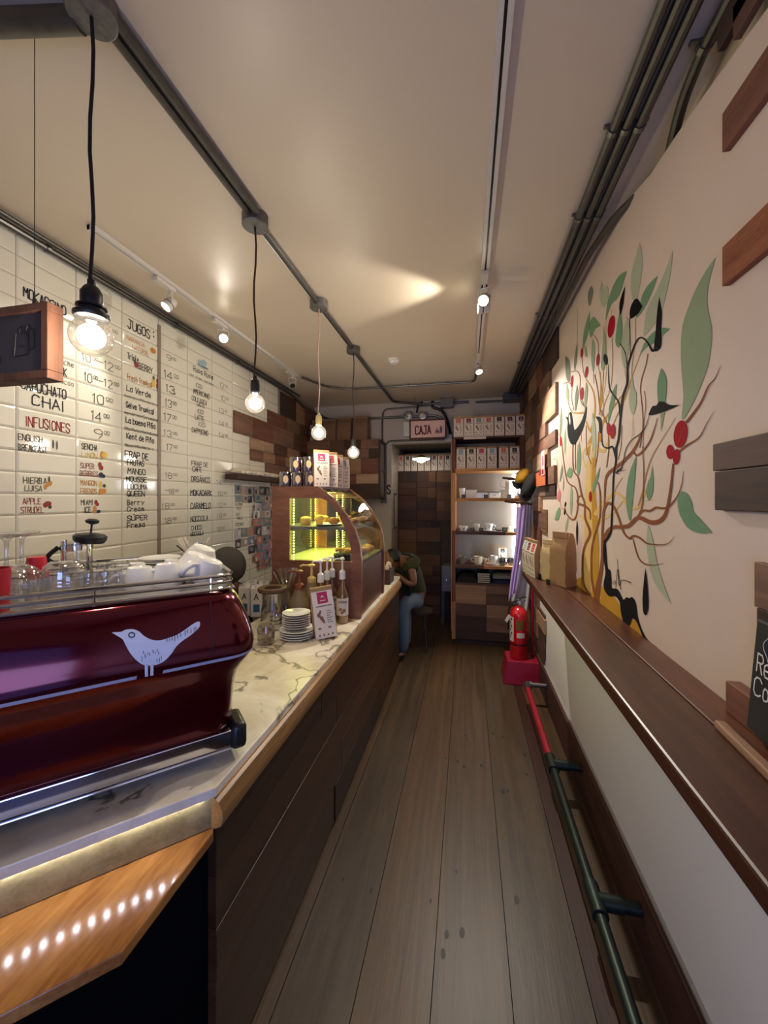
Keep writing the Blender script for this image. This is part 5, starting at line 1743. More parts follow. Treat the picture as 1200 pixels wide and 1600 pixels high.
# carafe, jars and cartons at the back of the counter
p = onY(426, 940, 2.10)
c = Vector((p.x, p.y, CT + .0006))
t = thing('glass_canister', 'tall glass canister with a dark wooden collar between the cartons and the sauce bottles', 'canister', c)
MB().lathe([(0, .0), (.066, .0), (.072, .01), (.066, .10), (.056, .17), (.060, .215)], c, 28).build('glass', M_glass, t, angle=80)
MB().lathe([(.050, .215), (.080, .215), (.086, .226), (.084, .238), (.070, .242), (.050, .236), (.050, .215)], c, 28).build('collar', W1, t)
p = onY(436, 900, 2.30 + .22)
c = Vector((onY(447, 900, 2.272).x, 2.272, CT))
t = thing('glass_carafe', 'clear glass carafe with a wide cone top behind the canister near the case', 'carafe', (c.x, c.y, CT + .0006))
MB().lathe([(0, 0), (.055, 0), (.07, .02), (.074, .06), (.06, .12), (.03, .175), (.028, .19), (.05, .24), (.085, .31)], (c.x, c.y, CT + .0006), 28).build('glass', glass('carafe_glass', (.9, .92, .88), .16), t, angle=80)
for i, (px, py, lab) in enumerate([(383, 952, 'white milk carton nearest the red espresso machine'), (402, 948, 'white milk carton with a black letter and blue base, right of the first carton'), (394, 935, 'white carton behind the two milk cartons'), (413, 938, 'white carton at the back right of the milk cartons')]):
    Y = 2.30 if i < 2 else 2.42
    p = onY(px, py, Y)
    c = Vector((p.x, p.y, CT + .0006))
    t = thing('milk_carton', lab, 'milk carton', c, math.radians(20), 'milk cartons on the counter')
    b = MB().box(-.036, .036, -.03, .03, 0, .18)
    b.prism([(-.036, -.03, .18), (-.036, .03, .18), (-.036, 0, .2)], (.072, 0, 0))
    b.build('carton', mat('carton_white', (214, 206, 192), .5, 0, .05), t, local=True, smooth=False)
    MB().lathe([(0, 0), (.012, 0), (.012, .014), (0, .014)], (.0, -.012, .19), 14).build('cap', M_white, t, local=True)
    k = MB()
    k.box(-.02, .02, -.0312, -.0302, .03, .08, 0)
    k.build('blue_panel', mat('carton_blue', (46, 92, 136), .5), t, local=True, smooth=False)
    k = MB()
    write(k, 'A', (-.012, -.0312, .11), (1, 0, 0), (0, 0, 1), .024, .036, .16)
    k.build('lettering', M_inkb, t, local=True, smooth=False)
p = onC(408, 1010)
t = thing('glass_jar', 'small glass jar of brown grounds next to the red machine and the saucers', 'jar', (p.x, p.y + .05, p.z))
c = Vector((p.x, p.y + .05, p.z))
MB().lathe([(0, .0), (.04, .0), (.045, .006), (.045, .075), (.038, .09), (.038, .10)], c, 24).build('jar', M_glass, t, angle=80)
MB().lathe([(0, .003), (.038, .003), (.042, .008), (.042, .06), (0, .065)], c, 20).build('grounds', mat('brown_grounds', (112, 78, 58), .9, 0, .3, 60), t)
p = onC(424, 988)
for i in range(3):
    single('steel_cup', MB().lathe([(0, 0), (.03, 0), (.036, .03), (.038, .034), (.036, .034), (.029, .004), (0, .004)], (p.x, p.y + .06, p.z + i * .02), 22), M_chrome, ['bottom', 'middle', 'top'][i] + ' one of the small steel cups nested behind the stack of saucers', 'steel cup', 'steel cups nested on the counter')

# ================================================================== DISPLAY CASE
YC0, YC1 = 2.36, 3.08
dc = thing('display_case', 'curved wooden pastry display case with yellow-lit shelves on the counter', 'display case', (-.96, 2.72, CT))
outer = [(-1.27, .8906), (-1.27, 1.733), (-.943, 1.733), (-.842, 1.66), (-.752, 1.552), (-.695, 1.455), (-.664, 1.363), (-.652, 1.26), (-.655, 1.1), (-.66, .8906)]
inn = [(-1.144, 1.25), (-1.144, 1.658), (-.925, 1.658), (-.868, 1.632), (-.805, 1.55), (-.757, 1.455), (-.728, 1.363), (-.716, 1.29), (-.714, 1.262), (-.712, 1.25)]
W_case = wood('case_wood', (104, 64, 48), (146, 96, 72), 'X', .34, 9, 3, .08)
def ring_panel(y0, y1):
    mb = MB()
    n = len(outer)
    O0 = [(x, y0, z) for x, z in outer]
    I0 = [(x, y0, z) for x, z in inn]
    O1 = [(x, y1, z) for x, z in outer]
    I1 = [(x, y1, z) for x, z in inn]
    vs = O0 + I0 + O1 + I1
    fs = []
    for i in range(n):
        j = (i + 1) % n
        fs += [(i, n + i, n + j, j), (2 * n + i, 2 * n + j, 3 * n + j, 3 * n + i), (i, j, 2 * n + j, 2 * n + i), (n + i, 3 * n + i, 3 * n + j, n + j)]
    mb.add(vs, fs)
    return mb


ring_panel(YC0, YC0 + .032).build('side_panel', W_case, dc, smooth=False, bevel=.002)
ring_panel(YC1 - .032, YC1).build('side_panel', W_case, dc, smooth=False, bevel=.002)
for y in (YC0 + .012, YC1 - .02):
    mb = MB()
    mb.prism([(x, y, z) for x, z in [(-1.145, 1.249), (-1.145, 1.659), (-.93, 1.659), (-.868, 1.634), (-.803, 1.55), (-.755, 1.455), (-.727, 1.363), (-.712, 1.249)]], (0, .004, 0))
    mb.build('side_glass', glass('case_side_glass', (.97, .98, .96), .03), dc, smooth=False)
MB().box(-1.262, -.672, YC0 + .033, YC1 - .033, CT + .0006, 1.235).build('base_cabinet', wood('case_base_wood', (60, 34, 24), (96, 58, 40), 'Y', .35, 10, 1.5), dc, smooth=False, bevel=.003)
MB().box(-1.27, -.95, YC0 + .0325, YC1 - .0325, 1.714, 1.734).build('top', W_case, dc, smooth=False, bevel=.002)
MB().box(-1.268, -1.255, YC0 + .033, YC1 - .033, 1.235, 1.714).build('back_panel', mat('case_back', (40, 42, 36), .2, 0, .1), dc, smooth=False)
gl = MB()
arc = spline([(-.945, 1.722), (-.846, 1.652), (-.757, 1.546), (-.700, 1.452), (-.668, 1.36), (-.657, 1.262), (-.66, 1.236)], False, 5)
gv = [(x, YC0 + .033, z) for x, z in arc] + [(x, YC1 - .033, z) for x, z in arc]
k = len(arc)
gl.add(gv, [(i, i + 1, k + i + 1, k + i) for i in range(k - 1)])
gl.build('curved_glass', glass('curved_pane', (.95, .96, .95), .06), dc, angle=60)
MB().box(-.99, -.93, YC0 + .034, YC1 - .034, 1.70, 1.712).build('steel_trim', M_steel, dc, smooth=False)
MB().box(-1.25, -.735, YC0 + .035, YC1 - .035, 1.448, 1.47).build('shelf', mat('steel_shelf', (150, 150, 148), .3, .7), dc, smooth=False)
MB().box(-1.25, -.68, YC0 + .035, YC1 - .035, 1.236, 1.246).build('tray_floor', mat('case_floor', (200, 204, 160), .25, .3), dc, smooth=False)
M_yel = glow('led_yellow', (226, 236, 90), 18)
for i, (x, y) in enumerate([(-1.135, YC0 + .045), (-1.235, YC1 - .05), (-1.05, YC1 - .045), (-1.0, YC1 - .045)]):  # last two columns are glowing stand-ins for reflections of the real rows
    mb = MB()
    for z in range(22):
        zz0 = 1.255 + z * .019 if z < 10 else 1.48 + (z - 10) * .018
        mb.box(x - .003, x + .003, y, y + .004, zz0, zz0 + .008)
    mb.build('light_or_fill_row', M_yel, dc, smooth=False)
mb = MB()
mb.box(-1.2, -.97, YC0 + .05, YC0 + .06, 1.703, 1.707).box(-1.2, -.97, YC1 - .06, YC1 - .05, 1.703, 1.707)
mb.build('light_or_fill_row', M_yel, dc, smooth=False)
lamp('case_light', 'AREA', (-1.06, 2.72, 1.70), 5, (.92, 1.0, .22), (-1.06, 2.72, 1.2), .2, .55)
lamp('case_light', 'AREA', (-1.02, 2.72, 1.444), 4, (.92, 1.0, .22), (-1.02, 2.72, 1.2), .35, .55)

M_past = mat('golden_pastry', (206, 158, 76), .7, 0, .25, 30, .3)
M_pastb = mat('brown_crust', (142, 92, 54), .75, 0, .3, 30, .4)
M_plate = mat('stone_plate', (226, 220, 204), .35, 0, .03)


def food(name, label, mb, m, cat, group=None, **k):
    return tag(mb.build(name, m, **k), label, cat, group)


y = YC0 + .12
mb = MB().lathe([(0, 0), (.075, 0), (.105, .012), (.104, .015), (.07, .005), (0, .005)], (-.925, y + .03, 1.4705), 30)
food('serving_plate', 'cream oval plate on the upper shelf of the display case', mb, M_plate, 'plate')
mb = MB().lathe([(0, 0), (.022, 0), (.03, .03), (.036, .036), (.032, .052), (.018, .066), (0, .07)], (-.985, y + .01, 1.476), 18)
food('muffin', 'tall yellow-lit muffin on the left of the cream plate in the case', mb, M_past, 'muffin')
mb = MB().ball((-.89, y + .03, 1.503), .042, .03, .026, 16, 0, .12)
food('bread_roll', 'crusty brown filled roll on the right of the cream plate in the case', mb, M_pastb, 'bread roll')
for i, (x, yy, lab) in enumerate([(-1.09, 2.50, 'small golden cake at the left of the upper case shelf'), (-1.02, 2.66, 'golden cake behind the cream plate on the upper case shelf'), (-.86, 2.72, 'golden cake at the middle of the upper case shelf'), (-.95, 2.90, 'golden cake at the far end of the upper case shelf')]):
    mb = MB().lathe([(0, 0), (.03, 0), (.04, .03), (.036, .05), (.02, .06), (0, .062)], (x, yy, 1.4705), 16)
    food('small_cake', lab, mb, M_past, 'cake', 'cakes on the upper case shelf')
t = thing('cake_box', 'black tray of crumbly yellow cake on the lower shelf of the display case', 'cake tray', (-.80, 2.5, 1.2465))
MB().box(-.86, -.745, 2.42, 2.56, 1.2465, 1.295).build('tray', M_black, t, smooth=False, bevel=.004)
mb = MB()
for i in range(26):
    mb.ball((R.uniform(-.85, -.755), R.uniform(2.43, 2.55), 1.303 + R.uniform(0, .012)), R.uniform(.01, .017), n=8)
mb.build('crumble', M_past, t)
for i in range(7):
    x, yy = -.77 + .03 * (i % 2), 2.63 + .055 * i
    mb = MB().ball((x, yy, 1.2465 + .026), .042, .024, .026, 12, 0, .15)
    food('pastry', ['nearest', 'second', 'third', 'fourth', 'fifth', 'sixth', 'farthest'][i] + ' of the small pastries lined up behind the curved glass of the case', mb, [M_past, M_pastb, mat('pink_pastry', (206, 150, 132), .7, 0, .2, 30, .2)][i % 3], 'pastry', 'pastries behind the curved glass')
for i in range(5):
    x, yy = -.80 + .02 * (i % 2), 2.52 + .11 * i
    mb = MB().ball((x, yy, 1.4705 + .024), .036, .03, .024, 12, 0, .15)
    food('filled_roll', ['nearest', 'second', 'middle', 'fourth', 'farthest'][i] + ' of the filled rolls along the front of the upper case shelf', mb, [M_pastb, mat('pink_pastry', (206, 150, 132)), M_past][i % 3], 'bread roll', 'filled rolls on the upper case shelf')

# on top of the case
M_tin = mat('purple_tin', (74, 34, 66), .25, .2, .15, 10)
M_tind = mat('indigo_tin', (44, 38, 58), .25, .2, .15, 10)
for i, (x, yy, z, m, lab) in enumerate([(-1.215, 2.45, 1.7345, M_tind, 'dark indigo glass jar at the left end of the lower row on the display case'), (-1.125, 2.45, 1.7345, M_tind, 'dark indigo glass jar in the middle of the lower row on the display case'),
                                       (-1.035, 2.455, 1.7345, M_tind, 'dark indigo jar of the lower row beside the coffee bags on the display case'), (-1.14, 2.45, 1.8355, M_tin, 'purple glass jar with a gold emblem, left of the two stacked on top'), (-1.05, 2.46, 1.8355, M_tin, 'purple glass jar with a gold emblem, right of the two stacked on top')]):
    t = thing('sweet_jar', lab, 'jar', (x, yy, z), 0, 'glass jars on the display case')
    MB().lathe([(0, .001), (.037, .001), (.037, .094), (0, .094)], (x, yy, z), 24).build('contents', m, t)
    MB().lathe([(0, 0), (.040, 0), (.0415, .003), (.0415, .098), (.040, .1), (0, .1)], (x, yy, z), 28).build('jar', M_glass, t, angle=60)
    f = Vector((x, yy, 0)).normalized() * -1
    sd_ = Vector((-f.y, f.x, 0))
    em_ = MB()
    q0 = Vector((x, yy, z + .05)) + f * .0405
    em_.flat([q0 + sd_ * .018 * math.cos(i_ * .4488) * (1 - .1 * (i_ % 2)) + UP * .026 * math.sin(i_ * .4488) + f * .0025 for i_ in range(14)])
    em_.build('emblem', mat('gold_emblem', (214, 176, 120), .35, .4), t, smooth=False)
for (x, yy, rz, col, lab) in [(-.965, 2.46, 36, 'crimson', 'coffee bag with a dark red square, nearest on top of the display case'), (-.945, 2.575, 40, 'coral', 'coffee bag with a coral square pressed behind the nearest one on the display case'),
                              (-.955, 2.73, 40, 'red', 'coffee bag with a red square, third from the camera on the display case'), (-.955, 2.885, 42, 'grey-green', 'coffee bag with a grey-green square, farthest on the display case')]:
    coffee_bag((x + .0, yy, 1.7345), math.radians(rz), col, lab, 'coffee bags on the display case', .105, .245, .06, .002)

# ================================================================== TALL SHELF UNIT AT THE BACK
SX0, SX1, SY0, SY1 = -.172, .612, 4.47, 4.94
su = thing('shelf_unit', 'tall reclaimed-wood shelf unit of coffee bags and cups against the back wall', 'shelf unit', (.17, 4.7, 0))
def post(x0, x1, nm):
    mb = MB()
    z = .06
    while z < 2.33:
        h = R.uniform(.22, .5)
        z2 = min(z + h, 2.335)
        if 2.335 - z2 < .1:
            z2 = 2.335
        mb.box(x0, x1, SY0, SY1, z + .0008, z2 - .0008, R.choice([0, 1, 2, 3]))
        z = z2
    mb.build(nm, [WZ[0], WZ[1], wood('post_red', (98, 48, 28), (142, 76, 46), 'Z'), wood('post_light', (186, 124, 70), (222, 164, 104), 'Z')], su, smooth=False, bevel=.002)


post(SX0, SX0 + .042, 'side_post')
post(SX1 - .042, SX1, 'side_post')
ix0, ix1 = SX0 + .0425, SX1 - .0425
SHZ = [2.355, 1.998, 1.662, 1.285, .905, .705]
shelf_m = [WX[0], wood('shelf_front_honey', (178, 124, 70), (226, 172, 108), 'X'), wood('shelf_front_amber', (160, 100, 54), (206, 144, 86), 'X')]
MB().box(SX0, SX1, SY0, SY1, 2.336, 2.356).build('top', WX[0], su, smooth=False, bevel=.002)
for i, z in enumerate(SHZ[1:]):
    mb = MB()
    x = ix0
    while x < ix1:
        x2 = min(x + R.uniform(.18, .4), ix1)
        if ix1 - x2 < .1:
            x2 = ix1
        mb.box(x, x2, SY0 + .002, SY1 - .02, z - (.035 if i < 4 else .022), z, (1 if i < 2 else R.choice([0, 1, 2])) if i < 4 else 0)
        x = x2
    mb.build('shelf', shelf_m, su, smooth=False, bevel=.0015)
MB().box(ix0, ix1, SY1 - .019, SY1 - .005, .7, 2.335).build('back_panel', mat('beige_back_board', (146, 140, 130), .6, 0, .05, 6), su, smooth=False)
MB().box(SX0 + .02, SX1, SY0 + .03, SY1, .0, .06).build('plinth', W4, su, smooth=False)
MB().box(ix0 + .09, ix0 + .335, SY0 - .004, SY0 - .0005, 2.325, 2.352).build('label_strip', mat('pink_paper_strip', (232, 206, 196), .7), su, smooth=False)
xm = onY(760, 950, SY0).x
for x0, x1 in ((ix0, xm - .002), (xm + .002, ix1)):
    mb = MB()
    z = .07
    for h in (.10, .16, .14, .12, .12):
        z2 = min(z + h, .682)
        mb.box(x0, x1, SY0, SY0 + .02, z + .0008, z2 - .0008, R.choice([0, 1, 2, 3]))
        z = z2
    mb.build('door', [WX[1], WX[2], WX[3], WX[0]], su, smooth=False, bevel=.0015)
MB().box(ix0, ix1, SY0 + .021, SY1 - .02, .061, .68).build('carcass', W4, su, smooth=False)
M_cool = glow('led_cool', (226, 244, 255), 26)
for z0, z1 in ((1.70, 1.945), (1.30, 1.62), (.93, 1.245)):
    MB().box(ix1 - .012, ix1 - .002, SY1 - .042, SY1 - .032, z0, z1).build('light_or_fill_row', M_cool, su, smooth=False)
    lamp('shelf_or_fill_light', 'AREA', (ix1 - .02, SY1 - .05, (z0 + z1) / 2), .7, (.80, .93, 1), (ix0 + .2, SY0 - .1, (z0 + z1) / 2), .02, z1 - z0)

for z0, z1 in ((1.70, 1.945), (1.30, 1.62), (.93, 1.245)):  # added fill rows, hidden behind the hanging clothes, to brighten the cup fronts
    MB().box(ix1 - .010, ix1 - .001, SY0 + .03, SY0 + .04, z0, z1).build('light_or_fill_row', M_cool, su, smooth=False)
    lamp('shelf_or_fill_light', 'AREA', (ix1 - .016, SY0 + .035, (z0 + z1) / 2), 1.5, (.80, .93, 1), (ix0, SY0 + .10, (z0 + z1) / 2), .02, z1 - z0)  # added fill lamp at the front row
# coffee bags standing on the unit
tops = [(709, 724, 'coral', 'leftmost'), (725, 740, 'crimson', 'second'), (741, 755, 'grey-green', 'third'), (756, 771, 'coral', 'fourth'), (772, 788, 'black', 'fifth'), (789, 804, 'plum', 'sixth'), (805, 823, 'plum', 'rightmost')]
for a, b, col, o in tops:
    p = onY((a + b) / 2, 683, SY0 + .05)
    coffee_bag((p.x, SY0 + .055, 2.3567), math.radians(R.uniform(-6, 6)), col, 'coffee bag with a %s square, %s of seven on top of the shelf unit' % (col, o), 'coffee bags on top of the shelf unit', .106, .235, .06)
rows2 = [(713, 727, 'light blue', 'leftmost'), (729, 744, 'black', 'second'), (745, 760, 'magenta', 'third'), (761, 776, 'light blue', 'fourth'), (778, 795, 'orange', 'fifth'), (797, 814, 'black', 'rightmost')]
for a, b, col, o in rows2:
    p = onY((a + b) / 2, 731, SY0 + .05)
    x = min(p.x, ix1 - .056)
    coffee_bag((x, SY0 + .055, SHZ[1] + .0006), math.radians(R.uniform(-4, 4)), col, 'coffee bag with a %s square, %s of six on the unit top shelf' % (col, o), 'coffee bags on the top shelf', .103, .245, .06)


def tagcard(px, z, label, y=SY0 + .025, w=.042, h=.04):
    p = onY(px, 780, y)
    t = thing('price_tag', label, 'price tag', (p.x, y, z + .0006), 0, 'black price tags on the shelves')
    MB().obox((p.x - w / 2, y, z + .0006), (w, 0, 0), (0, .002, 0), (0, .012, h)).build('card', M_black, t, smooth=False)
    k = MB()
    for i, (a, b) in enumerate([(.16, .84), (.2, .7), (.25, .8)]):
        zz0 = .3 + i * .22
        k.obox((p.x - w / 2 + w * a, y - .0006 + .012 * zz0, z + h * zz0), (w * (b - a), 0, 0), (0, .0004, 0), (0, .001, h * .07))
    k.build('writing', mat('chalk_grey', (150, 150, 148), .8), t, smooth=False)


def oncup(px, z, label, r, h, rz, group, y=SY0 + .1, m=None, bird=True, saucer=False, handle=True, foot=.62):
    p = onY(px, 780, y)
    c = Vector((p.x, y, z + .0006))
    t = cup('cup', label, c, r, h, rz, group, 'cup', m, False, None, handle, foot)
    if saucer:
        pass
    if bird:
        k = MB()
        f = Vector((0, -1, 0))
        q = [(-.4, .12), (-.12, -.1), (.05, -.02), (.42, .3), (.2, -.02), (.08, -.2), (-.1, -.2), (-.22, -.02)]
        ys_ = c.y - r * .99
        k.prism([(c.x + a * r, ys_ - .001, c.z + h * .56 + b * r) for a, b in q], (0, .0006, 0))
        k.build('bird_mark', M_inkb, t, smooth=False)
    return t


g2 = 'white cups on the second shelf'
z = SHZ[2]
oncup(722, z, 'tall white cup at the left end of the second shelf', .036, .115, 0, g2, bird=False, handle=False, foot=.7)
tagcard(724, z, 'black price tag in front of the tall white cup on the second shelf')
for px0, px1, lab in ((728, 745, 'plain white box behind the left cup on the second shelf'), (783, 790, 'narrow white box beside the enamel pot on the second shelf')):
    a, b = onY(px0, 770, SY0 + .09), onY(px1, 770, SY0 + .09)
    tag(MB().box(a.x, b.x, SY0 + .09, SY0 + .15, z + .0006, z + .095).build('gift_box', mat('white_card_box', (236, 232, 224), .6), smooth=False, bevel=.002), lab, 'box')
for px0, px1, lab in ((745, 762, 'low white tin with a black bird mark, left of the two on the second shelf'), (764, 782, 'low white tin with a black bird mark, right of the two on the second shelf')):
    a, b = onY(px0, 770, SY0 + .06), onY(px1, 770, SY0 + .06)
    t = thing('white_tin', lab, 'tin', ((a.x + b.x) / 2, SY0 + .1, z), 0, 'white tins on the second shelf')
    MB().box(a.x, b.x, SY0 + .06, SY0 + .14, z + .0006, z + .066).build('tin', M_cer, t, smooth=False, bevel=.006)
    MB().box(a.x - .001, b.x + .001, SY0 + .058, SY0 + .142, z + .0665, z + .072).build('rim', M_inkb, t, smooth=False)
    k = MB()
    cx, cz, r = (a.x + b.x) / 2, z + .035, .035
    q = [(-.4, .12), (-.12, -.1), (.05, -.02), (.42, .3), (.2, -.02), (.08, -.2), (-.1, -.2), (-.22, -.02)]
    k.prism([(cx + p_ * r, SY0 + .0585, cz + q_ * r) for p_, q_ in q], (0, .001, 0))
    k.build('bird_mark', M_inkb, t, smooth=False)
tagcard(759, z, 'black price tag between the two low white tins')
p = onY(796, 770, SY0 + .1)
c = Vector((p.x, SY0 + .1, z + .0006))
t = thing('enamel_pot', 'white enamel drip coffee pot with a black knob at the right of the second shelf', 'coffee pot', c)
MB().lathe([(0, 0), (.052, 0), (.056, .006), (.047, .10), (.045, .105), (0, .105)], c, 26).build('pot', M_white, t)
MB().lathe([(.044, .1055), (.047, .108), (.046, .175), (.043, .186), (.03, .198), (0, .2)], c, 26).build('filter', M_white, t)
MB().lathe([(0, .2), (.016, .2), (.018, .216), (.01, .224), (0, .224)], c, 16).build('knob', M_black, t)
MB().tube(spline([tuple(c + Vector((-.044, 0, .175))), tuple(c + Vector((-.082, 0, .17))), tuple(c + Vector((-.085, 0, .135))), tuple(c + Vector((-.046, 0, .118)))], False, 5), .006, 8).build('handle', M_white, t)
MB().tube([c + Vector((.045, 0, .03)), c + Vector((.07, 0, .07)), c + Vector((.092, 0, .11))], [.016, .011, .007], 10).build('spout', M_white, t)
tagcard(796, z, 'black price tag in front of the enamel coffee pot', SY0 + .02)

z = SHZ[3]
g3 = 'white bird cups on the third shelf'
oncup(724, z, 'wide white bowl-shaped cup with a black bird at the left of the third shelf', .056, .055, 0, g3, handle=False)
oncup(745, z, 'narrow white cup with a black bird in the middle of the third shelf', .036, .08, .2, g3, handle=False)
oncup(764, z + .012, 'white cup with a black bird on a saucer on the third shelf', .046, .075, -.1, g3)
p = onY(764, 780, SY0 + .1)
tag(MB().lathe([(0, 0), (.05, 0), (.075, .010), (.073, .012), (.03, .004), (0, .004)], (p.x, SY0 + .1, z + .0006), 28).build('saucer', M_cer), 'white saucer under the bird cup on the third shelf', 'saucer')
tagcard(738, z, 'black price tag left of the narrow bird cup on the third shelf')
tagcard(752, z, 'black price tag right of the narrow bird cup on the third shelf')
p = onY(775, 830, SY0 + .04)
t = thing('coffee_scoop', 'black scoop with a ring handle lying on the third shelf', 'scoop', (p.x, SY0 + .04, z))
mb = MB()
mb.tube([(p.x - .018 + .016 * math.cos(i * .524), SY0 + .045, z + .035 + .018 * math.sin(i * .524)) for i in range(13)], .004, 6)
mb.build('ring', M_black, t)
MB().tube([(p.x - .008, SY0 + .045, z + .022), (p.x + .03, SY0 + .045, z + .010), (p.x + .06, SY0 + .045, z + .012)], .006, 8).build('handle', M_black, t)
tagcard(789, z, 'square black price tag beside the scoop on the third shelf', SY0 + .025, .058, .05)
p = onY(799, 830, SY0 + .06)
tag(MB().box(p.x - .022, p.x + .022, SY0 + .06, SY0 + .12, z + .0006, z + .06).build('gift_box', mat('cream_card', (232, 218, 190), .6), smooth=False, bevel=.002), 'small cream box at the right of the third shelf', 'box')
tagcard(806, z, 'black price tag at the far right of the third shelf')

z = SHZ[4]
g4 = 'cups on the fourth shelf'
oncup(723, z, 'dark-fronted cup with a pale rim at the left of the fourth shelf', .040, .085, -.6, g4, m=mat('taupe_glaze', (136, 128, 116), .3), bird=False)
oncup(747, z, 'cream mug with handles on both sides on the fourth shelf', .050, .09, 3.3, g4, m=mat('cream_glaze', (216, 204, 178), .3), bird=False, foot=.8)
p = onY(747, 780, SY0 + .1)
oncup(756, z, 'small cream mug with its handle to the right on the fourth shelf', .036, .06, -.5, g4, m=mat('cream_glaze', (216, 204, 178), .3), bird=False, y=SY0 + .2)
oncup(772, z + .012, 'straight white cup on a saucer on the fourth shelf', .042, .09, 0, g4, bird=False, handle=False, foot=.7)
p = onY(771, 780, SY0 + .1)
tag(MB().lathe([(0, 0), (.055, 0), (.082, .010), (.08, .012), (.03, .004), (0, .004)], (p.x, SY0 + .1, z + .0006), 28).build('saucer', M_cer), 'white saucer under the straight cup on the fourth shelf', 'saucer')
p = onY(760, 780, SY0 + .22)
tag(MB().ball((p.x, SY0 + .26, z + .034), .04, .04, .034, 14, 0, .1).build('clay_pot', mat('dark_clay', (62, 44, 40), .5)), 'small round dark pot behind the mugs on the fourth shelf', 'pot')
coffee_bag((onY(785.5, 880, SY0 + .2).x, SY0 + .22, z + .0006), 0, 'black', 'white coffee bag with a black square behind the glasses on the fourth shelf', 'bag on the fourth shelf', .095, .19, .05)
for px, yy, lab in ((786, .09, 'frosted round glass in front of the coffee bag on the fourth shelf'), (800, .1, 'frosted round glass at the right end of the fourth shelf')):
    p = onY(px, 880, SY0 + yy)
    tag(MB().lathe([(0, 0), (.028, 0), (.045, .02), (.05, .045), (.044, .08), (.042, .08), (.047, .045), (.04, .02), (0, .006)], (p.x, SY0 + yy, z + .0006), 24).build('round_glass', glass('frosted_glass', (.9, .9, .9), .2, .2, .45)), lab, 'glass', 'frosted glasses on the fourth shelf')
tagcard(785, z, 'black price tag at the edge of the fourth shelf')
tag(MB().box(onY(766, 850, SY1 - .03).x, onY(779, 850, SY1 - .03).x, SY1 - .024, SY1 - .0195, 1.03, 1.11).build('wall_socket', mat('beige_socket', (150, 138, 116), .5), smooth=False, bevel=.002), 'beige socket plate on the back board above the fourth shelf', 'socket')

# folded things in the low niche
z = SHZ[5]
def folded(px0, px1, h, m, lab, zz, y0=SY0 + .03, y1=SY0 + .3):
    a, b = onY(px0, 905, y0 + .05), onY(px1, 905, y0 + .05)
    mb = MB()
    N, K = 10, 5
    vs, fs = [], []
    for i in range(N + 1):
        for j in range(K + 1):
            x = a.x + (b.x - a.x) * i / N
            y = y0 + (y1 - y0) * j / K
            edge = min(i, N - i, 1.5) / 1.5
            vs.append((x, y, zz + h * (.55 + .45 * edge) + .006 * math.sin(i * 1.7 + j) + (-.3 * h if j in (0, K) else 0)))
    for i in range(N):
        for j in range(K):
            p_ = i * (K + 1) + j
            fs.append((p_, p_ + K + 1, p_ + K + 2, p_ + 1))
    o = len(vs)
    vs += [(v[0], v[1], zz + .0006) for v in vs]
    fs += [tuple(q + o for q in f)[::-1] for f in fs]
    rim = [i * (K + 1) for i in range(N + 1)] + [N * (K + 1) + j for j in range(1, K + 1)] + [i * (K + 1) + K for i in range(N - 1, -1, -1)] + [j for j in range(K - 1, 0, -1)]
    for p_, q_ in zip(rim, rim[1:] + rim[:1]):
        fs.append((p_, p_ + o, q_ + o, q_))
    mb.add(vs, fs)
    tag(mb.build('folded_cloth', m, angle=60), lab, 'folded cloth', 'folded cloths in the low niche')


folded(714, 745, .09, M_dark, 'folded black cloths at the left of the low niche of the shelf unit', z)
folded(769, 812, .05, mat('navy_cloth', (34, 38, 70), .9, 0, .2, 60, .2), 'folded navy cloth at the right of the low niche, under the grey one', z)
folded(770, 812, .05, mat('grey_cloth', (132, 126, 124), .9, 0, .15, 60, .2), 'folded grey cloth lying on the navy one in the low niche', z + .056)
for i in range(5):
    a, b = onY(746, 905, SY0 + .05), onY(766 + R.uniform(-1.5, 1), 905, SY0 + .05)
    t = thing('book', ['lowest', 'second', 'middle', 'fourth', 'topmost'][i] + ' of the small dark books stacked in the low niche', 'book', ((a.x + b.x) / 2, SY0 + .1, z + .0006 + i * .0225), 0, 'books stacked in the low niche')
    zz0 = z + .0008 + i * .0225
    MB().box(a.x, b.x, SY0 + .03, SY0 + .2, zz0, zz0 + .0215).build('cover', M_black, t, smooth=False)
    MB().box(a.x + .003, b.x - .003, SY0 + .0285, SY0 + .0299, zz0 + .005, zz0 + .016).build('pages', mat('book_pages', (206, 190, 164), .8), t, smooth=False)

# ================================================================== WALL CABINET, PASSAGE CUPBOARD
wc = thing('wall_cabinet', 'patchwork wood wall cabinet high in the back left corner under the brown paper bags', 'cabinet', (-1.52, 4.78, 1.65))
MB().box(-1.995, -1.06, 4.63, 4.945, 1.65, 2.39).build('carcass', W4, wc, smooth=False)
for x0, x1 in ((-1.995, -1.5), (-1.496, -1.06)):
    rows = [(x0, x1, a, b) for a, b in zrows(1.652, 2.388, .10, .24)]
    cladding(rows, lambda a, z, t: Vector((a, 4.629 - t, z)), .02, .12, .35).build('door', WX, wc, smooth=False, bevel=.0015)
mb = MB()
mb.box(-1.058, -1.04, 4.60, 4.64, 1.66, 2.38).box(-1.058, -1.04, 4.90, 4.945, 1.66, 2.38).box(-1.058, -1.04, 4.64, 4.90, 1.99, 2.02).box(-1.058, -1.04, 4.64, 4.90, 2.35, 2.38).box(-1.058, -1.04, 4.64, 4.90, 1.66, 1.69)
mb.build('side_frame', W4, wc, smooth=False)
MB().box(-1.0595, -1.05, 4.64, 4.90, 1.69, 2.35).build('side_panel', mat('grey_glossy_panel', (120, 116, 112), .2), wc, smooth=False)
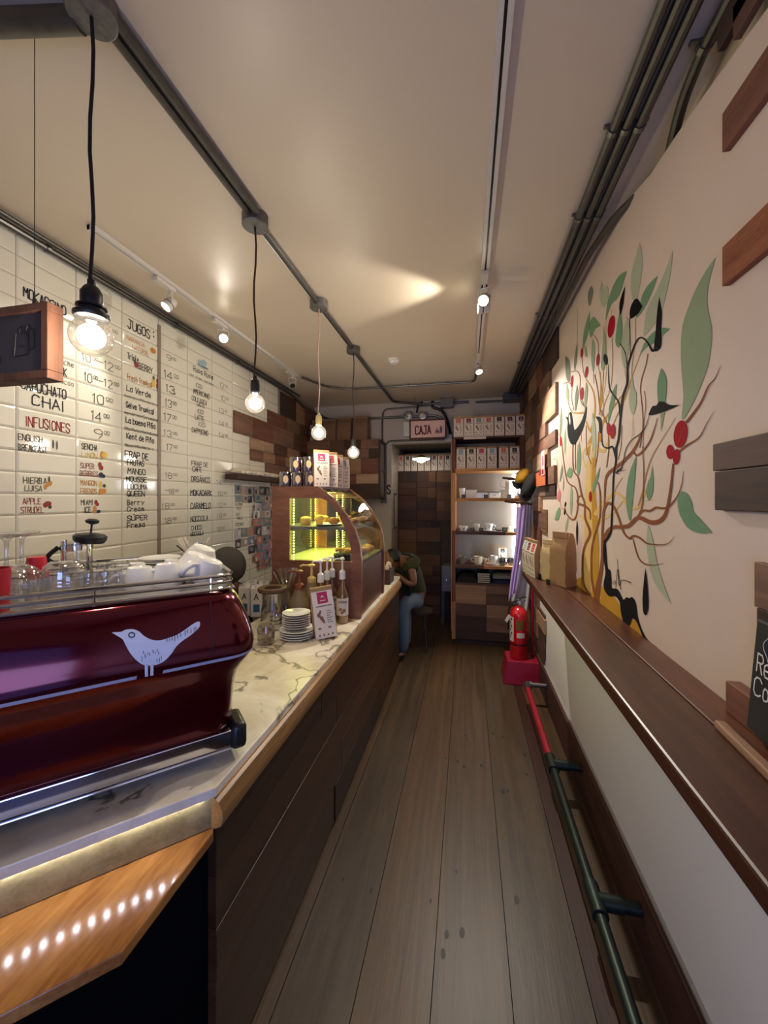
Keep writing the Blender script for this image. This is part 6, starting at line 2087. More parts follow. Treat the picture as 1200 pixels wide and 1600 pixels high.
M_sack = mat('brown_paper_sack', (128, 98, 76), .85, 0, .18, 12, .35)


def sack(x, y, z, w, h, d, label, group, m=M_sack, mark=True, rz=0.):
    t = thing('paper_bag', label, 'paper bag', (x, y, z), rz, group)
    mb = MB()
    vs, fs = [], []
    N = 9
    q = [(-.5, -.5), (0, -.54), (.5, -.5), (.53, 0), (.5, .5), (0, .52), (-.5, .5), (-.53, 0)]
    for i in range(N + 1):
        f = i / N
        for j, (a, b) in enumerate(q):
            pinch = 1 if f < .7 else 1 - (f - .7) / .3 * .72
            vs.append((a * w * (1 + .02 * math.sin(i * 2.1 + j)) + .004 * math.sin(i * 3 + j), b * d * pinch * (1 + .05 * math.sin(i * 1.7 + j * 2)) + (0 if f < .7 else (f - .7) * .03), h * f + .004 * math.sin(j * 2.3 + i)))
    for i in range(N):
        for j in range(8):
            fs.append((i * 8 + j, i * 8 + (j + 1) % 8, (i + 1) * 8 + (j + 1) % 8, (i + 1) * 8 + j))
    fs += [tuple(range(8))[::-1], tuple(N * 8 + j for j in range(8))]
    for i in range(8):
        vs[i] = (vs[i][0], vs[i][1], 0.0)
    mb.add(vs, fs)
    mb.build('bag', m, t, local=True, angle=50)
    mb = MB().box(-w * .47, w * .47, -d * .30, -d * .16, h * .9, h * 1.02)
    mb.build('folded_top', m, t, local=True, smooth=False, bevel=.003)
    if mark:
        mb = MB()
        q = [(-.4, .12), (-.12, -.1), (.05, -.02), (.42, .3), (.2, -.02), (.08, -.2), (-.1, -.2), (-.22, -.02)]
        r = w * .2
        mb.prism([(a * r, -d * .62, h * .58 + b * r) for a, b in q], (0, .002, 0))
        mb.build('bird_mark', M_ink, t, local=True, smooth=False)
    return t


for i, (px0, px1, lab) in enumerate([(488, 506, 'leftmost brown paper bag standing on the wall cabinet'), (507, 527, 'second brown paper bag from the left on the wall cabinet'), (528, 550, 'third brown paper bag from the left on the wall cabinet'), (553, 576, 'rightmost brown paper bag standing on the wall cabinet')]):
    a, b = onY(px0, 685, 4.72), onY(px1, 685, 4.72)
    sack((a.x + b.x) / 2, 4.74, 2.3915, (b.x - a.x) * .96, .27 + .01 * i, .15, lab, 'brown paper bags on the wall cabinet')
for i in range(3):
    tag(MB().box(-1.985, -1.90 - .015 * i, 4.66, 4.9, 2.392 + i * .072, 2.392 + i * .072 + .068).build('paper_bundle', mat('grey_paper', (150, 136, 124), .8, 0, .1), bevel=.015), ['lowest', 'middle', 'topmost'][i] + ' of the flat paper bundles stacked at the left on the wall cabinet', 'paper bundle', 'paper bundles on the wall cabinet')

YP = 5.42
tc_ = thing('tall_cupboard', 'tall cupboard of patchwork wood doors with painted-in shade at the end of the passage', 'cupboard', (-.5, YP + .3, 0))
MB().box(DX0 + .003, .5, YP + .03, 6.05, 0, 2.05).build('carcass', W4, tc_, smooth=False)
xs = [DX0 + .005, onY(651, 800, YP).x, onY(681.5, 800, YP).x, .02]
zsplit = onY(660, 814, YP).z
for a, b in zip(xs[:-1], xs[1:]):
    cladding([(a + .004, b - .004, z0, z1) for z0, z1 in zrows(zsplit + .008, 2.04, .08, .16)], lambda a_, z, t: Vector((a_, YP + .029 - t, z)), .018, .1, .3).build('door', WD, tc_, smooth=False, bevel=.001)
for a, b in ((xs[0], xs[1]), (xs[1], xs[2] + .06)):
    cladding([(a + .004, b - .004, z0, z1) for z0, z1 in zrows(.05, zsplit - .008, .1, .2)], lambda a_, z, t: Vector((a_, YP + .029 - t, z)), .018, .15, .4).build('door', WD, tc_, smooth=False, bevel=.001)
for i in range(8):
    px = 626.5 + i * 10.4
    p = onY(px, 735, YP + .08)
    coffee_bag((p.x, YP + .1, 2.0506), 0, ['coral', 'black', 'grey-green', 'light blue', 'light blue', 'plum', 'red', 'black'][i], 'dim coffee bag on the passage cupboard, %s from the left' % ['first', 'second', 'third', 'fourth', 'fifth', 'sixth', 'seventh', 'eighth'][i], 'dim coffee bags on the passage cupboard', .083, .235, .06)
# passage lamp
p = onY(658, 720, 5.15)
t = thing('pendant_lamp', 'small two-tiered white pendant lamp glowing in the passage', 'pendant lamp', (p.x, 5.15, 2.37))
zl = p.z
MB().tube([(p.x, 5.15, 2.369), (p.x, 5.15, zl + .08)], .003, 6).build('cord', M_black, t)
MB().lathe([(0, .085), (.015, .08), (.05, .062), (.118, .035), (.118, .031), (.05, .055), (0, .06)], (p.x, 5.15, zl), 28).build('upper_shade', mat('brass_shade', (120, 96, 60), .4, .3), t)
MB().lathe([(.055, .0), (.062, -.004), (.05, .012), (0, .016), (0, .012), (.046, .008)], (p.x, 5.15, zl), 28).build('lower_shade', mat('brass_shade', (120, 96, 60), .4, .3), t)
MB().lathe([(0, .026), (.112, .030), (.114, .020), (.108, .014), (.058, .014), (0, .02)], (p.x, 5.15, zl), 28).build('upper_diffuser', glow('lamp_diffuser', (255, 244, 224), 7), t)
MB().lathe([(0, -.004), (.052, -.004), (.054, -.012), (.03, -.022), (0, -.024)], (p.x, 5.15, zl), 28).build('lower_diffuser', glow('lamp_diffuser', (255, 244, 224), 7), t)
lamp('passage_light', 'POINT', (p.x, 5.15, zl - .06), .35, (1, .9, .75), size=.04)
p = onY(658, 690, 4.9)
# little framed notice on the passage wall
a, b = onX(613, 770, DX0 + .002), onX(618.5, 840, DX0 + .002)
t = thing('notice_frame', 'narrow framed notice on the grey wall inside the passage', 'notice', (DX0, 5.2, 1.5))
MB().box(DX0 + .0008, DX0 + .012, 5.10, 5.30, 1.25, 1.73).build('frame', mat('grey_frame', (96, 88, 80), .5), t, smooth=False)
MB().box(DX0 + .0125, DX0 + .0135, 5.12, 5.28, 1.28, 1.70).build('sheet', mat('pale_sheet', (186, 178, 166), .7), t, smooth=False)
# grey box by the shelf unit
a, b = onY(690, 884, 5.08), onY(707, 925, 5.08)
t = thing('grey_box', 'grey metal box on dark legs half hidden behind the shelf unit in the passage', 'metal box', (a.x + .1, 5.15, 0))
MB().box(a.x, a.x + .22, 5.08, 5.33, b.z, a.z).build('box', mat('grey_metal', (116, 112, 108), .4, .4), t, smooth=False, bevel=.006)
for x in (a.x + .015, a.x + .205):
    for y in (5.095, 5.315):
        MB().box(x - .012, x + .012, y - .012, y + .012, 0.0005, b.z - .0005).build('leg', M_dsteel, t, smooth=False)
MB().lathe([(0, 0), (.012, 0), (.012, .012), (0, .014)], (a.x + .06, 5.0795, (a.z + b.z) / 2 - .02), 12, axis=(0, -1, 0)).build('knob', M_chrome, t)

# ================================================================== HANGING CLOTHES AND CAPS, EXTINGUISHER
YH = 3.98
hk = thing('coat_hook', 'short wooden peg rail on the right wall holding caps and aprons', 'coat hook', (.5, YH, 1.9))
MB().tube([(XR - .026, YH, 1.83), (.34, YH, 1.86)], .012, 10).build('peg', W1, hk)
MB().tube([(XR - .026, YH + .0, 1.60), (.36, YH + .0, 1.63)], .012, 10).build('peg', W1, hk)


def drape(L, Rr, Y, amp, freq, m, label, cat, name):
    """hanging cloth between two pixel outlines, at distance Y, with folds"""
    n = len(L)
    l_, r_ = spline(L, False, 4), spline(Rr, False, 4)
    C_ = 16
    mb = MB()
    vs, fs = [], []
    for i in range(len(l_)):
        a, b = onY(l_[i][0], l_[i][1], Y), onY(r_[i][0], r_[i][1], Y)
        for j in range(C_ + 1):
            f = j / C_
            p = a.lerp(b, f)
            p.y = Y + amp * math.sin(f * freq * 6.283 + i * .12) * (.4 + .6 * i / len(l_))
            vs.append(p)
    k = C_ + 1
    for i in range(len(l_) - 1):
        for j in range(C_):
            fs.append((i * k + j, (i + 1) * k + j, (i + 1) * k + j + 1, i * k + j + 1))
    mb.add(vs, fs)
    o = mb.build(name, m, angle=80)
    s = o.modifiers.new('solid', 'SOLIDIFY')
    s.thickness = .006
    tag(o, label, cat)


drape([(809, 792), (807, 817), (806, 840), (802.5, 875), (798, 904), (794, 940)], [(823, 788), (821, 811), (819, 830), (814, 860), (810, 890), (805, 926)], 3.90, .014, 2.2, mat('lilac_cloth', (198, 170, 230), .85, 0, .08, 40, .1), 'lilac apron hanging in front of the shelf unit at right', 'apron', 'lilac_apron')
drape([(822, 786), (819, 815), (818, 838), (814, 875), (808, 905), (798, 940)], [(832, 786), (833, 815), (832, 840), (830, 880), (828, 915), (824, 962)], 3.98, .016, 2.6, mat('pale_grey_cloth', (196, 196, 192), .85, 0, .06, 40, .1), 'pale grey cloth hanging beside the lilac apron above the extinguisher', 'cloth', 'hanging_cloth')


def cap(px0, py0, px1, py1, Y, m, lab, mb_):
    a, b = onY(px0, py1, Y), onY(px1, py0, Y)
    c = (a + b) / 2
    rx, rz = (b.x - a.x) / 2, (b.z - a.z) / 2
    t = thing('cap', lab, 'cap', c)
    mb = MB().ball((0, 0, 0), rx * .95, .095, rz * .98, 18)
    mb.v = [(x + z * .30, y, z if z > -rz * .5 else -rz * .5 + (z + rz * .5) * .3) for x, y, z in mb.v]
    mb.move(Matrix.Translation(c))
    mb.build('crown', m, t, angle=80)
    v = MB()
    n = 9
    top = []
    for i in range(n):
        an = math.pi * i / (n - 1)
        top.append((c.x - rx * .55 + .06 * math.cos(an) * 1.0, c.y - .01 - .06 * math.sin(an) * .4, c.z - rz * .42 - .075 * math.sin(an)))
    v.prism(top, (0, .012, .004))
    v.build('peak', mb_, t, angle=60)


cap(804, 731, 829, 761, 3.86, mat('mustard_cloth', (196, 146, 34), .85, 0, .12, 40, .15), 'mustard yellow cap hanging at the right edge of the shelf unit', M_dark)
cap(815, 737, 838, 785, 3.72, mat('black_cap_cloth', (9, 9, 10), .9, 0, .2, 50, .15), 'black cap hanging in front of the yellow cap on the right wall', M_black)

# posters and plaques on the cladding
def wallcard(px0, py0, px1, py1, m, lab, name, cat, depth=.006, x=XR - .036):
    a, b = onX(px0, py0, x), onX(px1, py1, x)
    t = thing(name, lab, cat, (x, (a.y + b.y) / 2, b.z))
    MB().box(x - depth, x, min(a.y, b.y), max(a.y, b.y), b.z, a.z).build('board', m, t, smooth=False, bevel=.001)
    return t, a, b


t, a, b = wallcard(838, 740, 853, 758, mat('orange_board', (196, 104, 58), .7, 0, .08), 'square orange board on the wood cladding beside the black cap', 'orange_board', 'board')
MB().box(XR - .043, XR - .0421, (a.y + b.y) / 2 - .06, (a.y + b.y) / 2 + .04, b.z + .09, b.z + .14).build('red_patch', mat('dark_red_patch', (142, 32, 40), .6), t, smooth=False)
t, a, b = wallcard(846, 706, 851, 742, mat('pink_poster', (226, 186, 188), .7), 'tall narrow pink poster with dark drawing above the orange board', 'poster', 'poster', .002, XR - .0445)
MB().box(XR - .0475, XR - .0466, min(a.y, b.y) + .03, max(a.y, b.y) - .03, b.z + .01, b.z + .05).build('red_band', mat('dark_red_patch', (142, 32, 40), .6), t, smooth=False)
MB().box(XR - .0475, XR - .0466, min(a.y, b.y) + .04, max(a.y, b.y) - .05, b.z + .08, a.z - .04).build('print', mat('purple_print', (128, 84, 110), .6), t, smooth=False)
t, a, b = wallcard(837, 794, 856, 833, mat('engraved_board', (126, 92, 62), .7, 0, .12, 10), 'brown engraved board hanging on the cream wall above the row of bags', 'engraved_board', 'board', .012, XR - .001)
mb = MB()
for i in range(3):
    for j in range(2):
        mb.box(XR - .0145, XR - .0132, b.y + .26 + .04 * j + 0, b.y + .285 + .04 * j, a.z - .10 - .05 * i, a.z - .07 - .05 * i)
mb.build('engraving', M_ink, t, smooth=False)

st_ = thing('extinguisher_stand', 'red metal floor stand with a tall thin pole in the right back corner', 'stand', (.42, 3.5, 0))
mb = MB()
p0 = onZ(787, 1070, 0)
p1 = onZ(849, 1074, 0)
y0 = (p0.y + p1.y) / 2
vs = [(p0.x, y0, .0005), (p1.x, y0, .0005), (p1.x, y0 + .30, .0005), (p0.x, y0 + .30, .0005), (p0.x + .035, y0 + .03, .2), (p1.x - .03, y0 + .03, .2), (p1.x - .03, y0 + .27, .2), (p0.x + .035, y0 + .27, .2)]
mb.add(vs, [(3, 2, 1, 0), (4, 5, 6, 7), (0, 1, 5, 4), (1, 2, 6, 5), (2, 3, 7, 6), (3, 0, 4, 7)])
mb.build('base', mat('crimson_paint', (150, 18, 44), .4, 0, .08), st_, smooth=False, bevel=.006)
pp = onY(832, 1000, y0 + .2)
MB().tube([(pp.x, y0 + .2, .2), (pp.x, y0 + .2, 1.08)], .012, 10).build('pole', mat('crimson_paint', (150, 18, 44), .4, 0, .08), st_)
pe = onY(810, 1000, y0 + .13)
c = Vector((pe.x, y0 + .13, .2006))
fe = thing('fire_extinguisher', 'red fire extinguisher with white labels standing on the red floor stand', 'fire extinguisher', c)
M_fr = mat('signal_red', (196, 16, 30), .25, 0, .04, coat=.5)
MB().lathe([(0, .0), (.068, 0), (.075, .006), (.0765, .02), (.0765, .39), (.07, .425), (.045, .455), (.02, .468), (.02, .48), (0, .48)], c, 32).build('cylinder', M_fr, fe)
MB().lathe([(.0768, .13), (.0775, .13), (.0775, .142), (.0768, .142)], c, 32).build('band', M_black, fe)
vl = MB()
vl.lathe([(0, .48), (.018, .48), (.018, .53), (.01, .535), (0, .535)], c, 16)
vl.build('valve', M_chrome, fe)
MB().tube([c + Vector((0, 0, .53)), c + Vector((.03, -.01, .555)), c + Vector((.065, -.02, .56))], .008, 8).build('handle', M_black, fe)
MB().tube([c + Vector((0, 0, .52)), c + Vector((.03, -.01, .525)), c + Vector((.06, -.02, .53))], .006, 8).build('lever', M_chrome, fe)
MB().tube(spline([tuple(c + Vector((-.015, 0, .51))), tuple(c + Vector((-.06, -.02, .50))), tuple(c + Vector((-.088, -.02, .42))), tuple(c + Vector((-.09, -.01, .25)))], False, 6), .008, 8).build('hose', M_black, fe)
MB().lathe([(0, -.012), (.016, -.01), (.016, .006), (0, .008)], c + Vector((.0, -.022, .505)), 14, axis=(0, -1, 0)).build('gauge', M_chrome, fe)
def wrap(nm, a0, a1, z0, z1, m, par):
    mb = MB()
    n = 8
    f0 = math.atan2(-c.y, -c.x)
    vs = []
    for i in range(n + 1):
        an = f0 + math.radians(a0 + (a1 - a0) * i / n)
        for z in (z0, z1):
            vs.append((c.x + .0772 * math.cos(an), c.y + .0772 * math.sin(an), c.z + z))
    mb.add(vs, [(2 * i, 2 * i + 2, 2 * i + 3, 2 * i + 1) for i in range(n)])
    return mb.build(nm, m, par)


wrap('olive_label', -15, 35, .27, .36, mat('olive_sticker', (112, 92, 34), .6), fe)
wrap('white_label', -10, 42, .20, .245, M_paper, fe)
wrap('side_label', -80, -32, .16, .38, M_paper, fe)
mb = MB()
for i in range(6):
    an = math.atan2(-c.y, -c.x) + math.radians(-66 + (i % 2) * 12)
    z = .19 + .032 * i
    q0 = c + Vector((.0778 * math.cos(an), .0778 * math.sin(an), z))
    sd_ = Vector((-math.sin(an), math.cos(an), 0))
    mb.flat([q0, q0 + sd_ * .016, q0 + sd_ * .014 + UP * .02, q0 + UP * .022])
mb.build('pictogram', M_inkb, fe, smooth=False)
MB().obox(c + Vector((-.088, -.03, .40)), Vector((-.035, 0, -.06)), Vector((.02, 0, -.02)), Vector((0, .001, 0))).build('paper_tag', M_paper, fe, smooth=False)

# bags on the ledge
for x, Y, col, lab in [(.425, 2.87, 'light blue', 'slim coffee bag with a blue square at the far end of the right ledge'), (.432, 2.775, 'plum', 'coffee bag with a dark red top, second from the far end of the ledge'), (.445, 2.685, 'red', 'coffee bag with a red top, third from the far end of the ledge')]:
    coffee_bag((x, Y, 1.1408), math.radians(-74), col, lab, 'coffee bags on the right ledge', .078, .24, .055, .006)
sack(.515, 2.615, 1.1412, .10, .25, .075, 'crinkled cream paper bag between the coffee bags and the brown bag on the ledge', 'plain bags on the ledge', mat('cream_crinkled_paper', (214, 188, 138), .7, 0, .2, 16, .6), False, -1.0)
sack(.555, 2.47, 1.1412, .12, .31, .085, 'brown paper bag with a folded top, nearest of the bags on the ledge', 'plain bags on the ledge', M_kraft, False, -1.0)
for x, y, lab in ((.455, 2.62, 'small black price tag on the ledge in front of the cream bag'), (.475, 2.44, 'small black price tag on the ledge in front of the brown bag')):
    tag(MB().obox((x, y, 1.1412), (-.012, .035, 0), (.004, .001, 0), (0, 0, .032)).build('price_tag', M_black, smooth=False), lab, 'price tag')
wr2, _a, _b = wallcard(835, 935, 853, 1032, W1, 'dark wood panel on the right wall under the far end of the ledge', 'wall_board', 'board', .012, XR - .001)

# ================================================================== LEFT WALL: SMALL SHELF AND PHOTO PRINTS
a, b = onX(367, 742, XL + .01), onX(437, 750, XL + .01)
t = thing('small_shelf', 'narrow dark wooden shelf on the left wall holding pale bundles', 'shelf', (XL + .08, (a.y + b.y) / 2, 1.7))
zs_ = onX(380, 741, XL + .15).z
ya, yb = onX(368, 742, XL + .13).y, 4.3
MB().box(XL + .032, XL + .15, ya, yb, zs_ - .045, zs_).build('board', W4, t, smooth=False, bevel=.003)
for i in range(9):
    y = ya + .06 + i * .085
    mb = MB().ball((XL + .09, y, zs_ + .026), .045, .048, .0255, 12, 0, .35)
    tag(mb.build('napkin_bundle', mat('pale_linen', (226, 212, 186), .85, 0, .12, 30, .3)), '%s of the lumpy pale bundles on the small dark shelf' % ['nearest', 'second', 'third', 'fourth', 'fifth', 'sixth', 'seventh', 'eighth', 'farthest'][i], 'bundle', 'pale bundles on the small shelf')
PC = [mat('print_%s' % n_, c_, .45, 0, .35, 30) for n_, c_ in [('white', (216, 212, 208)), ('rose', (196, 130, 130)), ('dark', (74, 62, 66)), ('blue', (120, 130, 156)), ('tan', (176, 150, 130)), ('grey', (150, 144, 142)), ('orange', (200, 120, 96)), ('teal', (120, 136, 134)), ('pale', (196, 186, 190))]]
note = [PC[2], PC[5], PC[7], PC[4]]
ORD = ['first', 'second', 'third', 'fourth', 'fifth', 'sixth', 'seventh', 'eighth', 'ninth', 'tenth', 'eleventh', 'twelfth', 'thirteenth', 'fourteenth', 'fifteenth', 'sixteenth']
cnt = 0
ycs = onX(366, 780, XL).y
zrow = 1.775
rowi = 0
while zrow > 1.02:
    h = R.uniform(.062, .085)
    py_mid = None
    start = ycs
    zc_ = zrow - h / 2
    if 1.39 < zc_ < 1.64:
        start = onX(391, 800, XL).y
    elif zc_ < 1.24:
        start = onX(382 + (1.24 - zc_) * 70, 880, XL).y
    y = start + R.uniform(0, .03)
    coli = 0
    while y < 3.98:
        w = R.uniform(.07, .12)
        t0 = XL + .0065 + (0.0012 if cnt % 2 else 0)
        if y > 3.34:
            t0 += .026
        mb = MB()
        dy = R.uniform(-.006, .006)
        mb.box(t0, t0 + .0008, y, y + w, zrow - h + dy, zrow + dy, 0)
        cols = [R.choice(note if zrow > 1.66 else PC) for _ in range(3)]
        for k in range(2):
            a0, b0 = R.uniform(.05, .5), R.uniform(.05, .5)
            mb.flat([(t0 + .0011 + k * .0003, y + w * a0, zrow - h + dy + h * b0), (t0 + .0011 + k * .0003, y + w * min(.95, a0 + .4), zrow - h + dy + h * b0), (t0 + .0011 + k * .0003, y + w * min(.95, a0 + .4), zrow - h + dy + h * min(.95, b0 + .45)), (t0 + .0011 + k * .0003, y + w * a0, zrow - h + dy + h * min(.95, b0 + .45))], 1 + k)
        o = mb.build('photo_print', cols, smooth=False)
        tag(o, '%s print, %s from the left in the %s row of the left wall collage' % (cols[0].name.split('_')[1], ORD[coli], ORD[rowi]), 'photo print', 'prints in the left wall collage')
        coli += 1
        cnt += 1
        y += w + R.uniform(-.004, .012)
    zrow -= h + .006
    rowi += 1

# dark wooden box of wrapped sweets at the counter's far end
p = onC(617, 905)
t = thing('sweet_box', 'dark wooden box of clear-wrapped sweets at the far end of the counter', 'box', (-.74, 3.46, CT))
mb = MB()
bx0, bx1, by0, by1, bz0, bz1 = -.86, -.67, 3.36, 3.56, CT + .0006, CT + .13
mb.box(bx0, bx1, by0, by0 + .012, bz0, bz1).box(bx0, bx1, by1 - .012, by1, bz0, bz1).box(bx0, bx0 + .012, by0 + .012, by1 - .012, bz0, bz1).box(bx1 - .012, bx1, by0 + .012, by1 - .012, bz0, bz1).box(bx0 + .012, bx1 - .012, by0 + .012, by1 - .012, bz0, bz0 + .01)
mb.build('box', W4, t, smooth=False)
for i in range(14):
    x, y = bx0 + .035 + .04 * (i % 4) + R.uniform(-.008, .008), by0 + .035 + .04 * ((i // 4) % 4) + R.uniform(-.008, .008)
    mb = MB().ball((x, y, bz1 - .008 + R.uniform(0, .05)), .026, .022, .032, 8, 0, .5)
    tag(mb.build('wrapped_sweet', mat('clear_wrap', (206, 178, 160), .2, 0, .25, 40, .5), smooth=False), 'clear-wrapped sweet in the dark box at the far end of the counter', 'sweet', 'wrapped sweets in the box')

# ================================================================== PEOPLE
def skin(name, verts, edges, m, parent, sub=2, root=0):
    """verts: (x, y, z, radius[, radius2])"""
    me = bpy.data.meshes.new(name)
    off = parent.location if parent else Vector((0, 0, 0))
    me.from_pydata([tuple(Vector(v[:3]) - off) for v in verts], edges, [])
    o = bpy.data.objects.new(name, me)
    COL.objects.link(o)
    o.parent = parent
    o.modifiers.new('skin', 'SKIN')
    me.skin_vertices.new() if not me.skin_vertices else None
    for i, v in enumerate(verts):
        s = me.skin_vertices[0].data[i]
        s.radius = (v[3], v[4] if len(v) > 4 else v[3])
        s.use_root = i == root
    ss = o.modifiers.new('sub', 'SUBSURF')
    ss.levels = sub
    ss.render_levels = sub
    o.modifiers['skin'].use_smooth_shade = True
    # bake the surface into a plain mesh
    dg = bpy.context.evaluated_depsgraph_get()
    nm = bpy.data.meshes.new_from_object(o.evaluated_get(dg))
    nm.materials.clear()
    nm.materials.append(m)
    o.modifiers.clear()
    o.data = nm
    return o


M_skin = mat('brown_skin', (124, 80, 58), .55, 0, .08, 20)
M_olive = mat('olive_cotton', (54, 52, 26), .9, 0, .12, 40, .15)
M_jean = mat('pale_denim', (86, 100, 110), .9, 0, .15, 60, .15)
M_hair = mat('black_hair', (22, 18, 17), .6, 0, .2, 80, .3)


def chain(pts):
    return [(i, i + 1) for i in range(len(pts) - 1)]


def hand_edges(V, Ed, wrist, d, s, root_i):
    """five short bent finger chains from a palm at wrist, pointing along d; s = palm's side vector"""
    d, s = Vector(d).normalized(), Vector(s).normalized()
    nrm = d.cross(s)
    w = Vector(wrist)
    pi_ = len(V)
    V.append((*(w + d * .045), .026, .018))
    Ed.append((root_i, pi_))
    for k, (o, L) in enumerate([(-.028, .062), (-.01, .074), (.01, .07), (.027, .055)]):
        base = w + d * .088 + s * o
        a = len(V)
        V.append((*base, .0095))
        V.append((*(base + d * L * .5 - nrm * .006), .0085))
        V.append((*(base + d * L * .8 - nrm * .026), .0075))
        Ed += [(pi_, a), (a, a + 1), (a + 1, a + 2)]
    a = len(V)
    V.append((*(w + d * .04 - s * .034), .011))
    V.append((*(w + d * .075 - s * .052 - nrm * .01), .009))
    Ed += [(pi_, a), (a, a + 1)]


def head(c, up, face, m, parent_person, hair_m):
    """head with brow, nose, mouth and ears as one shape; returns (verts, faces) builder"""
    up, face = Vector(up).normalized(), Vector(face).normalized()
    side = face.cross(up).normalized()
    mb = MB()
    n, k = 18, 14
    vs, fs = [], []
    for i in range(k + 1):
        th = math.pi * i / k
        for j in range(n):
            ph = 2 * math.pi * j / n
            x, y, z = math.sin(th) * math.cos(ph), math.sin(th) * math.sin(ph), math.cos(th)
            fx = x * (.098 if z > -.2 else .098 - .014 * (-.2 - z))
            sy = y * (.076 if z > 0 else .076 * (1 + .32 * z))
            hz = z * .118
            if x > .86 and -.32 < z < .12:
                fx += .020 * (x - .86) / .14
            if x > .8 and -.62 < z < -.46:
                fx += .006
            if x > .6 and .1 < z < .3 and .15 < abs(y) < .55:
                fx -= .008
            if abs(y) > .95 and abs(z) < .25:
                sy *= 1.14
            vs.append(c + face * fx + side * sy + up * hz)
    for i in range(k):
        for j in range(n):
            fs.append((i * n + j, (i + 1) * n + j, (i + 1) * n + (j + 1) % n, i * n + (j + 1) % n))
    mb.add(vs, fs)
    return mb


# seated worker bent over behind the counter's far end
pr1 = thing('person', 'person in an olive shirt and pale jeans sitting bent forward at the counter end', 'person', (-.52, 4.2, 0))
hip = Vector((-.52, 4.25, .56))
chest = Vector((-.60, 4.14, .92))
neck = Vector((-.70, 4.10, 1.02))
hc = Vector((-.80, 4.08, .985))
V = [(*hip, .12, .10), (-.56, 4.21, .70, .11, .10), (*chest, .125, .10), (-.655, 4.12, .99, .085, .08), (*neck, .048, .048), (-.755, 4.09, 1.01, .05, .055)]
E_ = chain(V)
def limb(V, E_, start, pts):
    i0 = start
    for p in pts:
        V.append(p)
        E_.append((i0, len(V) - 1))
        i0 = len(V) - 1
    return i0


arm_n = limb(V, E_, 3, [(-.585, 3.985, 1.0, .05), (-.545, 3.95, .87, .042), (-.53, 3.94, .78, .036), (-.60, 3.93, .79, .03), (-.69, 3.935, .86, .024)])
hand_edges(V, E_, (-.69, 3.935, .86), (-.8, .1, .25), (0, 1, 0), arm_n)
arm_f = limb(V, E_, 3, [(-.60, 4.27, 1.0, .05), (-.60, 4.33, .88, .042), (-.63, 4.33, .80, .036), (-.70, 4.25, .84, .03), (-.76, 4.2, .90, .024)])
hand_edges(V, E_, (-.76, 4.2, .90), (-.7, -.3, .1), (0, 1, 0), arm_f)
for sy in (-.10, .10):
    limb(V, E_, 0, [(-.54, 4.25 + sy, .55, .085), (-.60, 4.05 + sy * .9, .58, .07), (-.645, 4.0 + sy * .9, .50, .058), (-.635, 4.0 + sy * .9, .28, .05), (-.64, 4.01 + sy * .9, .09, .036), (-.68, 3.96 + sy * .9, .045, .034), (-.74, 3.92 + sy * .9, .035, .026)])
body1 = skin('body', V, E_, M_skin, pr1)
hm = head(hc, (-.45, -.05, .9), (-.85, -.25, -.45), M_skin, pr1, M_hair)
dg = None
hobj = hm.build('head', M_skin, pr1, angle=80)
# join head into the body mesh so that the figure stays one surface
def merge(dst, src):
    bm = bmesh.new()
    bm.from_mesh(dst.data)
    bm.from_mesh(src.data)
    bm.to_mesh(dst.data)
    bm.free()
    me = src.data
    bpy.data.objects.remove(src)


merge(body1, hobj)
V = [(*hip, .135, .115), (-.56, 4.21, .70, .13, .115), (*chest, .145, .115), (-.655, 4.12, .99, .10, .09)]
E_ = chain(V)
limb(V, E_, 3, [(-.585, 3.985, 1.0, .065), (-.555, 3.955, .90, .062)])
limb(V, E_, 3, [(-.60, 4.27, 1.0, .065), (-.60, 4.32, .90, .06)])
skin('shirt', V, E_, M_olive, pr1)
for sy in (-.10, .10):
    V = [(-.51, 4.25 + sy * .6, .56, .11), (-.55, 4.24 + sy, .56, .098), (-.60, 4.05 + sy * .9, .59, .082), (-.648, 4.0 + sy * .9, .51, .072), (-.64, 4.0 + sy * .9, .28, .064), (-.645, 4.01 + sy * .9, .08, .056)]
    skin('trouser_leg', V, chain(V), M_jean, pr1)
    V = [(-.63, 4.02 + sy * .9, .062, .048, .05), (-.69, 3.965 + sy * .9, .05, .045, .042), (-.755, 3.92 + sy * .9, .042, .036, .032)]
    skin('shoe', V, chain(V), M_black, pr1)
mb = MB().ball((0, 0, 0), .104, .088, .118, 16)
q_ = Vector((0, 0, 1)).rotation_difference(Vector((-.2, .1, .97))).to_matrix().to_4x4()
mb.v = [(x, y, max(z, -.03)) for x, y, z in mb.v]
mb.move(Matrix.Translation(hc + Vector((.025, .012, .02))) @ q_)
mb.build('hair', M_hair, pr1, angle=80)
V = [(-.60, 3.99, .62, .03, .12), (-.66, 4.06, .78, .02, .10), (-.735, 4.07, .92, .02, .06)]
skin('apron', V, chain(V), M_dark, pr1, 2)
V = [(-.66, 4.00, 1.045, .014), (-.59, 4.02, 1.03, .014), (-.50, 4.06, .98, .014)]
MB().tube([Vector(v[:3]) + Vector((.0, -.06, .045)) for v in V], .012, 8).build('apron_strap', M_dark, pr1)
# stool under the seated person
t = thing('stool', 'dark round stool under the seated person at the counter end', 'stool', (-.53, 4.27, 0))
MB().lathe([(0, .40), (.15, .40), (.155, .41), (.155, .435), (0, .437)], (-.53, 4.27, 0), 24).build('seat', W4, t)
for i in range(4):
    a = math.pi / 4 + i * math.pi / 2
    MB().tube([(-.53 + .10 * math.cos(a), 4.27 + .10 * math.sin(a), .40), (-.53 + .15 * math.cos(a), 4.27 + .15 * math.sin(a), .001)], .012, 8).build('leg', M_dsteel, t)

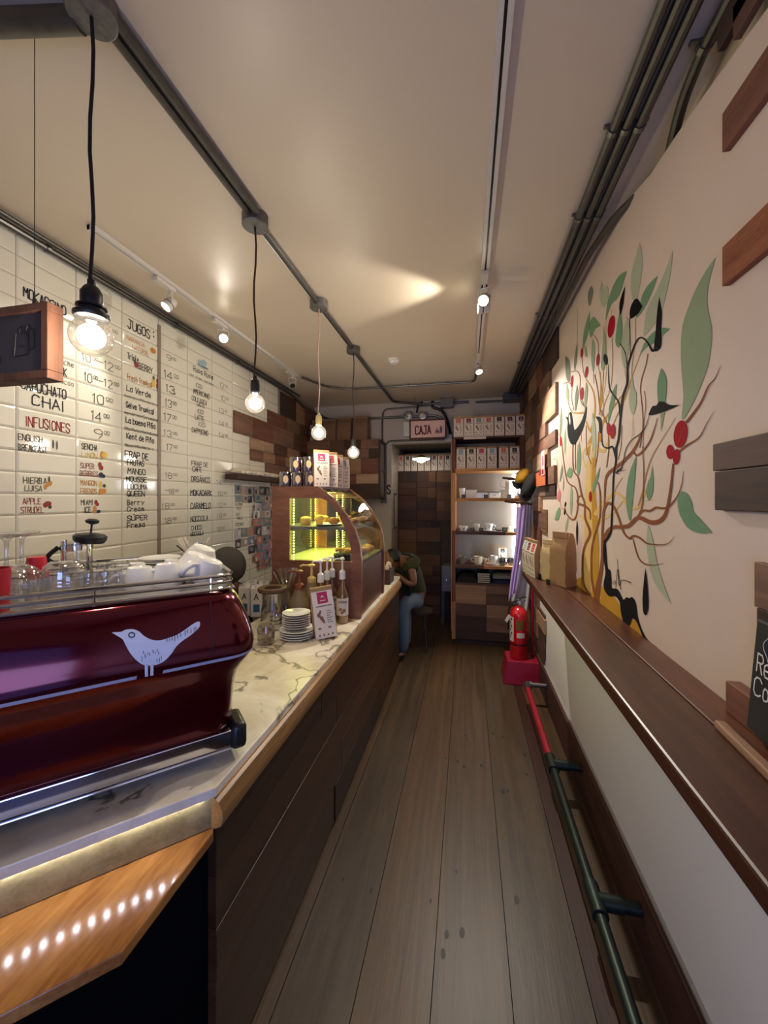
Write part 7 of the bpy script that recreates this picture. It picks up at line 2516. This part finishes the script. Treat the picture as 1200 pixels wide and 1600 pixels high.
# barista bending behind the machine: only the dark cap shows
pr2 = thing('person', 'person in a dark grey cap bending down behind the white cups on the machine', 'person', (-1.62, 2.3, 0))
hc = Vector((-1.50, 2.22, 1.21))
V = [(-1.66, 2.38, .86, .12, .10), (-1.66, 2.37, .96, .11, .10), (-1.63, 2.34, 1.03, .12, .10), (-1.60, 2.31, 1.06, .08, .07), (-1.57, 2.28, 1.09, .048), (-1.535, 2.25, 1.14, .05)]
E_ = chain(V)
a1 = limb(V, E_, 3, [(-1.51, 2.40, 1.02, .048), (-1.53, 2.32, .93, .04), (-1.45, 2.13, .97, .03), (-1.43, 2.03, .98, .024)])
hand_edges(V, E_, (-1.43, 2.03, .98), (-.1, -.8, 0), (1, 0, 0), a1)
a2 = limb(V, E_, 3, [(-1.70, 2.20, 1.02, .048), (-1.66, 2.10, .93, .04), (-1.55, 1.98, .97, .03), (-1.47, 1.93, .98, .024)])
hand_edges(V, E_, (-1.47, 1.93, .98), (.5, -.6, 0), (1, 0, 0), a2)
for sx in (-.09, .09):
    limb(V, E_, 0, [(-1.66 + sx, 2.38 + sx, .80, .088), (-1.65 + sx, 2.36 + sx, .47, .062), (-1.67 + sx, 2.40 + sx, .10, .04), (-1.62 + sx, 2.34 + sx, .045, .036), (-1.57 + sx, 2.29 + sx, .035, .028)])
body2 = skin('body', V, E_, M_skin, pr2)
hb_ = head(hc, (.45, -.62, .64), (.37, -.52, -.77), M_skin, pr2, M_hair).build('head', M_skin, pr2, angle=80)
merge(body2, hb_)
V = [(-1.66, 2.38, .84, .135, .115), (-1.66, 2.37, .96, .125, .115), (-1.63, 2.34, 1.03, .135, .115), (-1.60, 2.31, 1.06, .09, .08)]
E_ = chain(V)
limb(V, E_, 3, [(-1.51, 2.40, 1.02, .062), (-1.53, 2.35, .95, .056)])
limb(V, E_, 3, [(-1.70, 2.20, 1.02, .062), (-1.67, 2.12, .95, .056)])
skin('shirt', V, E_, M_dark, pr2)
for sx in (-.09, .09):
    V = [(-1.66 + sx * .7, 2.38 + sx * .7, .86, .11), (-1.66 + sx, 2.38 + sx, .78, .10), (-1.65 + sx, 2.36 + sx, .47, .076), (-1.67 + sx, 2.40 + sx, .12, .06)]
    skin('trouser_leg', V, chain(V), M_dark, pr2)
    V = [(-1.665 + sx, 2.395 + sx, .06, .047), (-1.61 + sx, 2.34 + sx, .048, .043), (-1.555 + sx, 2.285 + sx, .04, .033)]
    skin('shoe', V, chain(V), M_black, pr2)
M_cap = mat('charcoal_cap', (74, 69, 64), .9, 0, .08, 60, .1)
mb = MB().ball((0, 0, 0), .116, .114, .134, 20)
mb.v = [(x, y, max(z, -.07)) for x, y, z in mb.v]
q_ = Vector((0, 0, 1)).rotation_difference(Vector((.34, -.48, .80))).to_matrix().to_4x4()
mb.move(Matrix.Translation(hc + Vector((.002, -.012, .012))) @ q_)
cp = mb.build('cap', M_cap, pr2, angle=80)
mb = MB()
fr_ = Vector((.2, -.6, -.5)).normalized()
sd_ = Vector((-fr_.y, fr_.x, 0))
top = [hc + fr_ * (.08 + .07 * math.sin(math.pi * i / 10)) + sd_ * .075 * math.cos(math.pi * i / 10) + UP * (-.02 - .02 * math.sin(math.pi * i / 10)) for i in range(11)]
mb.prism(top, (0, 0, .006))
mb.build('peak', M_black, cp)
